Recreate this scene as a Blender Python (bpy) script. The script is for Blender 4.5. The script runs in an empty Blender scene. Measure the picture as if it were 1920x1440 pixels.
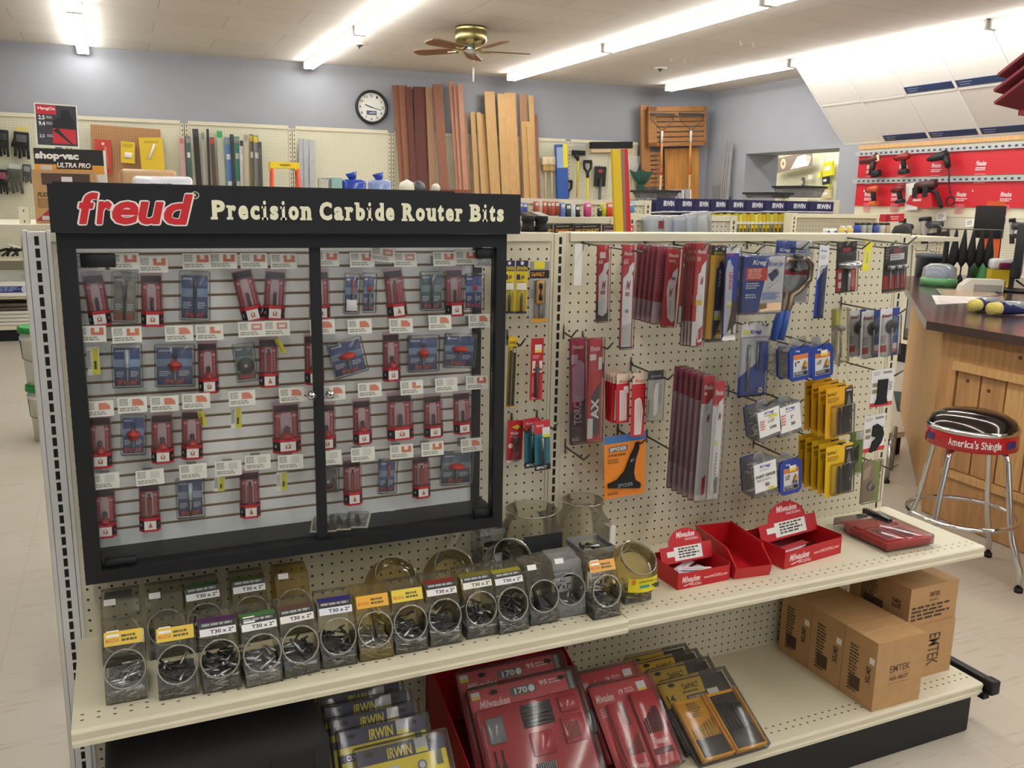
import bpy, bmesh, math, random
from mathutils import Matrix, Vector, Euler
random.seed(7)
I = 0.0254          # everything below is in inches; the builders convert to metres
ZF = 58.5           # z = 0 in the tables is the top slot of the aisle unit, 58.5 in above the floor
R_ = math.radians
SC = bpy.context.scene
COL = SC.collection
# ---------------------------------------------------------------- camera
FPX = 1641.37
CY, CP, CR = 0.42239, -0.20348, 0.01857
CAM = Vector((-1.0671 / I, -2.08247 / I, 0.09389 / I))
_d = Vector((math.sin(CY) * math.cos(CP), math.cos(CY) * math.cos(CP), math.sin(CP)))
_r = Vector((math.cos(CY), -math.sin(CY), 0)); _u = _r.cross(_d)
RT = math.cos(CR) * _r + math.sin(CR) * _u
UP = -math.sin(CR) * _r + math.cos(CR) * _u
cam = bpy.data.cameras.new('camera'); cam.sensor_width = 36; cam.lens = FPX / 1920 * 36
cam.clip_start = .05; cam.clip_end = 100
co = bpy.data.objects.new('camera', cam); COL.objects.link(co)
co.matrix_world = Matrix(((RT.x, UP.x, -_d.x, CAM.x * I), (RT.y, UP.y, -_d.y, CAM.y * I), (RT.z, UP.z, -_d.z, (CAM.z + ZF) * I), (0, 0, 0, 1)))
SC.camera = co

class PL:            # a vertical plane of the place: point, normal towards the aisle, right-hand direction
    def __init__(s, p, rz):
        s.p = Vector(p); s.rz = rz
        s.e = Vector((math.cos(rz), math.sin(rz), 0)); s.n = Vector((math.sin(rz), -math.cos(rz), 0))
    def off(s, d):
        return PL(s.p + s.n * d, s.rz)
def G(d=0): return PL((0, -d, 0), 0)
WB = PL((37.5, 357.5, 0), R_(-3))
def B(d=0): return WB.off(d)
def RW(d=0): return PL((270 - d, 0, 0), R_(-90))
def at(u, v, pl):
    r = RT * (u - 960) / FPX - UP * (v - 720) / FPX + _d
    if isinstance(pl, PL): t = (pl.p - CAM).dot(pl.n) / r.dot(pl.n)
    else: t = (pl - CAM.z) / r.z
    return CAM + r * t

# ---------------------------------------------------------------- materials
def lin(c):
    c /= 255
    return c / 12.92 if c <= .04045 else ((c + .055) / 1.055) ** 2.4
def hexc(h): return tuple(lin(int(h[i:i + 2], 16)) for i in (1, 3, 5)) + (1,)
MATS = {}
def newmat(name):
    m = bpy.data.materials.new(name); m.use_nodes = True
    nt = m.node_tree; nt.nodes.clear()
    out = nt.nodes.new('ShaderNodeOutputMaterial')
    return m, nt, out
def N(nt, t, **kw):
    n = nt.nodes.new(t)
    for k, v in kw.items():
        if k[0] == '_': n.inputs[int(k[1:])].default_value = v
        else: setattr(n, k, v)
    return n
def L(nt, a, b): nt.links.new(a, b)
def princ(name, col, rough=.5, metal=0, var=0, vscale=30, spec=.5, stretch=None, bump=0):
    m, nt, out = newmat(name)
    p = N(nt, 'ShaderNodeBsdfPrincipled')
    p.inputs['Base Color'].default_value = hexc(col); p.inputs['Roughness'].default_value = rough
    p.inputs['Metallic'].default_value = metal; p.inputs['Specular IOR Level'].default_value = spec
    if var or bump:
        tc = N(nt, 'ShaderNodeTexCoord'); mp = N(nt, 'ShaderNodeMapping')
        mp.inputs['Scale'].default_value = stretch or (1, 1, 1)
        nz = N(nt, 'ShaderNodeTexNoise'); nz.inputs['Scale'].default_value = vscale; nz.inputs['Detail'].default_value = 4
        L(nt, tc.outputs['Object'], mp.inputs[0]); L(nt, mp.outputs[0], nz.inputs['Vector'])
        if var:
            c = hexc(col)
            mx = N(nt, 'ShaderNodeMix', data_type='RGBA')
            mx.inputs[6].default_value = tuple(min(1, x * (1 - var)) for x in c[:3]) + (1,)
            mx.inputs[7].default_value = tuple(min(1, x * (1 + var)) for x in c[:3]) + (1,)
            mr = N(nt, 'ShaderNodeMapRange'); mr.inputs[1].default_value = .3; mr.inputs[2].default_value = .7
            L(nt, nz.outputs['Fac'], mr.inputs[0]); L(nt, mr.outputs[0], mx.inputs[0]); L(nt, mx.outputs[2], p.inputs['Base Color'])
        if bump:
            bp = N(nt, 'ShaderNodeBump'); bp.inputs['Strength'].default_value = bump; bp.inputs['Distance'].default_value = .01
            L(nt, nz.outputs['Fac'], bp.inputs['Height']); L(nt, bp.outputs[0], p.inputs['Normal'])
    L(nt, p.outputs[0], out.inputs[0]); MATS[name] = m
    return m
def clear(name, tint, haze=.05, hazecol='#ffffff', rough=.05, gl=1.0):
    m, nt, out = newmat(name)
    tr = N(nt, 'ShaderNodeBsdfTransparent'); tr.inputs[0].default_value = hexc(tint)
    g = N(nt, 'ShaderNodeBsdfGlossy'); g.inputs['Roughness'].default_value = rough
    df = N(nt, 'ShaderNodeBsdfDiffuse'); df.inputs[0].default_value = hexc(hazecol)
    a = N(nt, 'ShaderNodeMixShader'); a.inputs[0].default_value = haze
    b = N(nt, 'ShaderNodeMixShader')
    lw = N(nt, 'ShaderNodeFresnel'); lw.inputs[0].default_value = 1.45
    ml = N(nt, 'ShaderNodeMath', operation='MULTIPLY'); ml.inputs[1].default_value = gl; ml.use_clamp = True
    L(nt, lw.outputs[0], ml.inputs[0]); L(nt, ml.outputs[0], b.inputs[0])
    L(nt, tr.outputs[0], a.inputs[1]); L(nt, df.outputs[0], a.inputs[2])
    L(nt, a.outputs[0], b.inputs[1]); L(nt, g.outputs[0], b.inputs[2]); L(nt, b.outputs[0], out.inputs[0])
    MATS[name] = m
def emit(name, col, s):
    m, nt, out = newmat(name)
    e = N(nt, 'ShaderNodeEmission'); e.inputs[0].default_value = hexc(col); e.inputs[1].default_value = s
    L(nt, e.outputs[0], out.inputs[0]); MATS[name] = m
def math_(nt, op, a, b=None):
    n = N(nt, 'ShaderNodeMath', operation=op)
    for i, x in enumerate((a, b)):
        if x is None: continue
        if isinstance(x, (int, float)): n.inputs[i].default_value = x
        else: L(nt, x, n.inputs[i])
    return n.outputs[0]
def peg(name, col, ax='x', ay='z', ox=0, oy=0, pitch=1.0, rad=.135, band=None, rough=.45, hole='#17150f', px=None, oval=1):
    """painted hardboard or steel with a grid of drilled holes; band limits the rows to a range of the second axis"""
    m, nt, out = newmat(name)
    tc = N(nt, 'ShaderNodeTexCoord'); sp = N(nt, 'ShaderNodeSeparateXYZ'); L(nt, tc.outputs['Object'], sp.inputs[0])
    A = {'x': sp.outputs[0], 'y': sp.outputs[1], 'z': sp.outputs[2]}
    def cell(a, o, pt):
        s = math_(nt, 'MULTIPLY', a, 1 / I); s = math_(nt, 'ADD', s, -o + 1000 * pt + pt / 2)
        s = math_(nt, 'MODULO', s, pt); return math_(nt, 'ADD', s, -pt / 2)
    dx = cell(A[ax], ox, px or pitch); dy = cell(A[ay], oy, pitch)
    dx = math_(nt, 'MULTIPLY', dx, 1 / oval)
    d = math_(nt, 'SQRT', math_(nt, 'ADD', math_(nt, 'MULTIPLY', dx, dx), math_(nt, 'MULTIPLY', dy, dy)))
    k = math_(nt, 'LESS_THAN', d, rad)
    if band:
        s = math_(nt, 'MULTIPLY', A[ay], 1 / I)
        k = math_(nt, 'MULTIPLY', k, math_(nt, 'MULTIPLY', math_(nt, 'GREATER_THAN', s, band[0]), math_(nt, 'LESS_THAN', s, band[1])))
    nz = N(nt, 'ShaderNodeTexNoise'); nz.inputs['Scale'].default_value = 6; L(nt, tc.outputs['Object'], nz.inputs['Vector'])
    c = hexc(col); m0 = N(nt, 'ShaderNodeMix', data_type='RGBA')
    m0.inputs[6].default_value = tuple(x * .94 for x in c[:3]) + (1,); m0.inputs[7].default_value = c
    L(nt, nz.outputs['Fac'], m0.inputs[0])
    mx = N(nt, 'ShaderNodeMix', data_type='RGBA'); mx.inputs[7].default_value = hexc(hole)
    L(nt, k, mx.inputs[0]); L(nt, m0.outputs[2], mx.inputs[6])
    p = N(nt, 'ShaderNodeBsdfPrincipled'); p.inputs['Roughness'].default_value = rough
    L(nt, mx.outputs[2], p.inputs['Base Color']); L(nt, p.outputs[0], out.inputs[0]); MATS[name] = m
def MAT(n):
    if n not in MATS:
        if n[0] == '#':
            princ('print_' + n[1:].replace('/', '_'), n[:7], .42 if '/' not in n else {'m': .3, 'g': .15, 'r': .8, 'k': .35}[n[8]], 1 if n.endswith('/m') else 0)
            MATS[n] = MATS['print_' + n[1:].replace('/', '_')]
        else: raise KeyError(n)
    return MATS[n]

# ---------------------------------------------------------------- text
TX = {}
def textmesh(s, bold=0, shear=0):
    k = (s, bold, shear)
    if k in TX: return TX[k]
    cu = bpy.data.curves.new('t', 'FONT'); cu.body = s; cu.size = 1; cu.offset = bold; cu.shear = shear; cu.resolution_u = 3
    ob = bpy.data.objects.new('t', cu)
    me = ob.to_mesh()
    vs = [tuple(v.co) for v in me.vertices]; fs = [tuple(p.vertices) for p in me.polygons]
    ob.to_mesh_clear(); bpy.data.objects.remove(ob); bpy.data.curves.remove(cu)
    x0 = min(v[0] for v in vs); x1 = max(v[0] for v in vs); y0 = min(v[1] for v in vs); y1 = max(v[1] for v in vs)
    TX[k] = ([((v[0] - x0) / (x1 - x0), (v[1] - y0) / (y1 - y0)) for v in vs], fs, (x1 - x0) / (y1 - y0))
    return TX[k]

# ---------------------------------------------------------------- mesh builder
class MB:
    def __init__(s): s.V = []; s.F = []; s.M = []; s.S = []; s.mats = []; s.T = None
    def add(s, vs, fs, mat, smooth=False):
        b = len(s.V); T = s.T
        s.V.extend((tuple(T @ Vector(v)) if T else tuple(v)) for v in vs)
        if mat not in s.mats: s.mats.append(mat)
        k = s.mats.index(mat)
        for f in fs: s.F.append(tuple(i + b for i in f)); s.M.append(k); s.S.append(smooth)
        return s
    def box(s, x0, x1, y0, y1, z0, z1, mat):
        v = [(x, y, z) for x in (x0, x1) for y in (y0, y1) for z in (z0, z1)]
        return s.add(v, [(0, 1, 3, 2), (4, 6, 7, 5), (0, 4, 5, 1), (2, 3, 7, 6), (0, 2, 6, 4), (1, 5, 7, 3)], mat)
    def rbox(s, x0, x1, y0, y1, z0, z1, r, mat, seg=2):
        bm = bmesh.new(); bmesh.ops.create_cube(bm, size=1)
        for v in bm.verts: v.co = Vector(((x0 + x1) / 2 + v.co.x * (x1 - x0), (y0 + y1) / 2 + v.co.y * (y1 - y0), (z0 + z1) / 2 + v.co.z * (z1 - z0)))
        bmesh.ops.bevel(bm, geom=list(bm.edges), offset=r, segments=seg, affect='EDGES', profile=.5)
        bm.verts.index_update()
        s.add([v.co[:] for v in bm.verts], [[v.index for v in f.verts] for f in bm.faces], mat, True); bm.free(); return s
    def prism(s, pts, a, b, ax, mat, smooth=False):
        """extrude the 2-D outline from a to b along ax: 'x' takes (y,z), 'y' takes (x,z), 'z' takes (x,y)"""
        f = {'x': lambda p, t: (t, p[0], p[1]), 'y': lambda p, t: (p[0], t, p[1]), 'z': lambda p, t: (p[0], p[1], t)}[ax]
        n = len(pts); v = [f(p, a) for p in pts] + [f(p, b) for p in pts]
        s.add(v, [tuple(range(n)), tuple(range(2 * n - 1, n - 1, -1))], mat)
        return s.add(v, [(i, (i + 1) % n, n + (i + 1) % n, n + i) for i in range(n)], mat, smooth)
    def tube(s, pts, r, mat, n=8, cap=True):
        P = [Vector(p) for p in pts]; vs = []; fs = []; prev = None
        for i, p in enumerate(P):
            t = ((P[min(i + 1, len(P) - 1)] - p).normalized() + (p - P[max(i - 1, 0)]).normalized())
            if t.length < 1e-6: t = P[min(i + 1, len(P) - 1)] - P[max(i - 1, 0)]
            t.normalize()
            if prev is None: a = t.orthogonal().normalized()
            else:
                a = prev - t * prev.dot(t)
                a = a.normalized() if a.length > 1e-6 else t.orthogonal().normalized()
            prev = a; b = t.cross(a); rr = r[i] if isinstance(r, (list, tuple)) else r
            vs += [p + (a * math.cos(2 * math.pi * k / n) + b * math.sin(2 * math.pi * k / n)) * rr for k in range(n)]
        for i in range(len(P) - 1):
            fs += [(i * n + k, i * n + (k + 1) % n, (i + 1) * n + (k + 1) % n, (i + 1) * n + k) for k in range(n)]
        if cap: fs += [tuple(range(n - 1, -1, -1)), tuple(range(len(vs) - n, len(vs)))]
        return s.add(vs, fs, mat, True)
    def lathe(s, prof, mat, c=(0, 0, 0), n=24, ax='z', fn=None, smooth=True):
        vs = []; fs = []
        for r, z in prof:
            for k in range(n):
                a = 2 * math.pi * k / n; x, y = r * math.cos(a), r * math.sin(a)
                q = {'z': (x, y, z), 'y': (x, z, y), 'x': (z, x, y)}[ax]
                q = fn(q) if fn else q
                vs.append((q[0] + c[0], q[1] + c[1], q[2] + c[2]))
        for i in range(len(prof) - 1): fs += [(i * n + k, i * n + (k + 1) % n, (i + 1) * n + (k + 1) % n, (i + 1) * n + k) for k in range(n)]
        return s.add(vs, fs, mat, smooth)
    def text(s, t, x0, x1, z0, z1, y, mat, bold=.02, shear=0, fit=True, pl='xz', fat=0):
        if fat:
            for k in range(8): s.text(t, x0 + fat * (1 + math.cos(k * .7854)), x1 - fat * (1 - math.cos(k * .7854)), z0 + fat * (1 + math.sin(k * .7854)), z1 - fat * (1 - math.sin(k * .7854)), y - .0012 * k, mat, bold, shear, fit, pl)
            return s
        vs, fs, asp = textmesh(t, bold, shear)
        if not fit:
            w = min(x1 - x0, (z1 - z0) * asp); h = w / asp; cx = (x0 + x1) / 2; cz = (z0 + z1) / 2
            x0, x1, z0, z1 = cx - w / 2, cx + w / 2, cz - h / 2, cz + h / 2
        f = {'xz': lambda a, b: (a, y, b), 'xy': lambda a, b: (a, b, y), 'up': lambda a, b: (x0 + (x1 - x0) * (1 - (b - z0) / (z1 - z0)), y, z0 + (z1 - z0) * (a - x0) / (x1 - x0)),
             'dn': lambda a, b: (x0 + (x1 - x0) * ((b - z0) / (z1 - z0)), y, z1 - (z1 - z0) * (a - x0) / (x1 - x0))}[pl]
        return s.add([f(x0 + v[0] * (x1 - x0), z0 + v[1] * (z1 - z0)) for v in vs], fs, mat)
    def rect(s, x0, x1, z0, z1, y, mat): return s.add([(x0, y, z0), (x1, y, z0), (x1, y, z1), (x0, y, z1)], [(0, 1, 2, 3)], mat)
    def poly(s, pts, y, mat): return s.add([(p[0], y, p[1]) for p in pts], [tuple(range(len(pts)))], mat)
    def disc(s, x, z, r, y, mat, n=20, rz=None): return s.poly([(x + r * math.cos(2 * math.pi * k / n), z + (rz or r) * math.sin(2 * math.pi * k / n)) for k in range(n)], y, mat)
    def lines(s, x0, x1, z1, z0, n, y, mat, seed=0):
        rr = random.Random(seed + n)
        p = (z1 - z0) / n
        for i in range(n):
            x = x0
            e = x1 - (x1 - x0) * rr.random() * .3
            while x < e:
                w = (x1 - x0) * (.08 + rr.random() * .2); s.rect(x, min(x + w, e), z1 - p * i - p * .6, z1 - p * i, y, mat); x += w + (x1 - x0) * .035
        return s
    def pr(s, w, h, items, y0=-.04, x0=None, z1=0, dy=.012):
        """print a layout on a card face: fractions of w from the left and of h from the top"""
        x0 = -w / 2 if x0 is None else x0
        X = lambda a: x0 + a * w
        Z = lambda b: z1 - b * h
        y = y0
        for it in items:
            k = it[0]; y -= dy
            if k == 'r': s.rect(X(it[1]), X(it[3]), Z(it[4]), Z(it[2]), y, it[5])
            elif k == 'p': s.poly([(X(a), Z(b)) for a, b in it[1]], y, it[2])
            elif k == 'c': s.disc(X(it[1]), Z(it[2]), it[3] * w, y, it[4])
            elif k == 't': s.text(it[1], X(it[2]), X(it[4]), Z(it[5]), Z(it[3]), y, it[6], *(it[7:]))
            elif k == 'l': s.lines(X(it[1]), X(it[3]), Z(it[2]), Z(it[4]), it[5], y, it[6])
        return s
    def build(s, name, parent=None, loc=(0, 0, 0), rot=(0, 0, 0)):
        me = bpy.data.meshes.new(name)
        me.from_pydata([(x * I, y * I, z * I) for x, y, z in s.V], [], s.F)
        for m in s.mats: me.materials.append(MAT(m))
        me.polygons.foreach_set('material_index', s.M); me.polygons.foreach_set('use_smooth', s.S)
        me.update()
        o = bpy.data.objects.new(name, me); COL.objects.link(o)
        place(o, loc, rot, parent)
        return o
def place(o, loc, rot=(0, 0, 0), parent=None):
    if parent: o.parent = parent; o.location = (loc[0] * I, loc[1] * I, loc[2] * I)
    else: o.location = (loc[0] * I, loc[1] * I, (loc[2] + ZF) * I)
    o.rotation_euler = rot
def tag(o, label=None, cat=None, group=None, kind=None):
    if label: o['label'] = label
    if cat: o['category'] = cat
    if group: o['group'] = group
    if kind: o['kind'] = kind
    return o
def thing(name, label, cat, loc, rot=(0, 0, 0), group=None):
    o = bpy.data.objects.new(name, None); COL.objects.link(o); o.empty_display_size = .02
    place(o, loc, rot); return tag(o, label, cat, group)
def dup(root, loc=None, label=None, rot=None, scale=None, shift=None):
    r = root.copy(); COL.objects.link(r)
    if loc is not None: place(r, loc, rot if rot is not None else root.rotation_euler)
    if shift is not None: r.location = root.location + Vector(shift) * I
    if rot is not None: r.rotation_euler = rot
    if scale is not None: r.scale = scale
    if label: r['label'] = label
    for ch in list(root.children):
        c = ch.copy(); COL.objects.link(c); c.parent = r
        for g in list(ch.children):
            d = g.copy(); COL.objects.link(d); d.parent = c
    return r
def struct(m, name, loc=(0, 0, 0), rot=(0, 0, 0), parent=None):
    return tag(m.build(name, parent, loc, rot), kind='structure')
def hangpos(tb, pl):
    """top pixel, bottom pixel and pixel width of a hanging thing -> location, rotation, width, height on the plane"""
    ut, vt, ub, vb, w = tb
    T = at(ut, vt, pl); Bm = at(ub, vb, pl)
    um, vm = (ut + ub) / 2, (vt + vb) / 2
    W = abs((at(um + w / 2, vm, pl) - at(um - w / 2, vm, pl)).dot(pl.e))
    dv = Bm - T
    a = math.atan2(dv.dot(pl.e), -dv.z)
    return T, (0, -a, pl.rz), W, dv.length

# ---------------------------------------------------------------- named materials
CREAM = '#d9d2b9'
princ('cream', CREAM, .42, var=.03, vscale=8)
princ('cream_w', '#e3e3e0', .42, var=.03, vscale=8)
princ('black_metal', '#121418', .5, var=.06, vscale=60, spec=.35)
princ('black', '#121212', .55)
princ('black_gloss', '#0e0e10', .2)
princ('black_soft', '#161616', .85)
princ('steel', '#a6a7a9', .28, .85)
princ('wire', '#77756c', .38, 1)
princ('chrome', '#d6d6d6', .07, 1)
princ('brass', '#a39767', .28, 1)
princ('dark_metal', '#4f4f51', .34, .6)
princ('silver', '#c6c7ca', .3, .75)
princ('galv', '#b2b4b8', .4, .35, var=.1, vscale=40)
princ('white', '#e9e7e1', .5)
princ('paper', '#eceae3', .7)
princ('slat_white', '#f4f4f3', .45)
princ('groove', '#7d6650', .7)
princ('red_plastic', '#b81a22', .33)
princ('red_card', '#b5121f', .45)
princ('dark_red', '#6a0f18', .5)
princ('blue_plastic', '#1f3d92', .35)
princ('cardboard', '#b08a5e', .8, var=.06, vscale=25)
princ('cardboard_ink', '#5a4330', .8)
princ('navy', '#14154a', .5)
clear('glass', '#fdfefd', .006, '#dfe4e4', .02, .22)
clear('blister', '#f8f8f6', .03, '#f4f2f0', .1, .8)
clear('blister_p', '#f3e6e9', .07, '#d9b4bc', .1, .9)
clear('jar', '#f3f1e8', .06, '#d8d3c0', .06, .75)
clear('jar_rim', '#e4e2da', .3, '#e6e4da', .12, 1.4)
clear('jar_y', '#e9dcae', .15, '#c9b684', .06, .75)
clear('jar_w', '#f4f4f4', .2, '#e6e8e8', .15, .9)
clear('bag', '#eef1f4', .35, '#e8edf2', .12, 1.6)
clear('amber', '#e8b860', .2, '#b07a20', .1, 1.2)
# ================================================================ the room
ZC = 67.0
m, nt, out = newmat('vinyl floor')
tc = N(nt, 'ShaderNodeTexCoord'); mp = N(nt, 'ShaderNodeMapping'); L(nt, tc.outputs['Object'], mp.inputs[0])
br = N(nt, 'ShaderNodeTexBrick'); br.offset = 0; br.inputs['Scale'].default_value = 1 / (12 * I)
br.inputs['Brick Width'].default_value = 1; br.inputs['Row Height'].default_value = 1; br.inputs['Mortar Size'].default_value = .004
br.inputs[1].default_value = hexc('#c4bcae'); br.inputs[2].default_value = hexc('#bfb6a7'); br.inputs[3].default_value = hexc('#ada394')
L(nt, mp.outputs[0], br.inputs[0])
mp2 = N(nt, 'ShaderNodeMapping'); mp2.inputs['Scale'].default_value = (1, 9, 1); L(nt, tc.outputs['Object'], mp2.inputs[0])
nz = N(nt, 'ShaderNodeTexNoise'); nz.inputs['Scale'].default_value = 5; nz.inputs['Detail'].default_value = 6; L(nt, mp2.outputs[0], nz.inputs['Vector'])
mr = N(nt, 'ShaderNodeMapRange'); mr.inputs[1].default_value = .58; mr.inputs[2].default_value = .74; mr.inputs[3].default_value = 0; mr.inputs[4].default_value = .55
L(nt, nz.outputs['Fac'], mr.inputs[0])
mx = N(nt, 'ShaderNodeMix', data_type='RGBA'); mx.inputs[7].default_value = hexc('#94866f'); L(nt, mr.outputs[0], mx.inputs[0]); L(nt, br.outputs[0], mx.inputs[6])
p = N(nt, 'ShaderNodeBsdfPrincipled'); p.inputs['Roughness'].default_value = .33; L(nt, mx.outputs[2], p.inputs['Base Color']); L(nt, p.outputs[0], out.inputs[0]); MATS['floor'] = m

m, nt, out = newmat('ceiling board')
tc = N(nt, 'ShaderNodeTexCoord'); br = N(nt, 'ShaderNodeTexBrick'); br.offset = .5; br.inputs['Scale'].default_value = 1 / I
br.inputs['Brick Width'].default_value = 48; br.inputs['Row Height'].default_value = 24; br.inputs['Mortar Size'].default_value = .22
br.inputs[1].default_value = hexc('#d3cdc4'); br.inputs[2].default_value = hexc('#cdc7be'); br.inputs[3].default_value = hexc('#b9b2a8')
L(nt, tc.outputs['Object'], br.inputs[0])
nz = N(nt, 'ShaderNodeTexNoise'); nz.inputs['Scale'].default_value = 1.1; nz.inputs['Detail'].default_value = 5; L(nt, tc.outputs['Object'], nz.inputs['Vector'])
mx = N(nt, 'ShaderNodeMix', data_type='RGBA', blend_type='MULTIPLY'); mx.inputs[0].default_value = .25; L(nt, br.outputs[0], mx.inputs[6]); L(nt, nz.outputs['Color'], mx.inputs[7])
p = N(nt, 'ShaderNodeBsdfPrincipled'); p.inputs['Roughness'].default_value = .9; L(nt, br.outputs[0], p.inputs['Base Color']); L(nt, p.outputs[0], out.inputs[0]); MATS['ceiling'] = m
princ('wall_grey', '#989ba2', .75, var=.02, vscale=3, bump=.03)
princ('wall_cream', '#dcd8b4', .7)
princ('tile_white', '#e6e3de', .9, var=.05, vscale=220, bump=.25)
princ('tile_rough', '#d8d2ca', .95, var=.13, vscale=300, bump=.5)
princ('tile_blue', '#22365e', .6)
princ('tbar', '#e9e7e3', .5)
princ('pine', '#c49a64', .5, var=.16, vscale=14, stretch=(6, 6, .7))
princ('oak', '#9c6c3c', .55, var=.2, vscale=12, stretch=(1, 7, 7))
princ('fan_wood', '#7a563c', .5, var=.12)
princ('board_red', '#86553f', .6, var=.18, vscale=10, stretch=(9, 9, .8))
princ('board_dark', '#5e3026', .6, var=.18, vscale=10, stretch=(9, 9, .8))
princ('board_tan', '#b8935f', .6, var=.14, vscale=10, stretch=(9, 9, .8))
princ('board_pink', '#b07e66', .55, var=.14, vscale=10, stretch=(9, 9, .8))
princ('board_brown', '#947051', .6, var=.18, vscale=10, stretch=(9, 9, .8))
emit('tube', '#fffdf9', 26)
emit('pane_day', '#e8f0ff', 1.2)

X0, X1, Y0 = -210, 272, -290
def bwp(s_, d=0, z=0):       # point on the back wall run: s along it, d out from it
    q = WB.p + WB.e * s_ + WB.n * d
    return Vector((q.x, q.y, z))
struct(MB().box(X0, 420, Y0, 540, -4, 0, 'floor'), 'floor', (0, 0, -ZF))
struct(MB().box(X0, 420, Y0, 540, 0, 4, 'ceiling'), 'ceiling', (0, 0, ZC))
H = ZC + ZF
struct(MB().box(-260, 236, 0, 6, 0, H, 'wall_grey'), 'wall_back', (37.5, 357.5, -ZF), (0, 0, R_(-3)))
struct(MB().box(-6, 0, Y0, 400, 0, H, 'wall_grey'), 'wall_left', (X0, 0, -ZF))
fw = MB(); fw.box(X0, 272, -6, 0, 0, 24, 'wall_grey'); fw.box(X0, 272, -6, 0, 96, H, 'wall_grey')
for a, b in ((X0, -150), (-30, 0), (120, 272)): fw.box(a, b, -6, 0, 24, 96, 'wall_grey')
struct(fw, 'wall_front', (0, Y0, -ZF))
for i, (a, b) in enumerate(((-150, -30), (0, 120))):
    w = MB().box(a, b, -4, -3, 24, 96, 'pane_day')
    o = struct(w, 'window_%d' % (i + 1), (0, Y0, -ZF))
    fr = MB()
    for x in (a, (a + b) / 2 - 1, b - 2): fr.box(x, x + 2, -3, 1, 24, 96, 'white')
    for z in (24, 94): fr.box(a, b, -3, 1, z, z + 2, 'white')
    struct(fr, 'window_frame', parent=o)
# right wall with the pass-through opening
oy0, oy1, oz1 = 243, 311, ZF + 32
rw = MB(); rw.box(0, 7, oy1, 348, 0, H, 'wall_grey'); rw.box(0, 7, oy0, oy1, oz1, H, 'wall_grey'); rw.box(0, 7, Y0, oy0, 0, H, 'wall_grey')
struct(rw, 'wall_right', (270, 0, -ZF))
jm = MB(); jm.box(7, 22, oy1, oy1 + 4, 0, H, 'wall_grey'); jm.box(7, 22, oy0, oy1, oz1, oz1 + 4, 'wall_grey')
struct(jm, 'trim_1', (270, 0, -ZF))
struct(MB().box(0, 6, 150, 536, 0, H, 'wall_cream').box(-180, 0, 530, 536, 0, H, 'wall_cream'), 'wall_far', (410, 0, -ZF))
# sloped soffit with sample ceiling tiles
sl = math.atan2(-33, 32.5); ln = math.hypot(33, 32.5)
sf = thing('tile_sample_board', 'sloping grid of white sample ceiling tiles between the ceiling and the red tool display', 'ceiling tile display', (237.5, 240, 65.8), (0, -sl - R_(0), 0))
# local x runs down the slope, local -y runs along the wall towards the front
MZ = Matrix.Scale(-1, 4, (0, 0, 1))
fr = MB(); fr.T = MZ; fr.box(0, ln, -192, 0, -1.5, -.6, 'white')
for k in range(9): fr.box(0, ln, -192 + k * 24 - .5, -192 + k * 24 + .5, -.6, .15, 'tbar')
for x in (0, ln / 2 - .5, ln - 1): fr.box(x, x + 1, -192, 0, -.6, .15, 'tbar')
fr.build('grid_frame', sf)
k = 0
for c in range(8):
    for r in range(2):
        x0 = .8 + r * ln / 2; x1 = x0 + ln / 2 - 1.6; y1 = -c * 24 - .6; y0 = y1 - 22.8
        strip = (r == 0 and c in (2, 3, 5)) or (r == 1 and c in (1, 2, 3, 5, 6))
        t = MB(); t.T = MZ; t.box(x0, x1, y0, y1, -.6, -.05 + .1 * ((c + r) % 2), 'tile_rough' if (c * 2 + r) in (7, 11, 10) else 'tile_white')
        if strip:
            t.box(x1 - 3.2, x1 - .2, y0 + .3, y1 - .3, -.3, .2, 'tile_blue')
            for q in range(2): t.box(x1 - 2.4 + q * 1.1, x1 - 2.1 + q * 1.1, y1 - 7 + q, y1 - 1.5, .2, .22, '#8f9ab0')
        t.build('ceiling_tile', sf)
# fluorescent strips, four rows; each strip is 96 in long
def fixture(x, y1, lab):
    o = thing('fluorescent_strip_light', lab, 'ceiling light', (x, y1, ZC), (0, 0, 0), 'fluorescent strip lights on the ceiling')
    h = MB(); h.prism([(-2.6, 0), (2.6, 0), (2.0, -1.6), (-2.0, -1.6)], -95, -.4, 'y', 'white'); h.build('housing', o)
    for sx in (-1.5, 1.5):
        MB().tube([(sx, -94.4, -2.7), (sx, -1, -2.7)], .75, 'tube', 8).build('fluorescent_tube', o)
    for y in (-95.2, -.9): MB().box(-2.4, 2.4, y, y + .7, -3.4, -.2, 'white').build('end_cap', o)
    return o
rows = [(-50, 360, 'far left row'), (45.5, 352, 'row left of the ceiling fan'), (143, 338, 'row right of the ceiling fan'), (231, 330, 'row along the sloping tiles')]
f0 = None
names = ['end strip by the back wall', 'second strip from the back wall', 'third strip from the back wall', 'fourth strip from the back wall', 'fifth strip from the back wall', 'sixth strip from the back wall']
for x, y, n in rows:
    for k in range(6):
        lab = 'white two-tube fluorescent strip, %s, %s' % (n, names[k])
        if f0 is None: f0 = fixture(x, y, lab)
        else: dup(f0, (x, y - k * 96.5, ZC), lab)
lo = dup(f0, (345, 330, ZC), 'added fill light, white two-tube strip unseen in the back room beyond the opening'); [dup(f0, (x, y, ZC), 'added fill light, white two-tube strip unseen in the back room, %s row' % n) for x, y, n in ((375, 360, 'third'), (375, 470, 'fourth'), (318, 420, 'fifth'))]; lo2 = dup(f0, (345, 430, ZC), 'added fill light, white two-tube strip unseen farther back beyond the wall opening')  # unseen strips, added to brighten the room beyond the opening
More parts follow.
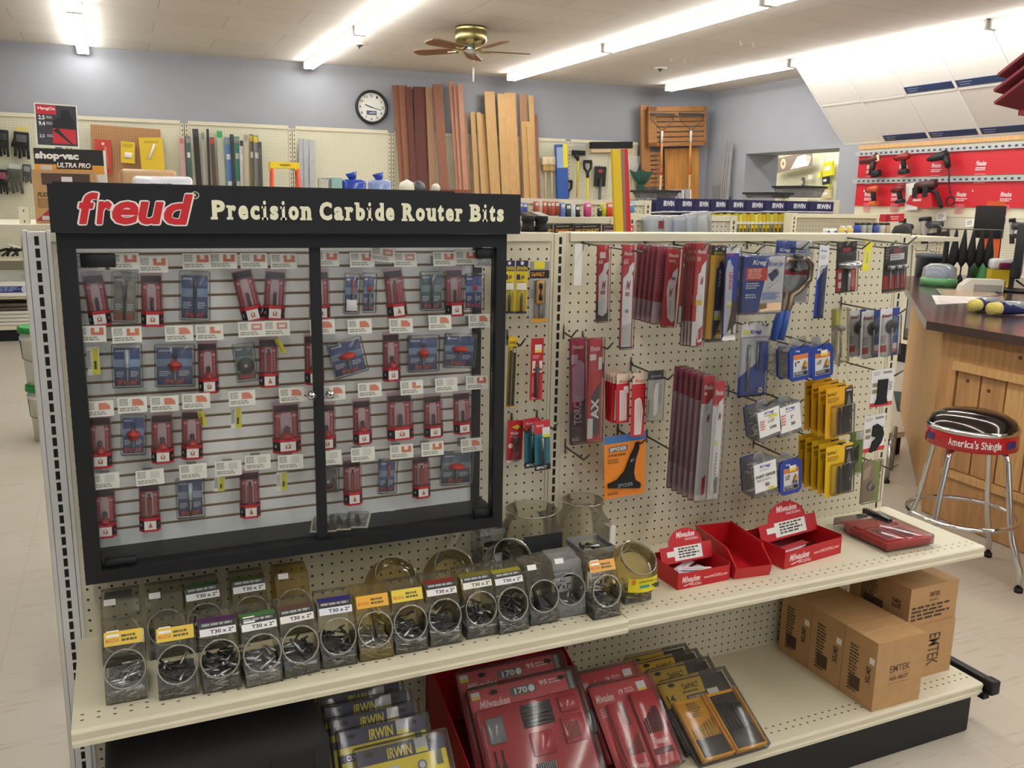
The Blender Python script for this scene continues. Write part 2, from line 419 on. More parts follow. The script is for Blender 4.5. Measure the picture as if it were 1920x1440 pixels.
# ceiling fan
FX, FY = 82.5, 238
fan = thing('ceiling_fan', 'brass ceiling fan with brown wooden blades hugging the ceiling', 'ceiling fan', (FX, FY, ZC))
MB().lathe([(0, 0), (5.6, 0), (5.9, -.6), (5.6, -1), (5.9, -1.6), (6, -4.4), (5.2, -5.6), (3.4, -6.4), (0, -6.4)], 'brass', n=28).build('motor_housing', fan)
MB().lathe([(0, -6.3), (2.2, -6.3), (2.2, -8.2), (1.2, -9.2), (0, -9.3)], 'silver', n=18).build('hub', fan)
for k in range(5):
    a = R_(-12 + 72 * k)
    T = Matrix.Rotation(a, 4, 'Z')
    ir = MB(); ir.T = T; ir.tube([(2, 0, -7), (4, 0, -8.6), (7, 0, -8.4)], .4, 'brass', 6); ir.box(5.5, 9, -1.2, 1.2, -8.5, -8.2, 'brass')
    b = MB(); b.T = T @ Matrix.Rotation(R_(10), 4, 'X')
    b.prism([(6.5, -2.2), (8, -2.6), (20, -3), (22.5, -2.2), (23, 0), (22.5, 2.2), (20, 3), (8, 2.6), (6.5, 2.2)], -8.3, -7.9, 'z', 'fan_wood')
    bo = b.build('fan_blade', fan); ir.build('blade_iron', bo)
MB().tube([(1.2, 0, -9), (1.2, 0, -14)], .06, 'silver', 5).tube([(1.2, 0, -14), (1.2, 0, -19)], .35, 'white', 8).build('pull_chain', fan)
for (u, v, lab) in ((1238, 127, 'round sprinkler head on a pale ceiling plate near the right-hand wall'), (674, 82, 'round sprinkler head beside the light strip left of the fan')):
    q = at(u, v, ZC); s = thing('sprinkler_head', lab, 'sprinkler', q)
    MB().lathe([(0, 0), (3.2, 0), (3, -.4), (1.6, -.6), (1.4, -.3)], 'white', n=20).build('escutcheon', s)
    MB().lathe([(0, 0), (1.3, 0), (1.2, -.9), (.5, -1.2), (0, -2.2)], 'dark_metal', n=14).build('nozzle', s)
for i, (u, v) in enumerate(((1388, 76), (1412, 80), (1257, 107), (1283, 111))):
    q = at(u, v, ZC); MBh = MB().tube([(0, 0, 0), (0, 0, -1.2), (.4, 0, -1.7), (.9, 0, -1.4), (1, 0, -1)], .18, 'white', 6)
    tag(MBh.build('ceiling_hook', None, q), 'small white ceiling hook, %s of the four right of the fan' % ['second', 'first', 'third', 'fourth'][i], 'hook', 'white ceiling hooks')
# wall clock
q = at(697, 201, B(1.5)); ck = thing('wall_clock', 'round white wall clock with black rim above the pegboard', 'clock', q, (0, 0, WB.rz))
MB().lathe([(6.9, 1.4), (7.9, 1.4), (8, -.4), (7.5, -.8), (6.8, -.4), (6.8, .6)], 'black', ax='y', n=40).build('rim', ck)
fc = MB().disc(0, 0, 7, .5, 'white', 40)
for h in range(1, 13):
    a = R_(90 - 30 * h); x, z = 5.5 * math.cos(a), 5.5 * math.sin(a); fc.text(str(h), x - (.7 if h > 9 else .4), x + (.7 if h > 9 else .4), z - .6, z + .6, .46, 'black')
fc.rect(-2.5, 2.5, -3.6, -1.6, .46, '#4a5578'); fc.text('AMTRA', -1.2, 2.2, -2.9, -2.3, .44, '#c9cede')
for k in range(60):
    a = R_(6 * k); fc.rect(6.5 * math.cos(a) - .06, 6.5 * math.cos(a) + .06, 6.5 * math.sin(a) - .12, 6.5 * math.sin(a) + .12, .47, 'black')
fc.build('dial', ck)
for a, ln_, w in ((R_(160), 3.4, .22), (R_(-14), 5, .14)):
    h = MB(); h.T = Matrix.Rotation(-a, 4, 'Y'); h.box(-.6, ln_, .3, .36, -w, w, 'black'); h.build('clock_hand', ck)
MB().lathe([(0, -.25), (4, -.2), (6.8, -.05)], 'glass', ax='y', n=32).build('crystal', ck)
# world: faint sky seen through nothing in particular; the room is closed
w = bpy.data.worlds.new('world'); SC.world = w; w.use_nodes = True
w.node_tree.nodes['Background'].inputs[0].default_value = (.8, .85, 1, 1); w.node_tree.nodes['Background'].inputs[1].default_value = .3
# ================================================================ the aisle shelving
peg('peg_left', CREAM, ox=-.5, oy=-.87, rad=.118)
peg('peg_right', CREAM, ox=1.4, oy=-.52, px=1.0112, rad=.118)
peg('peg_back', '#cdc8b6', ox=0, oy=0)
peg('shelf_steel', CREAM, 'x', 'y', ox=.3, oy=-13.95, pitch=.8, px=1.15, rad=.1, band=(-14.5, -12.8), oval=1.5, hole='#4a4535')
peg('deck_steel', CREAM, 'x', 'y', ox=.3, oy=-15.9, pitch=.9, px=1.0, rad=.12, band=(-16.6, -14.8), oval=1.3, hole='#4a4535')
gon = thing('shelving_unit', 'cream double-bay pegboard shelving unit holding the black glass display case', 'shelving', (0, 0, 0))
def upright(xc, mat, nslot=57):
    m = MB(); w = .68
    m.box(xc - w, xc + w, -.12, 2, -58.4, .7, mat)
    m.box(xc - w - .35, xc - w - .05, -.06, 2, -58.4, .82, mat); m.box(xc + w + .05, xc + w + .35, -.06, 2, -58.4, .82, mat)
    for k in range(nslot): m.rect(xc - .17, xc + .17, -k - .37, -k + .37, -.13, 'slot')
    return m.build('upright', gon)
princ('slot', '#15130f', .8)
upright(-48.0, 'cream_w'); upright(0, 'cream'); upright(48.6, 'cream')
MB().box(-46.95, -1.05, 0, .25, -58, .0, 'peg_left').build('pegboard', gon)
MB().box(1.05, 47.55, 0, .25, -58, .0, 'peg_right').build('pegboard', gon)
for a, b in ((-46.95, -1.1), (1.1, 47.6)):
    MB().prism([(-.35, -.05), (-.35, .75), (-.2, .85), (2.4, .85), (2.4, -.05)], a, b, 'x', 'cream').build('top_rail', gon)
MB().box(-48.6, 49.2, 2.1, 2.4, -58, .5, 'peg_back').build('back_panel', gon)
def shelfprof(z, yf, h): return [(0, z), (yf + .3, z), (yf + .08, z - .06), (yf, z - .22), (yf + .12, z - h * .62), (yf + .02, z - h * .75), (yf + .05, z - h), (yf + .4, z - h), (yf + .4, z - .5), (0, z - .5)]
def steelshelf(a, b, z, yf, h, mat, name):
    m = MB(); P = shelfprof(z, yf, h)
    m.prism(P, a, b, 'x', 'cream')
    m.add([(a, -.05, z + .004), (b, -.05, z + .004), (b, yf + .3, z + .004), (a, yf + .3, z + .004)], [(0, 1, 2, 3)], mat)
    return m.build(name, gon)
s1 = steelshelf(-47.55, .72, -35.5, -15.45, 1.35, 'shelf_steel', 'shelf')
s2 = steelshelf(.86, 50.6, -35.5, -15.1, 1.3, 'shelf_steel', 'shelf')
for sh, xs in ((s1, (-47.2, -.2)), (s2, (1.2, 48.2))):
    for x in xs: MB().prism([(0, -36), (-13, -36), (-13, -36.9), (-2, -39.5), (0, -39.5)], x - .08, x + .08, 'x', 'cream').build('shelf_bracket', sh)
steelshelf(-47.55, .74, -52, -17.7, 1.4, 'deck_steel', 'base_deck')
steelshelf(.8, 50, -52, -17.7, 1.4, 'deck_steel', 'base_deck')
for a, b in ((-47.4, .7), (.8, 48.9)): MB().box(a, b, -17, -16.6, -58.45, -53.2, 'black_metal').build('kick_plate', gon)
for x in (-48, 0, 48.6): MB().box(x - .6, x + .6, -16.9, 2, -58.45, -53.3, 'black_metal').build('base_leg', gon)
arm = MB(); arm.box(50.6, 51.6, -17.2, 1, -52.6, -51.7, 'black_metal'); arm.rbox(50.4, 51.9, -18.6, -17.1, -53.4, -51.6, .2, 'black_metal'); arm.box(49.6, 50.6, -18.2, -17.4, -53.8, -53.2, 'black_metal')
arm.build('side_arm', gon)

# ---------------------------------------------------------------- the display case
DY = 6.9
case = thing('display_case', 'black glass-door display case of router bits with a lettered header sign', 'display case', (0, 0, 0))
cx0, cx1, cz1, cz0 = -46.2, -9.05, .9, -27.6
for nm, bx in (('frame_stile', (cx0, cx0 + 1.25, -DY, -5.6, cz0, cz1)), ('frame_stile', (cx1 - 1.0, cx1, -DY, -5.6, cz0, cz1)),
               ('frame_rail', (cx0 + 1.25, cx1 - 1, -DY, -5.6, cz1 - 1.2, cz1)), ('frame_rail', (cx0 + 1.25, cx1 - 1, -DY, -5.6, cz0, cz0 + 1.05))):
    MB().box(*bx, 'black_metal').build(nm, case)
m = MB(); m.box(cx0 + .1, -10.5, -2, -.4, cz0 + 1.1, cz1 - .1, 'slat_white')
z = cz1 - 1.75
while z > -25.5:
    m.box(cx0 + .11, -10.52, -2.012, -1.9, z - .24, z, 'groove'); m.box(cx0 + .11, -10.52, -2.03, -1.9, z - .06, z, '#b9a68e')
    z -= 1.19
m.build('slatwall_back', case)
MB().box(-10.5, -9.6, -2.2, -.4, cz0 + 1.1, cz1 - .1, 'black_metal').build('back_post', case)
MB().box(cx0 + .1, cx1 - .1, -5.7, -.4, cz0 + .9, cz0 + 1.25, 'black_metal').build('case_floor', case)
MB().box(cx0 + .02, cx0 + .2, -5.6, -.4, cz0 + 1, cz1 - .2, 'black_metal').build('side_panel', case)
def door(a, b, lockx):
    g = MB().box(a, b, -6.3, -6.1, cz0 + 1.15, cz1 - 1.25, 'glass').build('glass_door', case)
    lk = MB(); lk.lathe([(0, -6.75), (.32, -6.75), (.36, -6.5), (.36, -6.0), (0, -6)], 'chrome', (lockx, 0, -13.15), 16, 'y'); lk.disc(lockx, -13.15, .1, -6.76, 'black', 10)
    for k in range(6):
        a_ = k * 1.047; lk.box(lockx + .33 * math.cos(a_) - .05, lockx + .33 * math.cos(a_) + .05, -6.72, -6.2, -13.15 + .33 * math.sin(a_) - .05, -13.15 + .33 * math.sin(a_) + .05, 'steel')
    lk.build('lock', g)
    return g
d1 = door(cx0 + 1.3, -27.15, -27.35); d2 = door(-26.15, cx1 - 1.05, -25.7)
MB().box(-27.1, -26.2, -6.35, -6.0, cz0 + 1.1, cz1 - 1.2, 'black_metal').build('centre_stile', case)
for d, x0, x1, z0, z1 in ((d1, cx0 + 1.5, cx0 + 4, -1.75, -.7), (d2, -11.9, -10.2, -1.35, -.4), (d1, cx0 + 1.5, cx0 + 4, -26.4, -25.8), (d2, -11.9, -10.2, -26.55, -25.6)):
    MB().rbox(x0, x1, -6.6, -6.0, z0, z1, .08, 'black_metal', 1).build('pivot_hinge', d)
hd = MB().box(-46.45, -8.2, -7.95, -7.2, .95, 4.5, 'black_metal').box(-46.45, -12, -.9, -.5, .95, 4.75, 'black').box(-46.45, -46.1, -7.2, -.9, .95, 4.5, 'black_metal').box(-8.55, -8.2, -7.2, -3, .95, 4.5, 'black_metal').build('header_sign', case)
# lettering: slab capitals and lower case set one letter at a time
YS = -7.97
SER = {'P': 'b', 'r': 'bt', 'i': 'bt', 'n': 'bBt', 'u': 'tTR', 'b': 't', 'd': 'TR', 'R': 'bBt', 'B': 'bt', 'h': 'bB', 'm': 'bB'}
def slab(m, s, x0, x1, z0, cap, y, mat, slope=0):
    W = {' ': .30, 'i': .36, 'r': .47, 't': .42, 's': .47, 'c': .5, 'e': .52, 'a': .54}
    ws = [W.get(c, .68 if c.isupper() else .56) for c in s]; k = (x1 - x0) / sum(ws); x = x0
    for c, w in zip(s, ws):
        w *= k
        if c != ' ':
            h = cap if c.isupper() or c in 'bd' else cap * (1.0 if c == 'i' else .93 if c == 't' else .75)
            g = .045 * k; a, b = x + g, x + w - g
            sw = (b - a) * (.36 if c not in 'ir' else .5)
            st = cap * .13
            dz = z0 + slope * (x - x0)
            if c == 'i':
                c0 = (a + b) / 2; m.rect(c0 - sw * .5, c0 + sw * .5, dz, dz + cap * .72, y, mat); m.disc(c0, dz + cap * .9, sw * .5, y, mat, 14, cap * .11)
                m.rect(a, b, dz, dz + st, y, mat); m.rect(a, c0, dz + cap * .72 - st, dz + cap * .72, y, mat)
            else:
                m.text(c, a + (.03 * k if c in SER else 0), b, dz, dz + h, y, mat, .02, fat=.032 * k)
                t = SER.get(c, '')
                e = .035 * k; xh = dz + (h if c in 'PRBbd' else cap * .74)
                if 'b' in t: m.rect(a - e, a + sw + 1.4 * e, dz, dz + st, y, mat)
                if 'B' in t: m.rect(b - sw - e, b + e, dz, dz + st, y, mat)
                if 't' in t: m.rect(a - e, a + sw * .6, xh - st, xh, y, mat)
                if 'T' in t: m.rect(b - sw - e, b - sw * .3, xh - st, xh, y, mat)
                if 'R' in t: m.rect(b - sw * .5, b + e, dz, dz + st, y, mat)
        x += w
p0 = at(395, 411.5, G(7.97)); p1 = at(946, 416, G(7.97)); pt = at(400, 375, G(7.97))
lt = MB(); slab(lt, 'Precision Carbide Router Bits', p0.x, p1.x, p0.z, pt.z - p0.z, YS, '#eceacb', (p1.z - p0.z) / (p1.x - p0.x))
lt.build('lettering', hd)
a = at(148, 423, G(7.97)); b = at(358, 425, G(7.97)); c = at(330, 361, G(7.97))
lg = MB(); x0, x1, z0, z1 = a.x, b.x, a.z, c.z
wf = [.6, .56, .92, .92, .98]; tot = sum(wf); xx = x0
for c, w_ in zip('freud', wf):
    ww = (x1 - x0) / tot * w_; hh = (z1 - z0) * (1 if c in 'fd' else .76); ex = .34 * (1 if c in 'fd' else .55)
    lg.text(c, xx - .12, xx + ww + (.42 if c in 'fd' else .2), z0, z0 + hh, YS, '#efece6', .02, .22, fat=.13)
    lg.text(c, xx + .02, xx + ww + (.28 if c in 'fd' else .06), z0 + .11, z0 + hh - .11, YS - .02, '#c3181f', .02, .22, fat=.05)
    xx += ww
q = at(366, 366, G(7.97)); lg.text('R', q.x - .1, q.x + .1, q.z - .12, q.z + .12, YS, '#eceacb', 0)
for k in range(20):
    t0, t1 = k * .314, (k + 1) * .314
    lg.add([(q.x + r * math.cos(t), YS, q.z + r * math.sin(t)) for r, t in ((.24, t0), (.24, t1), (.29, t1), (.29, t0))], [(0, 1, 2, 3)], '#eceacb')
lg.build('logo_lettering', hd)

# ---------------------------------------------------------------- goods in the case
# clamshell: red and black box at the foot, clear shell above with a router bit in it
def clamshell(wide, bit):
    o = thing('router_bit_clamshell', 'x', 'router bit package', (0, 0, 0), (0, 0, 0), 'red clamshell router bit packs in the display case')
    w, h = wide, 4.6
    c = MB(); c.box(-w / 2 + .1, w / 2 - .1, -.06, 0, -h + .1, -.05, '#a8747a'); c.box(-w / 2 + .12, w / 2 - .12, -.08, -.05, -.75, -.1, '#3a2a28')
    c.pr(w - .24, h, [('r', 0, .17, .27, .78, '#b2202a'), ('r', .73, .17, 1, .78, '#b2202a'), ('p', [(.27, .26), (.34, .18), (.66, .18), (.73, .26), (.73, .78), (.27, .78)], '#d2cdd0'),
                      ('c', .16, .24, .1, '#d8b8b8'), ('c', .84, .24, .1, '#d8b8b8'), ('l', .05, .3, .2, .7, 12, '#e4a4a4'), ('l', .8, .3, .95, .7, 12, '#e4a4a4')], -.085)
    c.build('backing_card', o)
    t = MB()
    t.prism([(-w / 2, 0), (-w / 2, -.35), (-w * .28, -.85), (w * .28, -.85), (w / 2, -.35), (w / 2, 0)], -h, -h + 1.35, 'z', '#161314')
    t.prism([(-w / 2 - .02, 0), (-w / 2 - .02, -.38), (-w * .29, -.88), (w * .29, -.88), (w / 2 + .02, -.38), (w / 2 + .02, 0)], -h + 1.1, -h + 1.38, 'z', 'red_card')
    t.prism([(-w / 2 - .02, 0), (-w / 2 - .02, -.38), (-w * .29, -.88), (w * .29, -.88), (w / 2 + .02, -.38), (w / 2 + .02, 0)], -h - .02, -h + .2, 'z', 'red_card')
    t.rect(-.28 * w, .28 * w, -h + .2, -h + 1.08, -.862, '#e9e4e2')
    t.poly([(-.1 * w, -.87, -h + .42), (.1 * w, -.87, -h + .42), (.1 * w, -.87, -h + .8), (.03 * w, -.87, -h + .8), (.03 * w, -.87, -h + .55), (-.04 * w, -.87, -h + .55), (-.04 * w, -.87, -h + .8), (-.1 * w, -.87, -h + .8)] if bit != 2 else
           [(-.09 * w, -.87, -h + .4), (.12 * w, -.87, -h + .4), (.05 * w, -.87, -h + .8), (-.02 * w, -.87, -h + .8)], 0, '#b4624a') if False else None
    pts = [(-.1 * w, -h + .42), (.1 * w, -h + .42), (.1 * w, -h + .8), (.03 * w, -h + .8), (.03 * w, -h + .55), (-.04 * w, -h + .55), (-.04 * w, -h + .8), (-.1 * w, -h + .8)]
    if bit == 2: pts = [(-.09 * w, -h + .4), (.12 * w, -h + .4), (.05 * w, -h + .8), (-.02 * w, -h + .8)]
    t.poly(pts, -.872, '#b4624a'); t.rect(-.02 * w, .02 * w, -h + .8, -h + .95, -.872, '#8d8a86')
    t.text('Q', -.46 * w, -.34 * w, -h + .5, -h + .8, -.6, '#d8d4d0', .02); t.disc(.4 * w, -h + .65, .08 * w, -.6, '#8a2a22', 12)
    t.build('tray', o)
    s = MB()
    s.prism([(-w / 2, -.02), (-w / 2, -.35), (-w * .3, -.75), (w * .3, -.75), (w / 2, -.35), (w / 2, -.02)], -h + 1.38, -.5, 'z', 'blister_p')
    s.box(-w / 2, w / 2, -.1, -.06, -.5, .3, 'blister_p'); s.build('blister_shell', o)
    r = MB()
    if bit == 0:
        r.lathe([(0, -3.2), (.17, -3.2), (.17, -2.2), (.14, -2.2), (.14, -2.0), (0, -2.0)], 'dark_metal', (0, -.4, 0), 12); r.box(-.15, .15, -.5, -.3, -3.3, -2.6, '#9e1c22')
    elif bit == 1:
        r.lathe([(0, -3.3), (.5, -3.3), (.5, -3.05), (.3, -2.8), (.2, -2.55), (0, -2.55)], '#a01d22', (0, -.45, 0), 14); r.lathe([(0, -2.55), (.2, -2.55), (.24, -2.4), (.2, -2.2), (.1, -2.1), (0, -2.1)], 'dark_metal', (0, -.45, 0), 14)
    elif bit == 2:
        r.box(-.22, .22, -.55, -.3, -3.2, -1.3, '#9e2228'); r.lathe([(0, -1.3), (.12, -1.3), (.12, -.9), (0, -.9)], 'dark_metal', (0, -.42, 0), 10)
    r.build('router_bit', o)
    return o
def bluepack(w, h, bit, tint=('#4c5c92', '#8fa6c4', '#33407c')):
    o = thing('router_bit_blister_pack', 'x', 'router bit package', (0, 0, 0), (0, 0, 0), 'blue router bit blister packs in the display case')
    c = MB(); c.box(-w / 2 + .18, w / 2 - .18, -.05, 0, -h + .15, -h * .13, tint[0])
    c.pr(w - .36, h * .87 - .15, [('r', 0, .3, 1, .5, tint[1]), ('r', .06, .05, .4, .1, '#b9c2d8'), ('l', .07, .62, .38, .78, 3, '#cdd4e4'), ('l', .62, .62, .92, .78, 3, '#cdd4e4'), ('r', 0, .8, 1, 1, tint[2])], -.055, None, -h * .13)
    c.text('freud', -w * .36, w * .34, -h + .22, -h + .75, -.14, '#d0504a', .04, .25, False); c.build('backing_card', o)
    s = MB(); s.rbox(-w / 2, w / 2, -.5, .04, -h, -h * .04, .1, 'blister', 1); s.build('blister_shell', o)
    r = MB(); z = -h * .95
    if bit == 0: r.tube([(0, -.3, z), (0, -.3, -h * .5)], .1, 'steel', 8); r.lathe([(0, 0), (.42, 0), (.3, .35), (.62, .4), (.45, .62), (.2, .75), (.16, 1), (0, 1.02)], '#b5302c', (0, -.3, -h * .62), 14); r.lathe([(0, 0), (.2, 0), (.2, .25), (.08, .4)], 'dark_metal', (0, -.3, -h * .62 + 1), 12)
    elif bit == 1: r.tube([(0, -.3, z), (0, -.3, -h * .3)], .09, 'dark_metal', 8); r.tube([(0, -.3, -h * .55), (0, -.3, -h * .2)], .16, 'dark_metal', 8)
    elif bit == 2: r.tube([(.1, -.3, z), (.1, -.3, -h * .5)], .1, 'steel', 8); r.box(0, .22, -.38, -.2, -h * .55, -h * .2, '#b5302c')
    elif bit == 3: r.tube([(0, -.3, z), (0, -.3, -h * .55)], .13, 'steel', 8); r.tube([(0, -.3, -h * .55), (0, -.3, -h * .16)], .22, '#c8d4e2/g', 10)
    elif bit == 4: r.lathe([(0, 0), (.7, .0), (.72, .12), (0, .12)], 'dark_metal', (0, -.35, -h * .6), 20, 'y'); r.disc(0, -h * .6, .15, -.4, '#c9c9c9')
    elif bit == 5: r.tube([(.05, -.3, z), (.05, -.3, -h * .45)], .08, 'steel', 8); r.lathe([(0, 0), (.22, 0), (.25, .3), (.1, .5), (0, .52)], '#b5302c', (.05, -.3, -h * .48), 12)
    elif bit == 6: r.tube([(0, -.3, z), (0, -.3, -h * .5)], .09, 'steel', 8); r.lathe([(0, 0), (.75, .02), (.85, .2), (.5, .42), (.18, .5), (0, .5)], '#b5302c', (0, -.3, -h * .52), 16)
    r.build('router_bit', o)
    return o
ORD = ['first', 'second', 'third', 'fourth', 'fifth', 'sixth', 'seventh', 'eighth']
ROWN = ['top', 'second', 'third', 'bottom']
PCL = G(3.4)
DOORN = {'L': 'left', 'R': 'right'}
clams = {('L', 0): [(173, 515.5, 189.6, 609, 42, 0), (283, 515.5, 286, 610, 42, 0), (451.6, 507, 475, 600.5, 40, 0), (516.5, 508.5, 512, 598, 40, 0)],
         ('R', 0): [(597, 509, 599, 597, 38, 0), (735.5, 507, 744.5, 593, 36, 2), (850, 505.5, 851, 591, 33, 0)],
         ('L', 1): [(388, 643, 391.4, 734, 38, 1), (502.4, 636, 503.5, 723, 36, 2)],
         ('R', 1): [(587, 629, 589, 718, 36, 1), (732, 626.7, 733, 712, 32, 1)],
         ('L', 2): [(186.7, 782, 189, 873, 44, 1), (303, 777.5, 305, 864, 42, 1), (359, 771.5, 360, 856.6, 40, 1), (535, 758, 537.7, 844.6, 52, 1)],
         ('R', 2): [(610, 757.8, 610.7, 839, 36, 1), (676.7, 751, 679, 829, 34, 1), (747.8, 740, 749.6, 821, 48, 0), (810, 742, 811.6, 816.7, 34, 0), (864.4, 736.7, 866, 810, 32, 0)],
         ('L', 3): [(195, 916.5, 198.7, 1002.7, 42, 1), (279, 907, 281.4, 990.7, 40, 2), (467, 885, 468.7, 965.6, 38, 2)],
         ('R', 3): [(659, 862, 661, 942, 34, 2), (787.8, 855.6, 789, 929, 32, 2)]}
protos = [clamshell(1.95, k) for k in range(3)]; used = [0, 0, 0]
for (dr, row), L_ in clams.items():
    for j, (a, b, c, d, w, k) in enumerate(L_):
        T, rot, W, Hh = hangpos((a, b, c, d, w), PCL)
        lab = 'red clamshell router bit pack, %s row, %s from the left behind the %s glass door' % (ROWN[row], ORD[j], DOORN[dr])
        sc = (W / 1.95, 1, Hh / 4.6)
        if not used[k]: o = protos[k]; used[k] = 1; place(o, T, rot); o.scale = sc; o['label'] = lab
        else: dup(protos[k], T, lab, rot, sc)
blues = [(364.7, 504, 364.7, 600, 58, 1, None, 'blue blister pack with a dark bit, top row behind the left glass door'),
         (234.4, 506, 233, 604, 50, 1, ('#8a8176', '#978d80', '#8d6a52'), 'grey clear blister pack with faded backing, top row behind the left glass door'),
         (660, 509, 657, 588, 30, 2, None, 'narrow blue blister pack with white sticker, top row behind the right glass door'),
         (692, 508, 690, 586, 27, 5, None, 'narrow blue blister pack with small red bit, beside the white-stickered one'),
         (809, 505, 808.5, 582, 46, 1, ('#4d6272', '#7d9a98', '#3c4a5a'), 'greenish blue blister pack, top row behind the right glass door'),
         (888, 509, 887.6, 580, 36, 5, ('#3c4a96', '#7f98c8', '#33408c'), 'bright blue blister pack with small red bit, top row, rightmost in the case'),
         (237, 641, 240, 726, 58, 3, ('#34498c', '#8aa8d4', '#2c3a78'), 'blue blister pack with a large shiny silver bit, second row behind the left glass door'),
         (327, 641, 328, 724, 76, 0, None, 'wide blue blister pack with a broad red bit, second row behind the left glass door'),
         (454, 640, 464, 714, 42, 4, ('#56626c', '#7c888a', '#46525c'), 'tilted grey-blue blister pack, second row behind the left glass door'),
         (642, 634, 659, 702, 66, 6, None, 'tilted blue blister pack with a flat red bit, second row behind the right glass door'),
         (793, 625, 792, 696, 60, 0, None, 'wide blue blister pack with red bit, second row, left of the rightmost wide pack'),
         (863, 622, 858, 689, 60, 6, None, 'wide blue blister pack with red bit, second row, rightmost in the case'),
         (250, 773, 250, 852, 48, 0, ('#4a4f98', '#8fa0cc', '#3c3f8c'), 'violet blue blister pack with red bit, third row behind the left glass door'),
         (355, 891, 358, 969, 54, 3, ('#49557c', '#9aa8c0', '#4a4a78'), 'blue blister pack with a shiny silver bit, bottom row behind the left glass door'),
         (614, 870, 614, 922, 42, 4, ('#4c5056', '#666c70', '#44484c'), 'small grey blister pack with round cutter, bottom row behind the right glass door'),
         (727, 856, 724, 924, 36, 2, None, 'narrow blue blister pack with a red bit, bottom row behind the right glass door'),
         (857, 842, 853, 908, 60, 6, ('#5a6678', '#8a98a4', '#4c5668'), 'wide faded blue blister pack with red bit, bottom row, rightmost in the case')]
for k, (a, b, c, d, w, bit, ti, lab) in enumerate(blues):
    T, rot, W, Hh = hangpos((a, b, c, d, w), PCL)
    o = bluepack(W, Hh, bit, ti or ('#46568c', '#8098bc', '#37447c')); place(o, T, rot); o['label'] = lab
    if k == 2: tag(MB().rbox(-W * .35, W * .3, -.56, -.52, -Hh * .92, -Hh * .66, .01, '#e6e2e4', 1).build('price_sticker', o))
# label hooks
def labelhook(kind):
    o = thing('slatwall_hook', 'x', 'hook', (0, 0, 0), (0, 0, 0), 'slatwall hooks with white label cards in the display case')
    h = MB(); h.box(-.45, .45, 2.55, 2.75, -.35, .55, 'clear_plate'); h.tube([(.2, 2.6, .1), (.2, 1.2, 0), (.2, .2, .1), (.2, .05, .6)], .07, 'wire', 6); h.build('wire_prong', o)
    c = MB(); c.box(-1.22, 1.22, -.03, 0, -.72, .72, 'paper')
    its = [('l', .06, .1, .42, .55, 5, '#8f8c84'), ('l', .06, .66, .94, .92, 2, '#9a978e')]
    if kind == 0: its.append(('p', [(.5, .12), (.62, .12), (.62, .38), (.78, .38), (.78, .12), (.92, .12), (.92, .56), (.5, .56)], '#c96c4a'))
    elif kind == 1: its.append(('p', [(.5, .14), (.74, .14), (.86, .3), (.9, .56), (.5, .56)], '#cf7a62'))
    elif kind == 2: its.append(('r', .52, .12, .84, .56, '#d2d0c8'))
    elif kind == 3: its.append(('p', [(.52, .12), (.68, .12), (.68, .4), (.9, .4), (.9, .56), (.52, .56)], '#cf7a62'))
    elif kind == 4: its += [('r', .5, .14, .9, .56, '#c98a80'), ('p', [(.6, .26), (.8, .26), (.84, .35), (.8, .44), (.6, .44), (.56, .35)], '#e8d4d0')]
    c.pr(2.44, 1.44, its, -.035, None, .72); c.build('label_card', o)
    MB().box(-1.3, 1.3, .02, .06, -.3, .86, 'blister').build('label_holder', o)
    return o
clear('clear_plate', '#d8d8d8', .25, '#b8b8b8', .1, 1.2)
labs = {('L', 0): [(168, 492, 4), (233, 490, 0), (287.5, 496, 0), (369, 490, 0), (418.5, 489, 0), (476, 489, 0), (532, 490, 0)],
        ('R', 0): [(612, 485.5, 0), (679, 487, 0), (718, 477, 4, .12), (760, 487, 4), (833, 485.5, 0), (874.5, 483, 0), (910, 488, 2)],
        ('L', 1): [(170.7, 626.5, 0), (238, 627.7, 0), (336, 625, 1), (393, 623.4, 3), (471.7, 617.5, 4), (519, 615.4, 4)],
        ('R', 1): [(604.5, 613, 1), (674.5, 612, 1), (752, 610.7, 1), (825, 604.5, 1), (898.5, 601.6, 1)],
        ('L', 2): [(185.5, 766.7, 1), (248.3, 759, 1), (308.4, 757, 1), (368, 752.3, 1), (453.8, 746.4, 1), (547, 740.4, 1)],
        ('R', 2): [(624.5, 736.7, 1), (693.3, 731, 1), (772, 726.7, 3), (836.7, 721.6, 2), (894, 717.3, 0)],
        ('L', 3): [(196.3, 902, 2), (281.4, 895, 2), (362.3, 884, 2), (428.2, 878, 2), (483.3, 866.6, 2), (545, 866, 2)],
        ('R', 3): [(617.8, 858.4, 2), (680.4, 852, 2), (753, 846.7, 0), (811, 841.6, 0), (884, 834.4, 1)]}
lp = [labelhook(k) for k in range(5)]; used = [0] * 5
for (dr, row), L_ in labs.items():
    for j, t in enumerate(L_):
        q = at(t[0], t[1], G(4.75)); k = t[2]; rot = (R_(-8), t[3] if len(t) > 3 else 0, R_(random.uniform(-4, 4)))
        lab = 'hook with white label card, %s label row, %s from the left, %s glass door' % (ROWN[row], ORD[j], DOORN[dr])
        sc = .9 + .02 * random.random()
        if not used[k]: o = lp[k]; used[k] = 1; place(o, q, rot); o['label'] = lab; o.scale = (sc,) * 3
        else: dup(lp[k], q, lab, rot, (sc,) * 3)
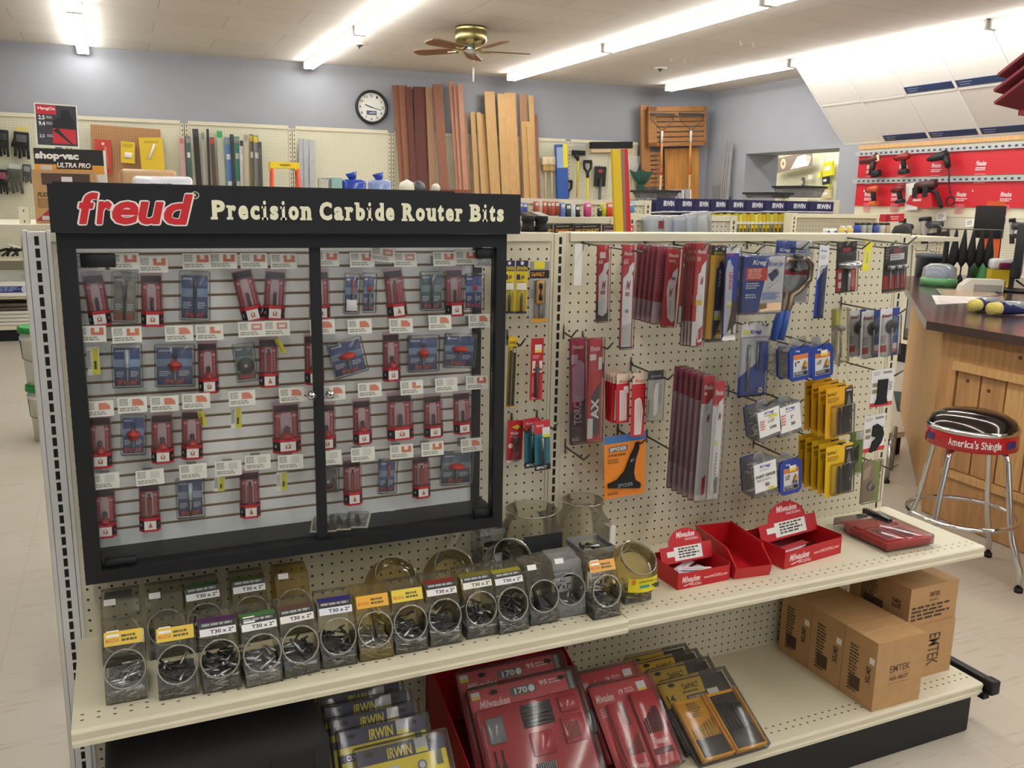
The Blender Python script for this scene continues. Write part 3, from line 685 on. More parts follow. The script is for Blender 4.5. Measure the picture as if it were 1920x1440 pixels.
# small price tags hanging on empty hooks, loose cards on the case floor
tags = [(173, 650, 177, 703, 24, 'yellow and white price tag hanging at the far left of the second row'), (519, 636, 533, 662, 10, 'thin yellow price strip hanging beside a red clamshell in the second row'),
        (443, 762, 443, 803, 20, 'yellow and white price tag alone under a label card, third row, left door'), (375, 771, 383, 797, 12, 'yellow price flag sticking out beside a red clamshell, third row, left door'),
        (412, 893, 411, 921, 20, 'yellow and white price tag under the fourth label of the bottom row, left door'), (528, 885, 529, 919, 20, 'yellow and white price tag under the sixth label of the bottom row, left door')]
for a, b, c, d, w, lab in tags:
    T, rot, W, Hh = hangpos((a, b, c, d, w), G(3.6))
    m = MB(); m.box(-W / 2, W / 2, -.03, 0, -Hh, 0, 'paper')
    if w > 15: m.pr(W, Hh, [('p', [(.5, .1), (.9, .02), (1, 1), (.4, .98)], '#d8cf30'), ('l', .05, .15, .4, .8, 9, '#8a8a92'), ('r', .55, .5, .75, .8, '#4a4630')], -.035)
    else: m.pr(W, Hh, [('r', 0, 0, 1, 1, '#d8cf30'), ('l', .1, .1, .6, .9, 6, '#8f8a30')], -.035)
    tag(m.build('price_tag', None, T, rot), lab, 'price tag', 'price tags in the display case')
zfl = cz0 + 1.26
for k, (u, v, rz, lab) in enumerate(((667, 974, -.35, 'clear blister pack lying on the case floor, topmost of the three'), (636, 981, -.3, 'clear blister pack lying on the case floor, middle of the three'), (610, 988, -.25, 'clear blister pack lying on the case floor, half hidden behind the door frame'))):
    q = at(u, v, zfl + .05); q.y = -3.75 + .05 * k; q.z = zfl + .04 + .45 * (2 - k) * .0 + .02
    o = thing('loose_blister_pack', lab, 'router bit package', q, (0, 0, rz), 'loose packs on the case floor')
    m = MB(); m.box(-1.2, 1.2, -1.9, 1.9, 0, .04, '#c4bba8'); m.text('freud', -.9, .3, .9, 1.3, .05, '#7a6a58', .03, .2, True, 'xy'); m.lines(-.9, .9, -.6, -1.5, 4, 0, '#867a66') if False else None; m.build('backing_card', o)
    MB().rbox(-1, 1, -1.7, 1.7, .05, .4, .1, 'blister', 1).build('blister_shell', o)
    MB().tube([(.5, -1.2, .2), (-.1, .9, .2)], [.1, .22], 'dark_metal', 8).build('router_bit', o)
q = at(729, 953, zfl); tag(MB().lathe([(0, 0), (.9, 0), (.9, .03), (0, .03)], 'paper', n=24).build('round_tag', None, (q.x, q.y, zfl + .01)), 'round white paper tag lying on the case floor', 'tag')
princ('clamp_tan', '#8d7d6c', .32, .7); princ('clamp_blue', '#1d4795', .5)
# ================================================================ goods hanging on the pegboard
def pack(name, label, cat, tb, d, bg, items, group=None, blister=None, prod=None, pname='tool', bm='blister', edge=.12, yaw=0, thick=.05, hole=True):
    """a carded product: card (printed), blister (clear shell) and the tool inside; sizes come from where it hangs"""
    pl = G(d) if not isinstance(d, PL) else d
    T, rot, w, h = hangpos(tb, pl)
    o = thing(name, label, cat, T, (rot[0], rot[1], rot[2] + yaw), group)
    if bg:
        m = MB(); m.box(-w / 2 + edge, w / 2 - edge, -thick, 0, -h + edge, -edge, bg); m.pr(w - 2 * edge, h - 2 * edge, items, -thick, None, -edge); m.build('backing_card', o)
    if blister:
        x0, z0, x1, z1, dp = blister
        MB().rbox(-w / 2 + x0 * w, -w / 2 + x1 * w, -dp, .02, -h * z1, -h * z0, min(.18, dp * .4), bm, 2).build('blister', o)
    if prod:
        m = MB(); prod(m, w, h); m.build(pname, o)
    o['_w'] = w; o['_h'] = h
    return o
def mil(x0, y0, x1, y1, c='#f0dcdc'): return ('t', 'Milwaukee', x0, y0, x1, y1, c, .02, .25)
RC = '#b81c28'
def bladecard(white_from=.25, wide=.5, tip='#f0eeee', foot=RC, mid=RC):
    """red saw blade sleeve: script logo on top, pale blade lying along it"""
    return [mil(.12, .05, .9, .1), ('l', .2, .12, .8, .17, 2, '#e8c0c0'),
            ('p', [(.62, white_from - .05), (.78, white_from - .05), (.82, white_from), (.92, white_from + .02), (.92, .97), (.55, .99), (.3, .9), (.3, white_from + .08), (.62, white_from + .02)], tip),
            ('t', 'M', .5, white_from + .12, .8, white_from + .3, '#c8606a', .02, .3), ('l', .45, .5, .6, .9, 10, '#a8a4a8')]
def peghook(u, v, Ln, lab, z0=None):
    T = at(u, v, G(Ln)); x, zt = T.x, T.z
    m = MB(); m.tube([(0, -.1, -.55), (0, -Ln + 1.1, -.85), (0, -Ln, 0)], .11, 'wire', 6); m.tube([(0, -.1, -.55), (0, -.14, .2), (0, .2, .25)], .1, 'wire', 6); m.tube([(0, -.14, -.5), (0, -.14, -1.3)], .09, 'wire', 6)
    return tag(m.build('peg_hook', None, (x, 0, zt)), lab, 'hook', 'wire peg hooks on the pegboard')
for (u, v, Ln, lab) in ((1219, 457, 13, 'long wire hook carrying the two single long white-red blade packs'), (1328, 455, 11.4, 'long wire hook carrying the stack of red saw blade packs in the top row'), (1382, 458, 11, 'long wire hook carrying the yellow and the blue blade packs'),
                        (1431, 460, 11.4, 'long wire hook carrying the thick blue jig box'), (1517, 453, 10, 'long wire hook carrying the clamp with blue handles'), (1556, 452, 10.4, 'long wire hook carrying the slim blue and white bit pack'),
                        (1593, 455, 9.6, 'long wire hook carrying the single large round cutter pack'), (1633, 452, 10.6, 'long wire hook carrying only a yellow tag'), (1681, 451, 10.2, 'long wire hook carrying the black and red three-bit set'),
                        (1719, 444, 10.5, 'bright wire hook sticking out past the right end of the unit at the top'), (1081, 620, 3, 'short empty wire hook beside the centre post, above the tall dark blade pack'), (1150, 642, 6.5, 'wire hook carrying the two dark and red tall blade packs'),
                        (1189, 706, 6.5, 'wire hook carrying the cluster of small red blade sleeves'), (1265, 700, 8.5, 'wire hook carrying the small grey and black pack'), (1213, 822, 6, 'wire hook carrying the orange scraper card'), (1269, 834, 6, 'empty wire hook with torn plastic to the right of the orange card'),
                        (1366, 721, 9, 'wire hook carrying the long stack of slim blade packs'), (1105, 853, 5.5, 'empty wire hook to the left of the orange card'), (1441, 607, 6, 'wire hook carrying the blue and white drill bit card'), (1515, 640, 9, 'wire hook carrying the left upper blue screw boxes'), (1555, 637, 9, 'wire hook carrying the right upper blue screw boxes'),
                        (1451, 750, 8, 'wire hook carrying the left white-labelled screw box'), (1507, 749, 8, 'wire hook carrying the right white-labelled screw box'), (1499, 854, 8, 'wire hook carrying the lower screw boxes'), (1597, 723, 9.5, 'wire hook carrying the upper stack of yellow blade cards'), (1583, 830, 9.5, 'wire hook carrying the lower stack of yellow blade cards'),
                        (1694, 694, 10, 'wire hook carrying the upper white card with a black blade'), (1660, 825, 8, 'wire hook carrying the lower white card with a round black blade'), (1684, 871, 10, 'wire hook carrying the green and brown clear pack'), (1700, 578, 10, 'wire hook carrying the three white and blue cutter packs'), (985, 635, 4.5, 'wire hook by the display case carrying the long yellow bit pack'), (1046, 794, 5, 'wire hook carrying the two teal packs'), (997, 800, 5, 'wire hook beside the small red pack next to the display case')):
    peghook(u, v, Ln, lab)

def bitcard(lab, tb, d, bit=True):
    return pack('drill_bit_pack', lab, 'drill bit package', tb, d, '#dcc012', [('r', 0, 0, 1, .2, '#1d1e4e'), ('t', 'IRWIN', .08, .11, .94, .19, '#e8d020'), ('c', .5, .05, .14, '#dfe0e6'), ('t', '#1', .45, .27, .75, .35, '#1d1e4e'), ('r', .08, .26, .36, .36, '#1d1e4e'), ('l', .1, .4, .8, .47, 3, '#7a6a10'), ('r', .1, .42, .9, .55, '#e6e2d2'), ('r', 0, .96, 1, 1, '#1d1e4e')],
                'yellow drill bit cards beside the display case', (.2, .55, .8, .95, .4), (lambda m, w, h: m.tube([(0, -.25, -h * .94), (0, -.25, -h * .7), (0, -.25, -h * .6)], [.14, .14, .05], 'dark_metal', 8)), 'drill_bit')
bitcard('yellow drill bit card half hidden behind the right edge of the display case', (955, 486, 953, 590, 24), 2.5)
bitcard('yellow and dark blue drill bit card just right of the display case', (979, 486, 975, 590, 27), 2.5)
pack('bit_holder_pack', 'grey card with yellow and black bit holder, left of the centre post', 'bit package', (1012, 488, 1009, 607, 40), 2.5, '#a9a8a4', [('r', 0, .0, 1, .14, '#8f8f8c'), ('r', .2, .0, .75, .12, '#dcd030'), ('r', 0, .14, 1, .27, '#1a1a18'), ('t', 'DeWALT', .08, .17, .75, .24, '#e8a020'), ('r', .2, .28, .8, .31, '#d8d8d4'), ('r', .04, .45, .2, .6, '#8a8a86'), ('r', .1, .93, .95, .99, '#dba02c'), ('r', .3, .86, .62, .97, '#d8a83e')],
     None, (.25, .3, .75, .9, .5), (lambda m, w, h: (m.rbox(-.42, .42, -.4, -.1, -h * .68, -h * .31, .1, '#e0a030', 1), m.lathe([(0, 0), (.2, 0), (.2, .5), (.09, .6), (.09, 1.1), (.2, 1.2), (.2, 1.7), (0, 1.7)], 'black', (0, -.42, -h * .62), 12), m.tube([(.1, -.3, -h * .9), (.1, -.3, -h * .68)], .2, 'steel', 8))), 'bit_holder')
pack('drill_bit_pack', 'tall yellow and black drill bit pack half hidden by the display case', 'drill bit package', (962, 629, 956, 766, 20), 2.5, '#dcb414', [('t', 'DeWALT', .1, .06, .95, .1, '#1a1a18'), ('r', .55, .14, .95, .98, '#1a1a18'), ('t', '02', .62, .16, .9, .22, '#e8e4d8')], None, (.1, .15, .55, .97, .35), (lambda m, w, h: m.tube([(-.2, -.2, -h * .95), (-.2, -.2, -h * .2)], .12, 'black', 8)), 'drill_bit')
pack('drill_bit_pack', 'tall red drill bit card with white price sticker, below the grey bit holder card', 'drill bit package', (1008, 632, 1004, 752, 27), 2.2, RC, [('r', .3, .1, .85, .23, '#e4dfd6'), ('r', .3, .19, .85, .23, '#d8c840'), ('l', .15, .27, .7, .33, 3, '#e0a0a0'), ('r', .12, .36, .38, .55, '#e2d6ce'), ('r', .66, .36, .92, .55, '#e2d6ce'), ('c', .25, .5, .09, '#3a2a28'), ('c', .79, .5, .09, '#3a2a28'), ('t', 'USA', .1, .95, .4, .98, '#f0dada'), ('l', .1, .62, .3, .88, 9, '#d88a8a')], None, (.35, .4, .65, .95, .35), (lambda m, w, h: m.tube([(0, -.2, -h * .93), (0, -.2, -h * .46)], .13, 'dark_metal', 8)), 'drill_bit')
pack('hole_bit_pack', 'short red card with a black step bit, low beside the display case', 'drill bit package', (967, 786, 963, 868, 33), 2.2, RC, [mil(.2, .26, .7, .34), ('p', [(.25, .16), (.6, .1), (.85, .16), (.6, .21)], '#dcc82a'), ('l', .15, .36, .8, .42, 2, '#d89090'), ('c', .22, .6, .15, '#e8e0da'), ('r', 0, .95, 1, 1, '#e8e0e0')], None, (.3, .36, .75, .96, .5), (lambda m, w, h: m.lathe([(.06, -h * .95), (.08, -h * .75), (.14, -h * .74), (.18, -h * .55), (.26, -h * .54), (.26, -h * .42), (0, -h * .42)], 'black', (.1, -.3, 0), 12)), 'step_bit')
t1 = pack('impact_bit_pack', 'teal and red driver bit pack with yellow sticker, front one of two', 'bit package', (1016, 786, 1017, 883, 33), 4, '#1b6577', [('r', 0, 0, 1, .26, '#b92a34'), ('p', [(0, .26), (1, .26), (1, .3), (0, .42)], '#1b6577'), ('r', .5, .14, .98, .34, '#dcdcda'), ('r', .5, .28, .98, .34, '#d2cf3a'), ('r', 0, .88, 1, 1, '#121416'), ('t', 'IMPACT', .1, .91, .75, .97, '#e4e4e4'), ('t', 'Makita', .1, .07, .6, .12, '#e8b8b8', .02, .2)], 'teal driver bit packs', (.3, .33, .65, .88, .4), (lambda m, w, h: (m.tube([(0, -.22, -h * .84), (0, -.22, -h * .6)], .15, 'black', 8), m.tube([(0, -.22, -h * .6), (0, -.22, -h * .36)], .1, 'silver', 8))), 'driver_bit')
T = Vector(t1.location) / I; dup(t1, None, 'teal driver bit pack standing behind the front teal pack, mostly hidden', shift=(-.75, .9, .1))

tag(MB().box(-.45, .45, -.03, 0, -4.2, .1, 'paper').build('price_strip', None, at(1085, 459, G(1)), (0, 0, 0)), 'plain white paper strip hanging right of the centre post', 'paper strip')
pack('saw_blade_pack', 'single red and white saw blade pack with dark foot, first right of the white strip', 'saw blade package', (1131, 457, 1128, 605, 26), 6, RC, [('r', .22, .09, .7, .17, '#eadfe0'), ('t', '6X', .15, .19, .5, .24, '#f2e2e2'), ('p', [(.6, .24), (.95, .22), (.95, .3), (.75, .36), (.9, .4), (.9, .9), (.55, .93), (.15, .93), (.15, .4), (.5, .33)], '#eceaec'), ('p', [(0, .72), (1, .84), (1, 1), (0, 1)], '#1c1c1e'), ('p', [(.12, .7), (.92, .7), (.88, .88), (.5, .93), (.14, .9)], '#dcdcde'), ('t', 'M', .4, .46, .75, .58, '#c04450', .02, .3), ('r', .3, .59, .7, .64, '#b8707a')], 'red saw blade packs in the top row', (0, 0, 1, 1, .4))
pack('saw_blade_pack', 'longer red and white saw blade pack, second right of the white strip', 'saw blade package', (1179, 457, 1172, 655, 27), 10, RC, [mil(.15, .06, .8, .1), ('t', '6X', .12, .13, .5, .18, '#f2e2e2'), ('p', [(.6, .2), (.95, .16), (.95, .24), (.8, .27), (.9, .3), (.9, .99), (.1, .99), (.1, .32), (.5, .26)], '#e9e7ea'), ('t', 'M', .35, .34, .72, .43, '#c04450', .02, .3), ('r', .3, .45, .65, .49, '#b8707a'), ('r', .35, .62, .6, .65, '#8f8b8f'), ('p', [(.12, .78), (.88, .75), (.88, .97), (.12, .97)], '#c9c7ca'), ('r', 0, .985, 1, 1, '#1c1c1e')], 'red saw blade packs in the top row', (0, 0, 1, 1, .4))
# the stack of seven red packs on one hook, then the two newer packs in front
FRB = [mil(.15, .06, .85, .11), ('l', .2, .14, .8, .18, 2, '#e8c0c0'), ('p', [(.55, .3), (.85, .24), (.9, .32), (.8, .5), (.95, .92), (.75, .95), (.4, .88), (.2, .55), (.25, .42), (.5, .36)], '#eceaec'), ('t', 'M', .36, .5, .62, .62, '#c8606a', .02, .3), ('r', .45, .36, .75, .4, '#77777a'), ('l', .45, .66, .6, .86, 8, '#a8a4a8')]
s0 = pack('saw_blade_pack', 'red saw blade pack with white curved blade, front of the top red stack', 'saw blade package', (1264, 464, 1251, 614, 30), 6.4, RC, FRB, 'red saw blade packs in the top row', (0, 0, 1, 1, .42))
for k in range(5):
    if k == 0:
        b0 = pack('saw_blade_pack', 'x', 'saw blade package', (1255 - 9, 461, 1240 - 9, 608, 28), 5.5, '#a02c42', [('r', 0, .72, 1, 1, '#cdc8cd'), ('l', .2, .08, .8, .6, 14, '#bc5a6c'), ('r', 0, 0, .14, .72, '#b4485c')], 'red saw blade packs in the top row', (0, 0, 1, 1, .4), bm='blister_p')
        b0['label'] = 'red saw blade pack with clear foot, directly behind the front pack of the red stack'
    else: dup(b0, None, 'red saw blade pack with clear foot, %s behind the front of the red stack' % ORD[k], shift=(-.12 * k * 0, .95 * k, .02 * k))
s1_ = pack('saw_blade_pack', 'shorter red saw blade pack with white-grey foot, between the red stack and the long one', 'saw blade package', (1292, 461, 1281, 607, 26), 8.6, RC, [mil(.15, .08, .85, .13), ('c', .25, .24, .14, '#e8dcdc'), ('p', [(.6, .28), (.9, .24), (.95, .5), (.9, .9), (.5, .98), (.35, .6), (.4, .42)], '#eceaec'), ('r', 0, .78, .45, 1, '#dedcde'), ('p', [(.5, .9), (.85, .86), (.8, .97), (.6, .97)], '#c33540'), ('t', 'M', .5, .5, .75, .6, '#c8606a', .02, .3)], 'red saw blade packs in the top row', (0, 0, 1, 1, .4))
s2_ = pack('saw_blade_pack', 'longest red saw blade pack with price sticker, foremost on the red stack hook', 'saw blade package', (1317, 454, 1304, 650, 25), 10.4, RC, [mil(.15, .06, .85, .1), ('t', '5X', .12, .13, .45, .17, '#f0e0e0'), ('p', [(.55, .22), (.92, .16), (.95, .96), (.6, .97), (.3, .8), (.3, .3), (.5, .27)], '#edebed'), ('r', .2, .54, .75, .6, '#d8c84a'), ('r', .2, .5, .75, .55, '#e8e6e4'), ('r', 0, .76, .45, 1, '#e6e4e6'), ('p', [(.6, .84), (.92, .8), (.88, .93), (.62, .95)], '#c33540'), ('t', 'M', .5, .32, .75, .4, '#c8606a', .02, .3)], 'red saw blade packs in the top row', (0, 0, 1, 1, .4))
for k in range(3): dup(s2_, None, 'long clear-edged saw blade pack, %s behind the foremost long red one' % ORD[k], shift=(-.05, .55 * (k + 1), -.05 * k))
iw = pack('saw_blade_pack', 'yellow saw blade pack with dark blue blade, right of the red stack', 'saw blade package', (1349, 458, 1335, 641, 33), 9, '#dba818', [('r', 0, 0, 1, .1, '#17171c'), ('t', 'IRWIN', .2, .065, .85, .095, '#d8c020'), ('c', .3, .035, .08, '#a8a8a8'), ('c', .75, .035, .08, '#a8a8a8'), ('p', [(.55, .17), (.72, .15), (.85, .2), (.85, .8), (.6, .98), (.4, .98), (.4, .24), (.55, .22)], '#22204a'), ('t', 'IRWIN', .56, .25, .72, .43, '#b8b0c8', .02, 0, True, 'dn'), ('r', .45, .68, .85, .74, '#e4e0dc'), ('r', .45, .74, .85, .78, '#dcd040'), ('c', .8, .9, .07, '#3a3420'), ('r', 0, .98, 1, 1, '#17171c')], None, (0, 0, 1, 1, .4))
dup(iw, None, 'yellow saw blade pack right behind the front yellow one, only its edge showing', shift=(-.1, .6, .05))
pack('saw_blade_pack', 'blue saw blade pack with silver blade and white foot, right of the yellow one', 'saw blade package', (1374, 462, 1364, 640, 28), 10.2, '#1e38b0', [('r', 0, 0, 1, .06, '#e8e6ea'), ('t', 'LENOX', .05, .065, .55, .09, '#c83040'), ('p', [(.15, .14), (.35, .12), (.45, .18), (.6, .2), (.6, .7), (.3, .95), (.1, .98), (.05, .25)], '#c8ccd6'), ('t', 'LENOX', .3, .26, .55, .45, '#c02838', .03, 0, True, 'dn'), ('r', .2, .57, .6, .63, '#e6e2d8'), ('r', .2, .61, .6, .635, '#dcd040'), ('p', [(.7, .55), (1, .6), (1, .85), (.4, .9)], '#3a1a1c'), ('p', [(.55, .88), (1, .82), (1, 1), (0, 1), (0, .97)], '#e8e6e4'), ('c', .75, .92, .1, '#4a3020'), ('r', .62, .84, .8, .9, '#2a2a2a')], None, (0, 0, 1, .93, .4))
# jig box
kj = pack('jig_kit_box', 'thick blue and white clamshell box of a drilling jig kit, top row', 'tool box', (1434, 478, 1426, 588, 82), 10.6, None, [])
w, h = kj['_w'], kj['_h']
m = MB(); m.box(-w / 2 + .3, w / 2 - .15, -.02, 2.6, -h + .1, -.15, '#23408f')
m.pr(w - .5, h - .25, [('r', 0, 0, 1, 1, '#25418f'), ('p', [(.62, 0), (1, 0), (1, 1), (.4, 1)], '#e2e2e6'), ('t', 'Kreg', .2, .06, .55, .17, '#f0f0f4', .03, .2), ('r', .05, .2, .58, .42, '#d43a34'), ('l', .1, .22, .5, .4, 5, '#f2c8c0'), ('l', .06, .46, .4, .58, 3, '#c4cce4'), ('l', .06, .66, .4, .75, 2, '#c4cce4'), ('t', 'Kreg Jig', .6, .09, .96, .2, '#5a78c0', .02), ('p', [(.58, .32), (.76, .24), (.86, .32), (.7, .44)], '#23306a'), ('p', [(.7, .24), (.8, .21), (.88, .29), (.8, .31)], '#808890'), ('p', [(.6, .52), (.94, .34), (.95, .36), (.62, .54)], '#a8a8a8'), ('p', [(.62, .57), (.94, .41), (.95, .43), (.64, .6)], '#a8a8a8'), ('l', .48, .64, .92, .78, 4, '#5a6aa0'), ('p', [(.42, .84), (.96, .82), (.96, .96), (.42, .98)], '#d8b896'), ('p', [(.42, .84), (.6, .83), (.6, .92), (.42, .94)], '#6a5040')], -.03, -w / 2 + .3, -.15)
for z in (-h * .35, -h * .62): m.box(-w / 2 + .28, -w / 2 + .3, .6, 1.9, z - .5, z + .4, '#8a93b0')
m.build('inner_box', kj)
MB().rbox(-w / 2, w / 2, -.15, 2.75, -h - .1, 0, .25, 'blister', 2).build('clear_case', kj)
MB().prism([(-.9, -.1), (.9, -.1), (.6, .8), (-.6, .8)], -.1, .1, 'y', 'jar_w').build('hang_tab', kj)
# clamp on its card
cl = pack('face_clamp', 'steel locking clamp with blue rubber handles on a clear and blue card', 'clamp', (1490, 450, 1478, 568, 70), 7.4, '#c9ccd2', [('r', 0, 0, .55, .2, '#23409a'), ('t', 'Kreg', .1, .12, .4, .19, '#eef0f6', .03, .2), ('l', .62, .12, .9, .2, 2, '#6a78c0'), ('r', .1, .46, 1, .55, '#c8404a'), ('l', .15, .58, .6, .75, 5, '#9a9ca4')], None, (0, 0, 1, 1, .3))
w, h = cl['_w'], cl['_h']
cm = MB(); r = [.3] * 12
cm.tube([(-.05, -.75, -h * .3), (-1.3 * w / 5, -.75, -h * .3), (-1.9 * w / 5, -.75, -h * .4), (-2 * w / 5, -.75, -h * .66), (-1.1 * w / 5, -.75, -h * .82), (-1.2 * w / 5, -.75, -h * 1.0), (-1.7 * w / 5, -.75, -h * 1.2)], [.24, .3, .32, .32, .34, .4, .4], 'clamp_tan', 8)
cm.tube([(-.05, -.75, -h * .3), (1.3 * w / 5, -.75, -h * .28), (1.95 * w / 5, -.75, -h * .38), (1.9 * w / 5, -.75, -h * .62), (.6 * w / 5, -.75, -h * .8), (-.3 * w / 5, -.75, -h * .86), (-.4 * w / 5, -.75, -h * 1.0), (-.9 * w / 5, -.75, -h * 1.18)], [.24, .3, .32, .32, .34, .4, .4, .4], 'clamp_tan', 8)
cm.lathe([(0, 0), (.5, 0), (.55, -.3), (.3, -.5), (.3, -1.4), (.62, -1.5), (.62, -1.9), (0, -1.9)], 'dark_metal', (.1, -.75, -h * .22), 14)
cm.build('steel_jaws', cl)
for a, b in ((-1.5, -2.15), (-.75, -1.25)): MB().tube([(a * w / 5, -.78, -h * 1.1), ((a + b) / 2 * w / 5, -.78, -h * 1.3), (b * w / 5, -.78, -h * 1.58)], [.42, .5, .42], 'clamp_blue', 10).build('handle_grip', cl)
pack('jig_bit_pack', 'slim blue and white bit pack between the clamp and the round cutter', 'drill bit package', (1546, 457, 1533, 599, 21), 9.8, '#2645a2', [('p', [(0, 0), (1, 0), (1, .25), (0, .48)], '#dcdee2'), ('t', 'Kreg', .2, .06, .8, .11, '#3a4a90', .02, .2), ('l', .2, .14, .8, .2, 3, '#a8aab4'), ('r', 0, .97, 1, 1, '#111218')], None, (.3, .28, .8, .94, .35), (lambda m, w, h: m.tube([(.05, -.2, -h * .93), (.05, -.2, -h * .38), (.05, -.2, -h * .32)], [.11, .13, .06], 'dark_metal', 8)), 'drill_bit')
pack('forstner_bit_pack', 'black and red pack holding one large round cutter bit', 'drill bit package', (1588, 451, 1584, 550, 40), 9.2, '#2a2624', [('r', .3, .12, .7, .2, '#8c3038'), ('c', .15, .06, .1, '#4a4846'), ('c', .85, .06, .1, '#4a4846'), ('r', 0, .52, 1, .97, '#d03a30'), ('p', [(.3, .52), (.7, .52), (.78, .97), (.22, .97)], '#3a302c'), ('r', .1, .6, .25, .72, '#e8d8d0'), ('r', .1, .78, .25, .9, '#e8d8d0'), ('l', .76, .58, .94, .9, 8, '#e8a8a0')], None, (.02, .2, .98, .98, .5), (lambda m, w, h: (m.lathe([(0, 0), (1.25, 0), (1.32, .12), (1.32, .5), (1.1, .62), (.4, .7), (0, .7)], 'steel', (0, -.5, -h * .5), 20), m.tube([(0, -.5, -h * .94), (0, -.5, -h * .5)], .2, 'steel', 10))), 'cutter_bit')
tag(MB().box(-.5, .5, -.03, 0, -3.1, .1, '#e2dc28').pr(1, 3.1, [('r', .3, .3, .75, .8, '#eceaa8'), ('l', .35, .35, .7, .75, 8, '#9a9640')], -.03).build('price_tag', None, at(1630, 454, G(9.8)), (0, .06, 0)), 'bright yellow tag hanging alone in the top row', 'price tag')
pack('cutter_set_pack', 'black and red clear pack with three round cutter bits, right end of the top row', 'drill bit package', (1681, 458, 1675, 547, 52), 9.6, '#2b2725', [('r', .38, .06, .7, .16, '#8c3038'), ('r', .25, .18, .85, .32, '#e2dfe2'), ('l', .3, .2, .8, .3, 2, '#b0a8a8'), ('r', 0, .64, 1, .95, '#c83c34'), ('l', .04, .05, .2, .3, 4, '#8a8684')] + [('r', x, .62, x + .04, .95, '#2b2725') for x in (.22, .47, .72)], None, (0, .02, 1, 1, .7), (lambda m, w, h: [(m.lathe([(0, 0), (.42, 0), (.45, .3), (.3, .4), (0, .4)], 'steel', (x * w, -.4, -h * .5), 14), m.tube([(x * w, -.4, -h * .9), (x * w, -.4, -h * .5)], .1, 'steel', 8)) for x in (-.28, 0, .27)]), 'cutter_bit', yaw=R_(6))
# middle rows
pack('saw_blade_pack', 'tall glossy blade pack with slanted dark lower half, hanging first right of the centre post', 'saw blade package', (1083, 632, 1083, 832, 33), 2, '#b03048', [mil(.15, .06, .85, .1), ('r', .1, .15, .5, .24, '#d8d4dc'), ('p', [(.15, .27), (.4, .24), (.6, .2), (.9, .24), (.9, .6), (.15, .6)], '#d7bcd6'), ('p', [(0, .7), (1, .57), (1, 1), (0, 1)], '#3c4654'), ('t', 'TORCH', .22, .55, .72, .82, '#e6e8ec', .03, 0, True, 'up'), ('l', .1, .95, .7, .985, 2, '#c8ccd4')], None, (0, 0, 1, 1, .5), bm='blister_p')
pack('saw_blade_pack', 'tall red blade pack with a dark toothed blade, right of the slanted dark one', 'saw blade package', (1117, 632, 1112, 829, 30), 4.6, '#b4202c', [mil(.12, .07, .8, .12, '#e8c0c0'), ('r', .1, .15, .55, .21, '#d8c8c8'), ('p', [(.3, .27), (.5, .2), (.85, .25), (.85, .6), (.6, .95), (.35, .9), (.3, .5)], '#b83038'), ('p', [(.25, .56), (.85, .42), (.85, .92), (.65, .97), (.4, .9)], '#3c3a3c'), ('t', 'AX', .25, .58, .8, .78, '#e8e4e0', .03, 0, True, 'up'), ('r', .7, .18, .95, .3, '#d8d4d0'), ('r', 0, .77, .4, .97, '#e6e0dc'), ('r', 0, .97, 1, 1, '#b4202c')], None, (0, 0, 1, 1, .5), bm='blister')
rp = pack('jigsaw_blade_sleeve', 'small red sleeve with pale fine-toothed blades and price sticker, front of its cluster', 'saw blade package', (1168, 698, 1167, 795, 28), 5.4, '#b81c28', [('r', 0, 0, 1, .2, '#dcc8b4'), mil(.2, .12, .9, .19, '#c06a60'), ('r', .55, .26, .9, .4, '#e6e2e0'), ('r', .2, .33, .8, .95, '#e2dad6')] + [('r', .2 + .13 * k, .33, .23 + .13 * k, .95, '#b06a68') for k in range(5)], 'small red blade sleeves')
for k in range(4): dup(rp, None, 'small red blade sleeve, %s behind the front one of its cluster' % ORD[k], shift=(-.12, .5 + .55 * k, -.05), rot=(0, -.02 * k, R_(-4)))
pack('jigsaw_blade_sleeve', 'longer red sleeve with a pale saw-edged row of blades, right of the small cluster', 'saw blade package', (1199, 697, 1194, 820, 29), 6, '#b81c28', [('r', 0, 0, 1, .17, '#dcc8b4'), mil(.2, .09, .9, .15, '#c06a60'), ('p', [(.2, .42), (.5, .38), (.7, .42), (.85, .6), (.75, .97), (.25, .97)], '#e2dad6')] + [('r', .28 + .12 * k, .43, .3 + .12 * k, .95, '#b06a68') for k in range(4)], 'small red blade sleeves')
pack('saw_blade_pack', 'small grey and black clear pack with one white blade, right of the red sleeves', 'saw blade package', (1230, 692, 1225, 789, 32), 6.5, '#b4b2ae', [('r', 0, 0, 1, .19, '#1a1a1a'), ('l', .2, .1, .9, .15, 1, '#8a8a8a'), ('p', [(.5, .27), (.65, .25), (.7, .3), (.7, .85), (.6, .92), (.45, .9), (.4, .45)], '#ecebe6'), ('t', 'Professional', .04, .6, .14, .95, '#3a3a3a', .02, 0, True, 'up'), ('l', .75, .3, .95, .7, 8, '#8a8886')], None, (0, .02, 1, 1, .35))
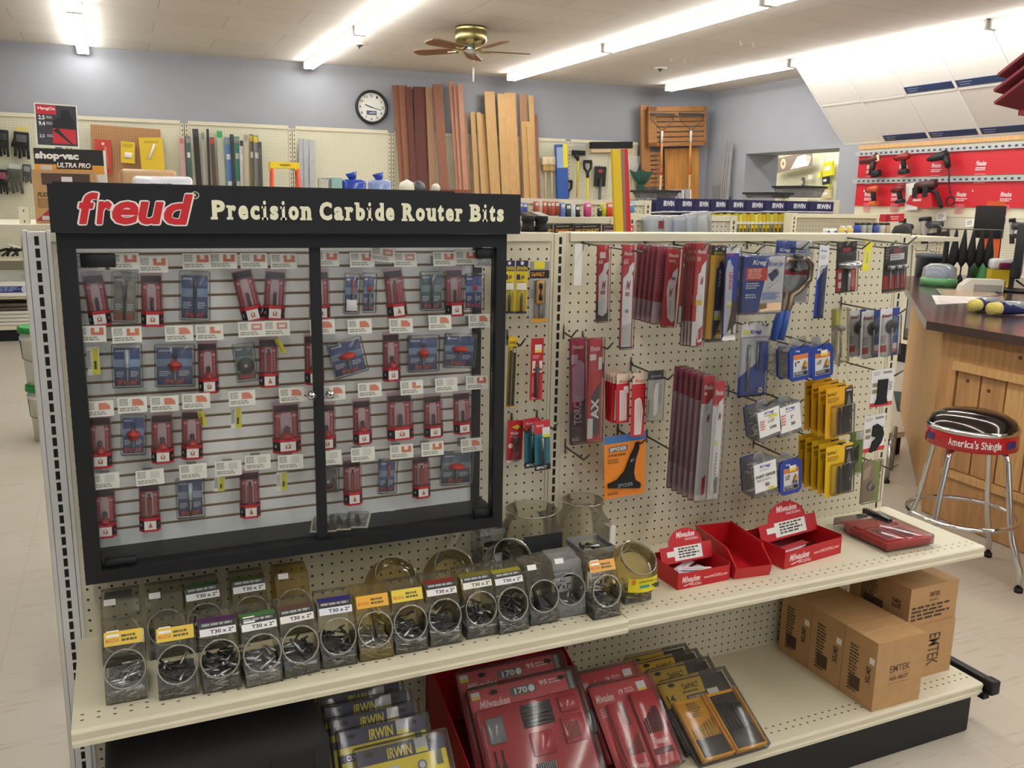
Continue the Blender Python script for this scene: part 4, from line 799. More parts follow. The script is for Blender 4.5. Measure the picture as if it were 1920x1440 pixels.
sp_ = pack('scraper_card', 'orange card with blue top holding a black wide scraper attachment', 'scraper', (1172, 812, 1171, 932, 80), 4.4, '#e08322', [('r', 0, 0, 1, .12, '#3d72b4'), ('r', .1, .17, .56, .26, '#6a6468'), ('t', 'SPYDER', .13, .185, .53, .245, '#e0d8d4', .03, .1), ('t', '4" SPYDER SCRAPER', .08, .29, .52, .33, '#5a3410', .02), ('l', .08, .37, .42, .45, 2, '#8a5a20'), ('l', .08, .9, .4, .95, 2, '#6a4418'), ('l', .82, .84, .94, .9, 2, '#8a5a20')], None, None, (lambda m, w, h: (m.prism([(-.4 * w, -h * .8), (-.4 * w, -h * .74), (-.2 * w, -h * .7), (-.02 * w, -h * .58), (.12 * w, -h * .34), (.2 * w, -h * .25), (.24 * w, -h * .16), (.3 * w, -h * .16), (.3 * w, -h * .26), (.22 * w, -h * .42), (.18 * w, -h * .62), (.22 * w, -h * .74), (.34 * w, -h * .8), (.33 * w, -h * .88)], -.35, -.08, 'y', 'black_soft'), m.text('SPYDER', -.2 * w, .16 * w, -h * .82, -h * .76, -.36, '#7a8088', .02), m.text('4"', .08 * w, .18 * w, -h * .45, -h * .4, -.36, '#9a9a9a', .02))), 'scraper_blade')
# long stack of slim packs
ls = pack('saw_blade_pack', 'very long red-topped saw blade pack, foremost of the long slim stack', 'saw blade package', (1350, 712, 1334, 937, 24), 8.8, '#d9d5d8', [('r', 0, 0, 1, .2, RC), mil(.15, .07, .85, .12), ('c', .3, .2, .12, '#c8606a'), ('p', [(.5, .18), (.9, .14), (.92, .96), (.6, .98), (.25, .9), (.3, .3), (.5, .24)], '#eceaec'), ('t', 'M', .5, .26, .8, .33, '#c8606a', .02, .3), ('r', .4, .5, .6, .54, '#e0dc90'), ('l', .5, .6, .7, .9, 10, '#a8a4a8'), ('p', [(.5, .84), (.85, .8), (.85, .95), (.6, .96)], '#77757a')], 'very long slim saw blade packs', (0, 0, 1, 1, .4))
l2 = pack('saw_blade_pack', 'very long red-topped saw blade pack with red tip, second in the long slim stack', 'saw blade package', (1330, 702, 1311, 940, 26), 7.6, '#d2ccd0', [('r', 0, 0, 1, .22, RC), mil(.15, .07, .85, .11), ('c', .3, .14, .12, '#e8dcdc'), ('p', [(.55, .22), (.9, .17), (.95, .96), (.6, .98), (.3, .9), (.35, .3), (.55, .26)], '#eceaec'), ('t', 'M', .5, .3, .8, .37, '#c8606a', .02, .3), ('p', [(.5, .82), (.8, .79), (.8, .95), (.55, .96)], '#c33540'), ('r', 0, .95, .5, .99, '#e8e4e4')], 'very long slim saw blade packs', (0, 0, 1, 1, .4))
for k in range(5):
    if k == 0: l3 = pack('saw_blade_pack', 'very long slim clear pack with dark red top, third in the long slim stack', 'saw blade package', (1318, 700, 1300, 936, 26), 6.7, '#cdbac0', [('r', 0, 0, 1, .2, '#a03a4c'), ('r', 0, .2, .1, .8, '#b48a96'), ('r', 0, .78, 1, 1, '#dcd8dc')], 'very long slim saw blade packs', (0, 0, 1, 1, .4), bm='blister_p')
    else: dup(l3, None, 'very long slim clear pack with dark red top, %s in the long slim stack' % ORD[k + 2], shift=(-.03 * k, .98 * k, .05 * k))
kb = pack('jig_bit_pack', 'blue and white card with a drill bit and blue plastic gauge, right bay', 'drill bit package', (1416, 605, 1407, 745, 54), 5.6, '#26469c', [('r', 0, 0, 1, .25, '#dcdcde'), ('p', [(0, .2), (1, .2), (1, .42), (.55, .56), (0, .72)], '#cdd0d4'), ('r', .08, .08, .3, .14, '#d8d050'), ('t', 'Kreg', .32, .08, .75, .15, '#2c4c9c', .03, .2), ('r', 0, .975, 1, 1, '#14161e')], None, (.05, .18, .97, .97, .5), (lambda m, w, h: (m.tube([(-.2 * w, -.3, -h * .92), (-.2 * w, -.3, -h * .55), (-.2 * w, -.3, -h * .5), (-.2 * w, -.3, -h * .28)], [.13, .13, .2, .12], 'steel', 8), m.rbox(.14 * w, .42 * w, -.45, -.05, -h * .64, -h * .25, .06, 'blue_plastic', 1), m.tube([(.1 * w, -.3, -h * .62), (.1 * w, -.3, -h * .25)], .09, 'steel', 6), m.lathe([(.14, -.12), (.34, -.12), (.34, .12), (.14, .12), (.14, -.12)], 'silver', (.24 * w, -.3, -h * .9), 6, 'y', smooth=False))), 'drill_bit_and_gauge')
MB().tube([(-.8, -.05, -.3), (-.9, -.05, .1), (.9, -.05, .1), (1.1, -.05, -.4)], .07, 'wire', 6).build('hang_loop', kb)
# screw boxes
def screwbox(lab, tb, d, kind):
    T, rot, w, h = hangpos(tb, G(d)); o = thing('screw_box', lab, 'screw box', T, rot, 'blue-lidded boxes of screws')
    oc = lambda x, z, c: [(-x + c, z[0]), (x - c, z[0]), (x, z[0] - c), (x, z[1] + c), (x - c, z[1]), (-x + c, z[1]), (-x, z[1] + c), (-x, z[0] - c)]
    MB().prism(oc(w / 2, (-.25, -h), .45), 0, .28, 'y', 'blue_plastic').build('lid', o)
    MB().prism(oc(w / 2 - .12, (-.35, -h + .1), .42), .28, 2.0, 'y', 'jar_w').build('clear_box', o)
    m = MB(); rr = random.Random(int(w * 100))
    for k in range(46):
        x, z, y = rr.uniform(-w / 2 + .5, w / 2 - .5), rr.uniform(-h + .5, -.8), rr.uniform(.5, 1.8); a = rr.uniform(-.7, .7); m.tube([(x - .35 * math.cos(a), y, z - .35 * math.sin(a)), (x + .35 * math.cos(a), y, z + .35 * math.sin(a))], .09, 'silver', 5)
    tag(m.build('screws', o), None, None, None, 'stuff')
    lb = MB(); lw, lh = w * .68, h * .6
    items = [('r', 0, 0, 1, 1, '#cfcfce'), ('r', 0, .0, 1, .22, '#c8773a'), ('t', kind[0], .12, .3, .42, .52, '#2a2a2e', .03), ('c', .8, .5, .17, '#c9973c'), ('p', [(.6, .62), (.8, .3), (.85, .34), (.66, .66)], '#6a4a2a'), ('t', kind[1], .55, .6, .92, .74, '#26262c', .03), ('r', .05, .78, .95, .97, '#26262c'), ('l', .1, .8, .8, .94, 2, '#b0b0b4')]
    if kind[2]: items += [('r', .35, -.12, .8, .1, '#e8e4e0'), ('r', .35, .02, .8, .14, '#dcc838')]
    lb.pr(lw, lh, items, -.01, None, -h * .28); lb.text('Kreg', -lw * .4, 0, -h * .22, -h * .15, -.03, '#e6e8f2', .03, .2, False); lb.build('lid_label', o)
    MB().prism([(-.8, -.3), (.8, -.3), (.5, .5), (-.5, .5)], .9, 1.05, 'y', 'jar_w').build('hang_tab', o)
    return o
screwbox('blue screw box marked 1 inch, left of the upper front pair', (1501, 645, 1501, 713, 40), 8, ('1"', '100', 0))
q_ = screwbox('blue screw box behind the upper left front one, only its edge showing', (1476, 643, 1477, 709, 36), 5.2, ('1"', '100', 0))
screwbox('blue screw box with white and yellow price sticker, right of the upper pair', (1542, 642, 1542, 710, 40), 8, ('1-1/4"', '100', 1))
screwbox('blue screw box behind the upper right one, only its top showing', (1514, 641, 1514, 704, 36), 5.2, ('1-1/4"', '100', 0))
def labelbox(lab, tb, d, lines, px):
    T, rot, w, h = hangpos(tb, G(d)); o = thing('screw_box', lab, 'screw box', T, rot, 'white-labelled boxes of screws')
    MB().rbox(-w / 2, w / 2, 0, 2.2, -h, -.3, .2, 'jar_w', 2).build('clear_box', o)
    MB().rbox(-w / 2 + .1, w / 2 - .1, 2.2, 2.5, -h + .1, -.3, .1, 'blue_plastic', 1).build('lid', o)
    m = MB(); rr = random.Random(len(lab))
    for k in range(46):
        x, z, y = rr.uniform(-w / 2 + .4, w / 2 - .4), rr.uniform(-h + .4, -.8), rr.uniform(.3, 1.9); a = rr.uniform(-.7, .7); m.tube([(x - .3 * math.cos(a), y, z - .3 * math.sin(a)), (x + .3 * math.cos(a), y, z + .3 * math.sin(a))], .09, 'silver', 5)
    tag(m.build('screws', o), None, None, None, 'stuff')
    MB().box(-w * .46, w * .46, -.05, -.01, -h * .86, -h * .12, '#e9e8e6').pr(w * .92, h * .74, lines, -.05, None, -h * .12).build('paper_label', o)
    MB().prism([(-.8, -.4), (.8, -.4), (.5, .5), (-.5, .5)], .9, 1.05, 'y', 'jar_w').build('hang_tab', o)
KL = [('t', 'Kreg', .3, .06, .75, .18, '#2c4c9c', .03, .2), ('l', .3, .2, .75, .25, 1, '#8a8a94')]
labelbox('white-labelled screw box marked 1-1/2 and 100, left of the middle pair', (1439, 760, 1446, 823, 44), 7.5, KL + [('t', '1-1/2"', .42, .4, .72, .52, '#3a3a40', .02), ('t', '100', .5, .66, .78, .78, '#3a3a40', .02), ('l', .06, .36, .3, .75, 4, '#c87878'), ('r', .5, .22, .85, .34, '#d8d048')], 0)
labelbox('white-labelled screw box marked 2 and 50, right of the middle pair', (1479, 752, 1484, 816, 42), 7.5, KL + [('t', '2"', .5, .4, .64, .52, '#3a3a40', .02), ('t', '50', .5, .66, .7, .78, '#3a3a40', .02), ('l', .06, .3, .3, .75, 4, '#c87878')], 0)
labelbox('white-labelled screw box marked paint grade, lower row', (1433, 858, 1437, 929, 44), 7.5, [('t', 'Kreg', .25, .06, .75, .2, '#2c4c9c', .03, .2), ('l', .25, .24, .7, .28, 1, '#9a9aa0'), ('t', 'PAINT GRADE', .06, .4, .94, .5, '#2c2c30', .03), ('l', .1, .55, .9, .64, 2, '#9a9aa0'), ('t', '50', .45, .72, .65, .84, '#3a3a40', .02), ('r', .6, .9, .85, 1, '#d8d048')], 0)
screwbox('blue screw box with yellow sticker, right of the paint grade box in the lower row', (1483, 858, 1483, 926, 40), 7.5, ('2-1/2"', '50', 1))
# oscillating blade cards, yellow
def yel(lab, tb, d, foot): return pack('oscillating_blade_card', lab, 'blade package', tb, d, foot, [('p', [(0, .05), (.35, .05), (.4, 0), (.65, 0), (.7, .06), (1, 0), (1, .3), (0, .3)], foot), ('t', 'DeWALT', .04, .1, .4, .16, '#2a2410', .03), ('l', .06, .2, .5, .3, 3, '#8a6a14'), ('r', .7, .05, 1, .95, '#24211e'), ('r', .74, .08, .96, .11, '#b8b8b0'), ('p', [(.85, .14), (.75, .4), (.95, .4)], '#77736e'), ('c', .86, .72, .07, '#a8a49c')], 'yellow oscillating blade cards', (.2, .36, .98, .95, .6), (lambda m, w, h: [m.prism([(x, -h * .92), (x + .34, -h * .92), (x + .34, -h * .5), (x + .22, -h * .4), (x + .06, -h * .4), (x, -h * .5)], -.5 + .1 * k, -.3 + .1 * k, 'y', 'black_soft') for k, x in enumerate((-.1 * w, .08 * w, .26 * w))]), 'oscillating_blade')
y1_ = yel('yellow and black oscillating blade card, front of the upper yellow stack', (1574, 723, 1571, 820, 52), 9, '#dba41c')
y2_ = yel('yellow and black oscillating blade card, front of the lower yellow stack', (1574, 832, 1570, 930, 52), 9, '#e0b41c')
for o, n, nm in ((y1_, 3, 'upper'), (y2_, 4, 'lower')):
    for k in range(n): dup(o, None, 'yellow oscillating blade card, %s behind the front of the %s yellow stack' % (ORD[k], nm), shift=(-.05, 1.1 * (k + 1), .08 * (k + 1)))
pack('oscillating_blade_card', 'green clear pack with a dark blade, hanging behind the lower yellow stack', 'blade package', (1607, 808, 1603, 888, 26), 5, '#7fa13c', [('r', .4, 0, 1, .2, '#e2e2dc'), ('p', [(.3, .4), (.7, .3), (.7, .7), (.2, .9)], '#2a2a26')], None, (0, 0, 1, 1, .4))
pack('drill_bit_pack', 'yellowish clear narrow pack with a round-headed bit, right of the blue screw boxes', 'drill bit package', (1571, 577, 1570, 679, 26), 6.5, None, [], None, (0, 0, 1, 1, .9), (lambda m, w, h: (m.tube([(.1, -.4, -h * .9), (.1, -.4, -h * .4)], .14, 'steel', 8), m.lathe([(0, -.35), (.4, -.3), (.5, 0), (.3, .35), (0, .4)], 'steel', (.15, -.4, -h * .36), 14), m.box(-.5, -.1, -.3, -.1, -h * .3, -.1, '#c9c445'))), 'round_bit', bm='jar')
def frd(lab, tb, d): return pack('cutter_bit_pack', lab, 'drill bit package', tb, d, '#dedcde', [('r', .62, 0, 1, 1, '#35478e'), ('t', 'freud', .08, .1, .56, .18, '#a03038', .03, .2), ('l', .06, .55, .4, .72, 5, '#9a98a0'), ('r', .06, .76, .38, .9, '#b84a4a'), ('l', .66, .2, .96, .6, 10, '#7a8ac0'), ('r', .68, .74, .92, .92, '#d8c8d4'), ('p', [(.68, .86), (.92, .86), (.92, .92), (.68, .92)], '#b84a5a')], 'white and blue cutter packs', (.1, .15, .95, .97, .6), (lambda m, w, h: (m.lathe([(0, 0), (.75, 0), (.82, .1), (.7, .3), (.2, .42), (0, .42)], 'dark_metal', (.1, -.4, -h * .38), 18, 'y'), m.tube([(.1, -.35, -h * .92), (.1, -.35, -h * .4)], .15, 'steel', 8))), 'cutter_bit')
frd('white and blue pack with a round cutter, leftmost and hindmost of three', (1608, 579, 1605, 669, 34), 5)
frd('white and blue pack with a round cutter, middle of three at the right end', (1634, 580, 1630, 673, 38), 7.5)
frd('white and blue pack with a round cutter, rightmost of three beside the end post', (1669, 576, 1664, 669, 38), 9.8)
def osc(lab, tb, d, shape): return pack('oscillating_blade_card', lab, 'blade package', tb, d, '#e3e2e2', [('l', .08, .06, .4, .16, 3, '#a0a0a4'), ('r', .5, .06, .9, .12, '#8a8a8e'), ('r', 0, .88, 1, .99, '#c8383a'), ('l', .8, .35, .95, .6, 4, '#7a7a7e'), ('r', .06, .35, .28, .45, '#8a7f5a'), ('r', .06, .52, .28, .62, '#8a7f5a')], 'white oscillating blade cards at the right end', None, shape, 'oscillating_blade')
osc('white and red card with a straight black blade, right end of the unit', (1656, 690, 1650, 764, 44), 9.5, lambda m, w, h: m.prism([(-.2 * w, -h * .28), (.2 * w, -h * .28), (.18 * w, -h * .75), (.24 * w, -h * .9), (-.28 * w, -h * .9), (-.2 * w, -h * .75)], -.25, -.08, 'y', 'black_soft'))
osc('white and red card with a half-round black blade, below the straight-bladed one', (1641, 776, 1637, 848, 42), 8.5, lambda m, w, h: m.prism([(-.1 * w, -h * .3), (.1 * w, -h * .26), (.3 * w, -h * .36), (.38 * w, -h * .55), (.28 * w, -h * .75), (.05 * w, -h * .95), (-.22 * w, -h * .97), (-.1 * w, -h * .7), (.1 * w, -h * .62), (-.14 * w, -h * .56)], -.25, -.08, 'y', 'black_soft'))
pack('saw_blade_pack', 'green and brown clear pack with a ring-shaped part, lowest at the right end', 'blade package', (1634, 862, 1628, 942, 36), 9, '#a08a70', [('p', [(.55, 0), (1, 0), (1, 1), (.6, 1), (.75, .5)], '#8c9a4a'), ('p', [(.05, .2), (.5, .1), (.4, .4), (.1, .45)], '#c4b094')], None, (0, 0, 1, 1, .5), (lambda m, w, h: m.lathe([(.35, -.1), (.5, -.1), (.5, .1), (.35, .1), (.35, -.1)], 'steel', (0, -.3, -h * .62), 18, 'y')), 'ring')
# ================================================================ jars and boxes on the middle shelf
ZS = -35.5 + .01
princ('heap_dark', '#66676a', .38, .3, var=.4, vscale=160, bump=.8)
princ('heap_mid', '#8f9092', .35, .4, var=.4, vscale=160, bump=.8)
princ('heap_brass', '#8d7c4e', .35, .8, var=.4, vscale=160, bump=.8)
def rods(n, w, d, z0, z1, L_, r, mat, seed):
    m = MB(); rr = random.Random(seed)
    for k in range(n):
        a = rr.uniform(0, 6.28); t = rr.uniform(-.25, .35); l = L_ * rr.uniform(.7, 1.1) / 2
        x = rr.uniform(-w / 2 + .25, w / 2 - .25); y = rr.uniform(.3, d - .3); z = rr.uniform(z0, z1)
        dx, dy, dz = l * math.cos(a) * math.cos(t), l * math.sin(a) * math.cos(t), l * math.sin(t)
        cl = lambda v, lo, hi: max(lo, min(hi, v))
        p = (cl(x - dx, -w / 2 + .18, w / 2 - .18), cl(y - dy, .2, d - .2), max(.26, z - dz)); q = (cl(x + dx, -w / 2 + .18, w / 2 - .18), cl(y + dy, .2, d - .2), max(.26, z + dz))
        m.tube([p, q], r, mat if rr.random() < .6 else 'silver', 6)
    for k in range(int(n * .8)):      # the ones pressed against the clear front
        x = rr.uniform(-w / 2 + .6, w / 2 - .6); y = rr.uniform(.2, .34); z = rr.uniform(.22, z0 * .5 + (z1 - z0) * .6); a = rr.uniform(-.5, .5); l = L_ * .35
        m.tube([(x - l * math.cos(a), y, max(.2, z - l * math.sin(a))), (x + l * math.cos(a), y, max(.2, z + l * math.sin(a)))], r, rr.choice((mat, 'silver', 'steel')), 6)
    # body of the heap
    nx, ny = 7, 7; vs = []
    for i in range(nx):
        for j in range(ny):
            e = 0 if i in (0, nx - 1) or j in (0, ny - 1) else 1
            vs.append((-w / 2 + .15 + (w - .3) * i / (nx - 1), .15 + (d - .3) * j / (ny - 1), z0 * .5 + (z1 - z0) * .55 + e * rr.uniform(-.08, .2)))
    m.add(vs, [(i * ny + j, (i + 1) * ny + j, (i + 1) * ny + j + 1, i * ny + j + 1) for i in range(nx - 1) for j in range(ny - 1)], 'heap_dark' if mat != 'silver' else 'heap_mid')
    b = [(x, y, .06) for x, y in ((-w / 2 + .15, .15), (w / 2 - .15, .15), (w / 2 - .15, d - .15), (-w / 2 + .15, d - .15))]
    zt = z0 * .5 + (z1 - z0) * .55
    tp = [(x, y, zt) for x, y, _ in b]
    m.add(b + tp, [(i, (i + 1) % 4, 4 + (i + 1) % 4, 4 + i) for i in range(4)], 'heap_dark' if mat != 'silver' else 'heap_mid')
    return m
JW, JD = 3.05, 4.6
def jar(strip, text, fill, rod, glass='jar', sticker=None, seed=1, side=None):
    o = thing('bit_jar', 'x', 'jar', (0, 0, 0), (0, 0, 0), 'clear jars of bits on the middle shelf')
    w = JW; m = MB()
    A, Bt = (0.0, .95), (1.25, 4.35); C_ = (1.75, 5.25); D = (JD - .3, 5.4); E_ = (JD, 5.0)
    side_ = [(0.15, 0), (0, .2), A, Bt, C_, D, E_, (JD, .2), (JD - .15, 0)]
    for x in (-w / 2, w / 2): m.add([(x, y, z) for y, z in side_], [tuple(range(9))], glass)
    for (p, q) in ((side_[0], side_[1]), (side_[1], side_[2]), (side_[3], side_[4]), (side_[4], side_[5]), (side_[5], side_[6]), (side_[6], side_[7]), (side_[8], side_[0])):
        m.add([(-w / 2, p[0], p[1]), (w / 2, p[0], p[1]), (w / 2, q[0], q[1]), (-w / 2, q[0], q[1])], [(0, 1, 2, 3)], glass)
    # slanted face with the round mouth
    ux = Vector((1, 0, 0)); uy = Vector((0, Bt[0] - A[0], Bt[1] - A[1])); hl = uy.length / 2; uy.normalize(); nn = ux.cross(uy); c = Vector((0, (A[0] + Bt[0]) / 2, (A[1] + Bt[1]) / 2))
    n = 28; rad = 1.45; inner = []; outer = []
    for k in range(n):
        a = 2 * math.pi * k / n; ca, sa = math.cos(a), math.sin(a)
        s_ = min(w / 2 / abs(ca) if abs(ca) > 1e-6 else 99, hl / abs(sa) if abs(sa) > 1e-6 else 99)
        inner.append(c + ux * rad * ca + uy * rad * sa); outer.append(c + ux * s_ * ca + uy * s_ * sa)
    m.add(inner + outer, [(k, (k + 1) % n, n + (k + 1) % n, n + k) for k in range(n)], glass)
    m.build('jar_body', o)
    r = MB(); pr_ = [(rad - .02, 0), (rad - .02, .3), (rad + .08, .36), (rad + .12, .28), (rad + .1, 0)]
    vs = []; fs = []
    for rr_, h in pr_:
        for k in range(n):
            a = 2 * math.pi * k / n; vs.append(c + ux * rr_ * math.cos(a) + uy * rr_ * math.sin(a) + nn * h)
    for i in range(len(pr_) - 1): fs += [(i * n + k, i * n + (k + 1) % n, (i + 1) * n + (k + 1) % n, (i + 1) * n + k) for k in range(n)]
    r.add(vs, fs, 'jar_rim', True); r.build('mouth_rim', o)
    if strip:
        lb = MB(); T = Matrix(((1, 0, 0, 0), (0, 0, 1, 0), (0, 1, 0, 0), (0, 0, 0, 1)))
        sl_ = Vector((0, C_[0] - Bt[0], C_[1] - Bt[1])); L_ = sl_.length; sl_.normalize(); nv = ux.cross(sl_)
        # local label frame: x right, z up the slope, -y outwards
        lb.T = Matrix(((1, 0, 0, 0), (0, -nv.y, sl_.y, Bt[0]), (0, -nv.z, sl_.z, Bt[1]), (0, 0, 0, 1)))
        lb.box(-w * .46, w * .46, -.03, -.01, .05, L_ + .1, strip)
        if text == 'dark': lb.rect(-w * .46, w * .46, L_ * .62, L_ + .1, -.035, '#1a1a1c'); lb.lines(-w * .4, w * .4, L_, L_ * .7, 1, -.04, '#9a9a9a'); lb.text('T30 x 2"', -w * .2, w * .4, .2, L_ * .5, -.035, '#24242a', .03)
        elif text == 'yel': lb.text('MAGNA', -w * .42, -w * .1, .3, L_ * .6, -.035, '#c8641e', .02); lb.lines(-w * .05, w * .42, L_ * .8, .2, 2, -.035, '#5a4a1a')
        lb.build('label', o)
        if side:
            bk = MB(); bk.T = Matrix.Identity(4)
            bk.add([(-w * .47, Bt[0] - .1, Bt[1] - .75), (w * .47, Bt[0] - .1, Bt[1] - .75), (w * .47, Bt[0] + .02, Bt[1] - .02), (-w * .47, Bt[0] + .02, Bt[1] - .02)], [(0, 1, 2, 3)], side) if False else None
            bk.add([(-w / 2 - .012, 1.4, 3.7), (-w / 2 - .012, 2.6, 3.9), (-w / 2 - .012, 2.6, 5.2), (-w / 2 - .012, 1.75, 5.15)], [(0, 1, 2, 3)], side)
            bk.add([(-w * .47, 1.8, 5.3), (w * .47, 1.8, 5.3), (w * .47, 2.6, 5.36), (-w * .47, 2.6, 5.36)], [(0, 1, 2, 3)], side); bk.build('label_wrap', o)
    if sticker: 
        s_ = MB(); s_.add([(-w * .4, 1.55, 5.0), (-w * .1, 1.55, 5.0), (-w * .1, 1.85, 5.42), (-w * .4, 1.85, 5.42)], [(0, 1, 2, 3)], 'paper'); s_.build('price_sticker', o)
    if fill: tag(rods(fill, w, JD, .3, 1.5 + fill * .012, 1.5, .1, rod, seed).build('bits', o), None, None, None, 'stuff')
    return o
front = [('j', 239, 1318, '#d8b83a', 'yel', 26, 'silver', 'jar', 1, None, 'jar with yellow label and a few silver bits, leftmost of the front row'),
         ('j', 337, 1309, '#d8b83a', 'yel', 22, 'dark_metal', 'jar', 1, None, 'jar with yellow label and bent dark bits, second in the front row'),
         ('j', 417, 1297, '#e4e2e6', 'dark', 60, 'dark_metal', 'jar', 0, '#4a2450', 'jar with white and purple label, full of dark bits, third in the front row'),
         ('j', 496.5, 1285, '#e2e6e0', 'dark', 30, 'silver', 'jar', 1, '#3f6a3a', 'jar with white and green label, fourth in the front row'),
         ('j', 567.6, 1268, '#e2ded8', 'dark', 24, 'dark_metal', 'jar', 0, '#5a4030', 'jar with white and brown label, fifth in the front row'),
         ('j', 637.5, 1252, '#e2e2ea', 'dark', 46, 'dark_metal', 'jar', 0, '#2b2a6a', 'jar with white and blue label and long dark bits, sixth in the front row'),
         ('j', 707, 1238, '#dba62a', 'yel', 40, 'silver', 'jar_y', 0, None, 'jar with orange-yellow label and short brassy sockets, seventh in the front row'),
         ('j', 772.7, 1224.6, '#d8c23a', 'yel', 26, 'dark_metal', 'jar', 0, None, 'jar with yellow label and thin dark bits, eighth in the front row'),
         ('j', 837, 1211, '#e4e0e0', 'dark', 46, 'dark_metal', 'jar', 0, '#7a2620', 'jar with white and dark red label, ninth in the front row'),
         ('j', 905, 1195.6, '#e2e0d4', 'dark', 24, 'dark_metal', 'jar', 0, '#6a6420', 'jar with white and olive label, tenth in the front row'),
         ('j', 964.4, 1186.7, '#e2e2e4', 'dark', 44, 'dark_metal', 'jar', 0, '#8a8420', 'jar with black bits and brass tips, eleventh in the front row'),
         ('j', 1022, 1171, None, None, 14, 'dark_metal', 'jar', 1, None, 'unlabelled jar holding one tall black bit, twelfth in the front row'),
         ('j', 1072, 1157, None, None, 6, 'dark_metal', 'jar_w', 1, None, 'cloudy unlabelled jar, almost empty, thirteenth in the front row'),
         ('j', 1140, 1160, '#d8a04a', 'yel', 40, 'dark_metal', 'jar', 1, None, 'jar with orange label and dark nut drivers, last of the front row')]
for k, (_, u, v, st, tx, fl, rod, gl, sk, sd, lab) in enumerate(front):
    q = at(u, v, ZS); o = jar(st, tx, fl, rod, gl, sk, k + 1, sd); place(o, (q.x, q.y, ZS), (0, 0, R_(random.uniform(-3, 3)))); o['label'] = lab
    if k in (11, 6, 9, 4):
        m = MB()
        if k == 11: m.tube([(-.1, 1.6, 1), (-.5, 2.0, 3.6)], [.3, .12], 'black', 8)
        elif k == 9: m.tube([(.2, 1.4, .9), (-.2, 1.9, 3.0)], .13, 'dark_metal', 8)
        elif k == 4: m.tube([(.5, 1.2, 1.2), (-.5, 2.0, 2.6)], .14, 'steel', 8)
        else: m.tube([(.3, 1.5, 1.4), (.1, 2.2, 3.8)], .1, 'dark_metal', 8)
        m.build('tall_bit', o)
back = [(231, 1258, None, None, 6, 'jar', 1, None, 'jar with dark label on its top, leftmost of the back row, nearly empty'),
        (318, 1250, None, None, 4, 'jar', 1, None, 'unlabelled jar with white sticker, second in the back row'),
        (394, 1240, '#e2e6e0', 'dark', 54, 'jar', 0, '#3f6a3a', 'jar with white and green label, full of dark bits, third in the back row'),
        (482, 1225, '#e2e6e0', 'dark', 40, 'jar', 0, '#4f6a2a', 'jar with white and green label, fourth in the back row'),
        (562, 1206, None, None, 6, 'jar_y', 1, None, 'yellowed unlabelled jar, last of the back row')]
for k, (u, v, st, tx, fl, gl, sk, sd, lab) in enumerate(back):
    q = at(u, v, ZS); o = jar(st, tx, fl, 'dark_metal', gl, sk, 40 + k, sd); place(o, (q.x, -6.6, ZS), (0, 0, R_(random.uniform(-5, 3)))); o['label'] = lab
    if k == 0: MB().add([(-1.2, 1.85, 5.43), (1.0, 1.85, 5.43), (1.0, 3.4, 5.46), (-1.2, 3.4, 5.46)], [(0, 1, 2, 3)], '#5a5a54').build('faded_label', o)
# fishbowl jars with a slanted round mouth
def fishbowl(q, R, glass, lab, fill, tilt=38, label=False, seed=3, rod='dark_metal'):
    o = thing('fishbowl_jar', lab, 'jar', q, (0, 0, 0), 'round fishbowl jars on the middle shelf')
    h = R * 2.05; ta = R_(tilt); zc = R * .98; mo = R_(42)
    def lean(p):
        x, y, z = p
        y, z = y * math.cos(ta) - z * math.sin(ta), (y * math.sin(ta) + z * math.cos(ta)) * 1.12
        return (x, y, max(zc + z, .02))
    prof = [(R * math.sin(t), R * math.cos(t)) for t in [math.pi - k * (math.pi - mo) / 16 for k in range(17)]]
    MB().lathe(prof, glass, n=32, fn=lean).build('bowl', o)
    r0, z0_ = R * math.sin(mo), R * math.cos(mo)
    MB().lathe([(r0, z0_), (r0 + .02, z0_ + .24), (r0 + .08, z0_ + .3), (r0 + .09, z0_ + .2), (r0 + .04, z0_)], 'jar_rim', n=32, fn=lean).build('mouth_rim', o)
    if fill:
        m = rods(fill, R * 1.25, R * 1.25, .2, .9 + fill * .008, 1.2, .13, rod, seed)
        for i, v in enumerate(m.V): m.V[i] = (v[0], v[1] - R * .62, v[2])
        tag(m.build('bits', o), None, None, None, 'stuff')
    if label:
        lb = MB(); n = 10
        for k in range(n):
            a0, a1 = R_(-128 + 76 * k / n), R_(-128 + 76 * (k + 1) / n); rr_ = R * 1.015
            lb.add([(rr_ * math.cos(a0), rr_ * math.sin(a0), h * .3), (rr_ * math.cos(a1), rr_ * math.sin(a1), h * .3), (rr_ * math.cos(a1), rr_ * math.sin(a1), h * .56), (rr_ * math.cos(a0), rr_ * math.sin(a0), h * .56)], [(0, 1, 2, 3)], '#dccf1e', True)
        lb.text('1" #2 PHILLIPS INSERT BIT', -R * .35, R * .5, h * .48, h * .53, -R * 1.03, '#3a3a20', .01); lb.rect(-R * .25, R * .15, h * .39, h * .44, -R * 1.03, '#2a8a8a'); lb.disc(R * .3, h * .42, R * .05, -R * 1.03, '#3a3a20', 10); lb.rect(R * .42, R * .62, h * .34, h * .43, -R * .93, '#3a3a20'); lb.rect(-R * .56, -R * .4, h * .46, h * .55, -R * .95, '#c8641e')
        lb.build('label', o)
    return o
fishbowl((-20.1, -6.1, ZS), 2.75, 'jar_y', 'large yellowed empty fishbowl jar behind the seventh front jar', 0, 33)
fishbowl((-14.2, -5.9, ZS), 2.7, 'jar_y', 'large yellowed fishbowl jar with yellow strip behind the eighth and ninth front jars', 10, 36, False, 5)
fishbowl((-8.1, -6.2, ZS), 2.8, 'jar', 'greyish fishbowl jar with dark sockets behind the tenth and eleventh front jars', 40, 36, False, 6)
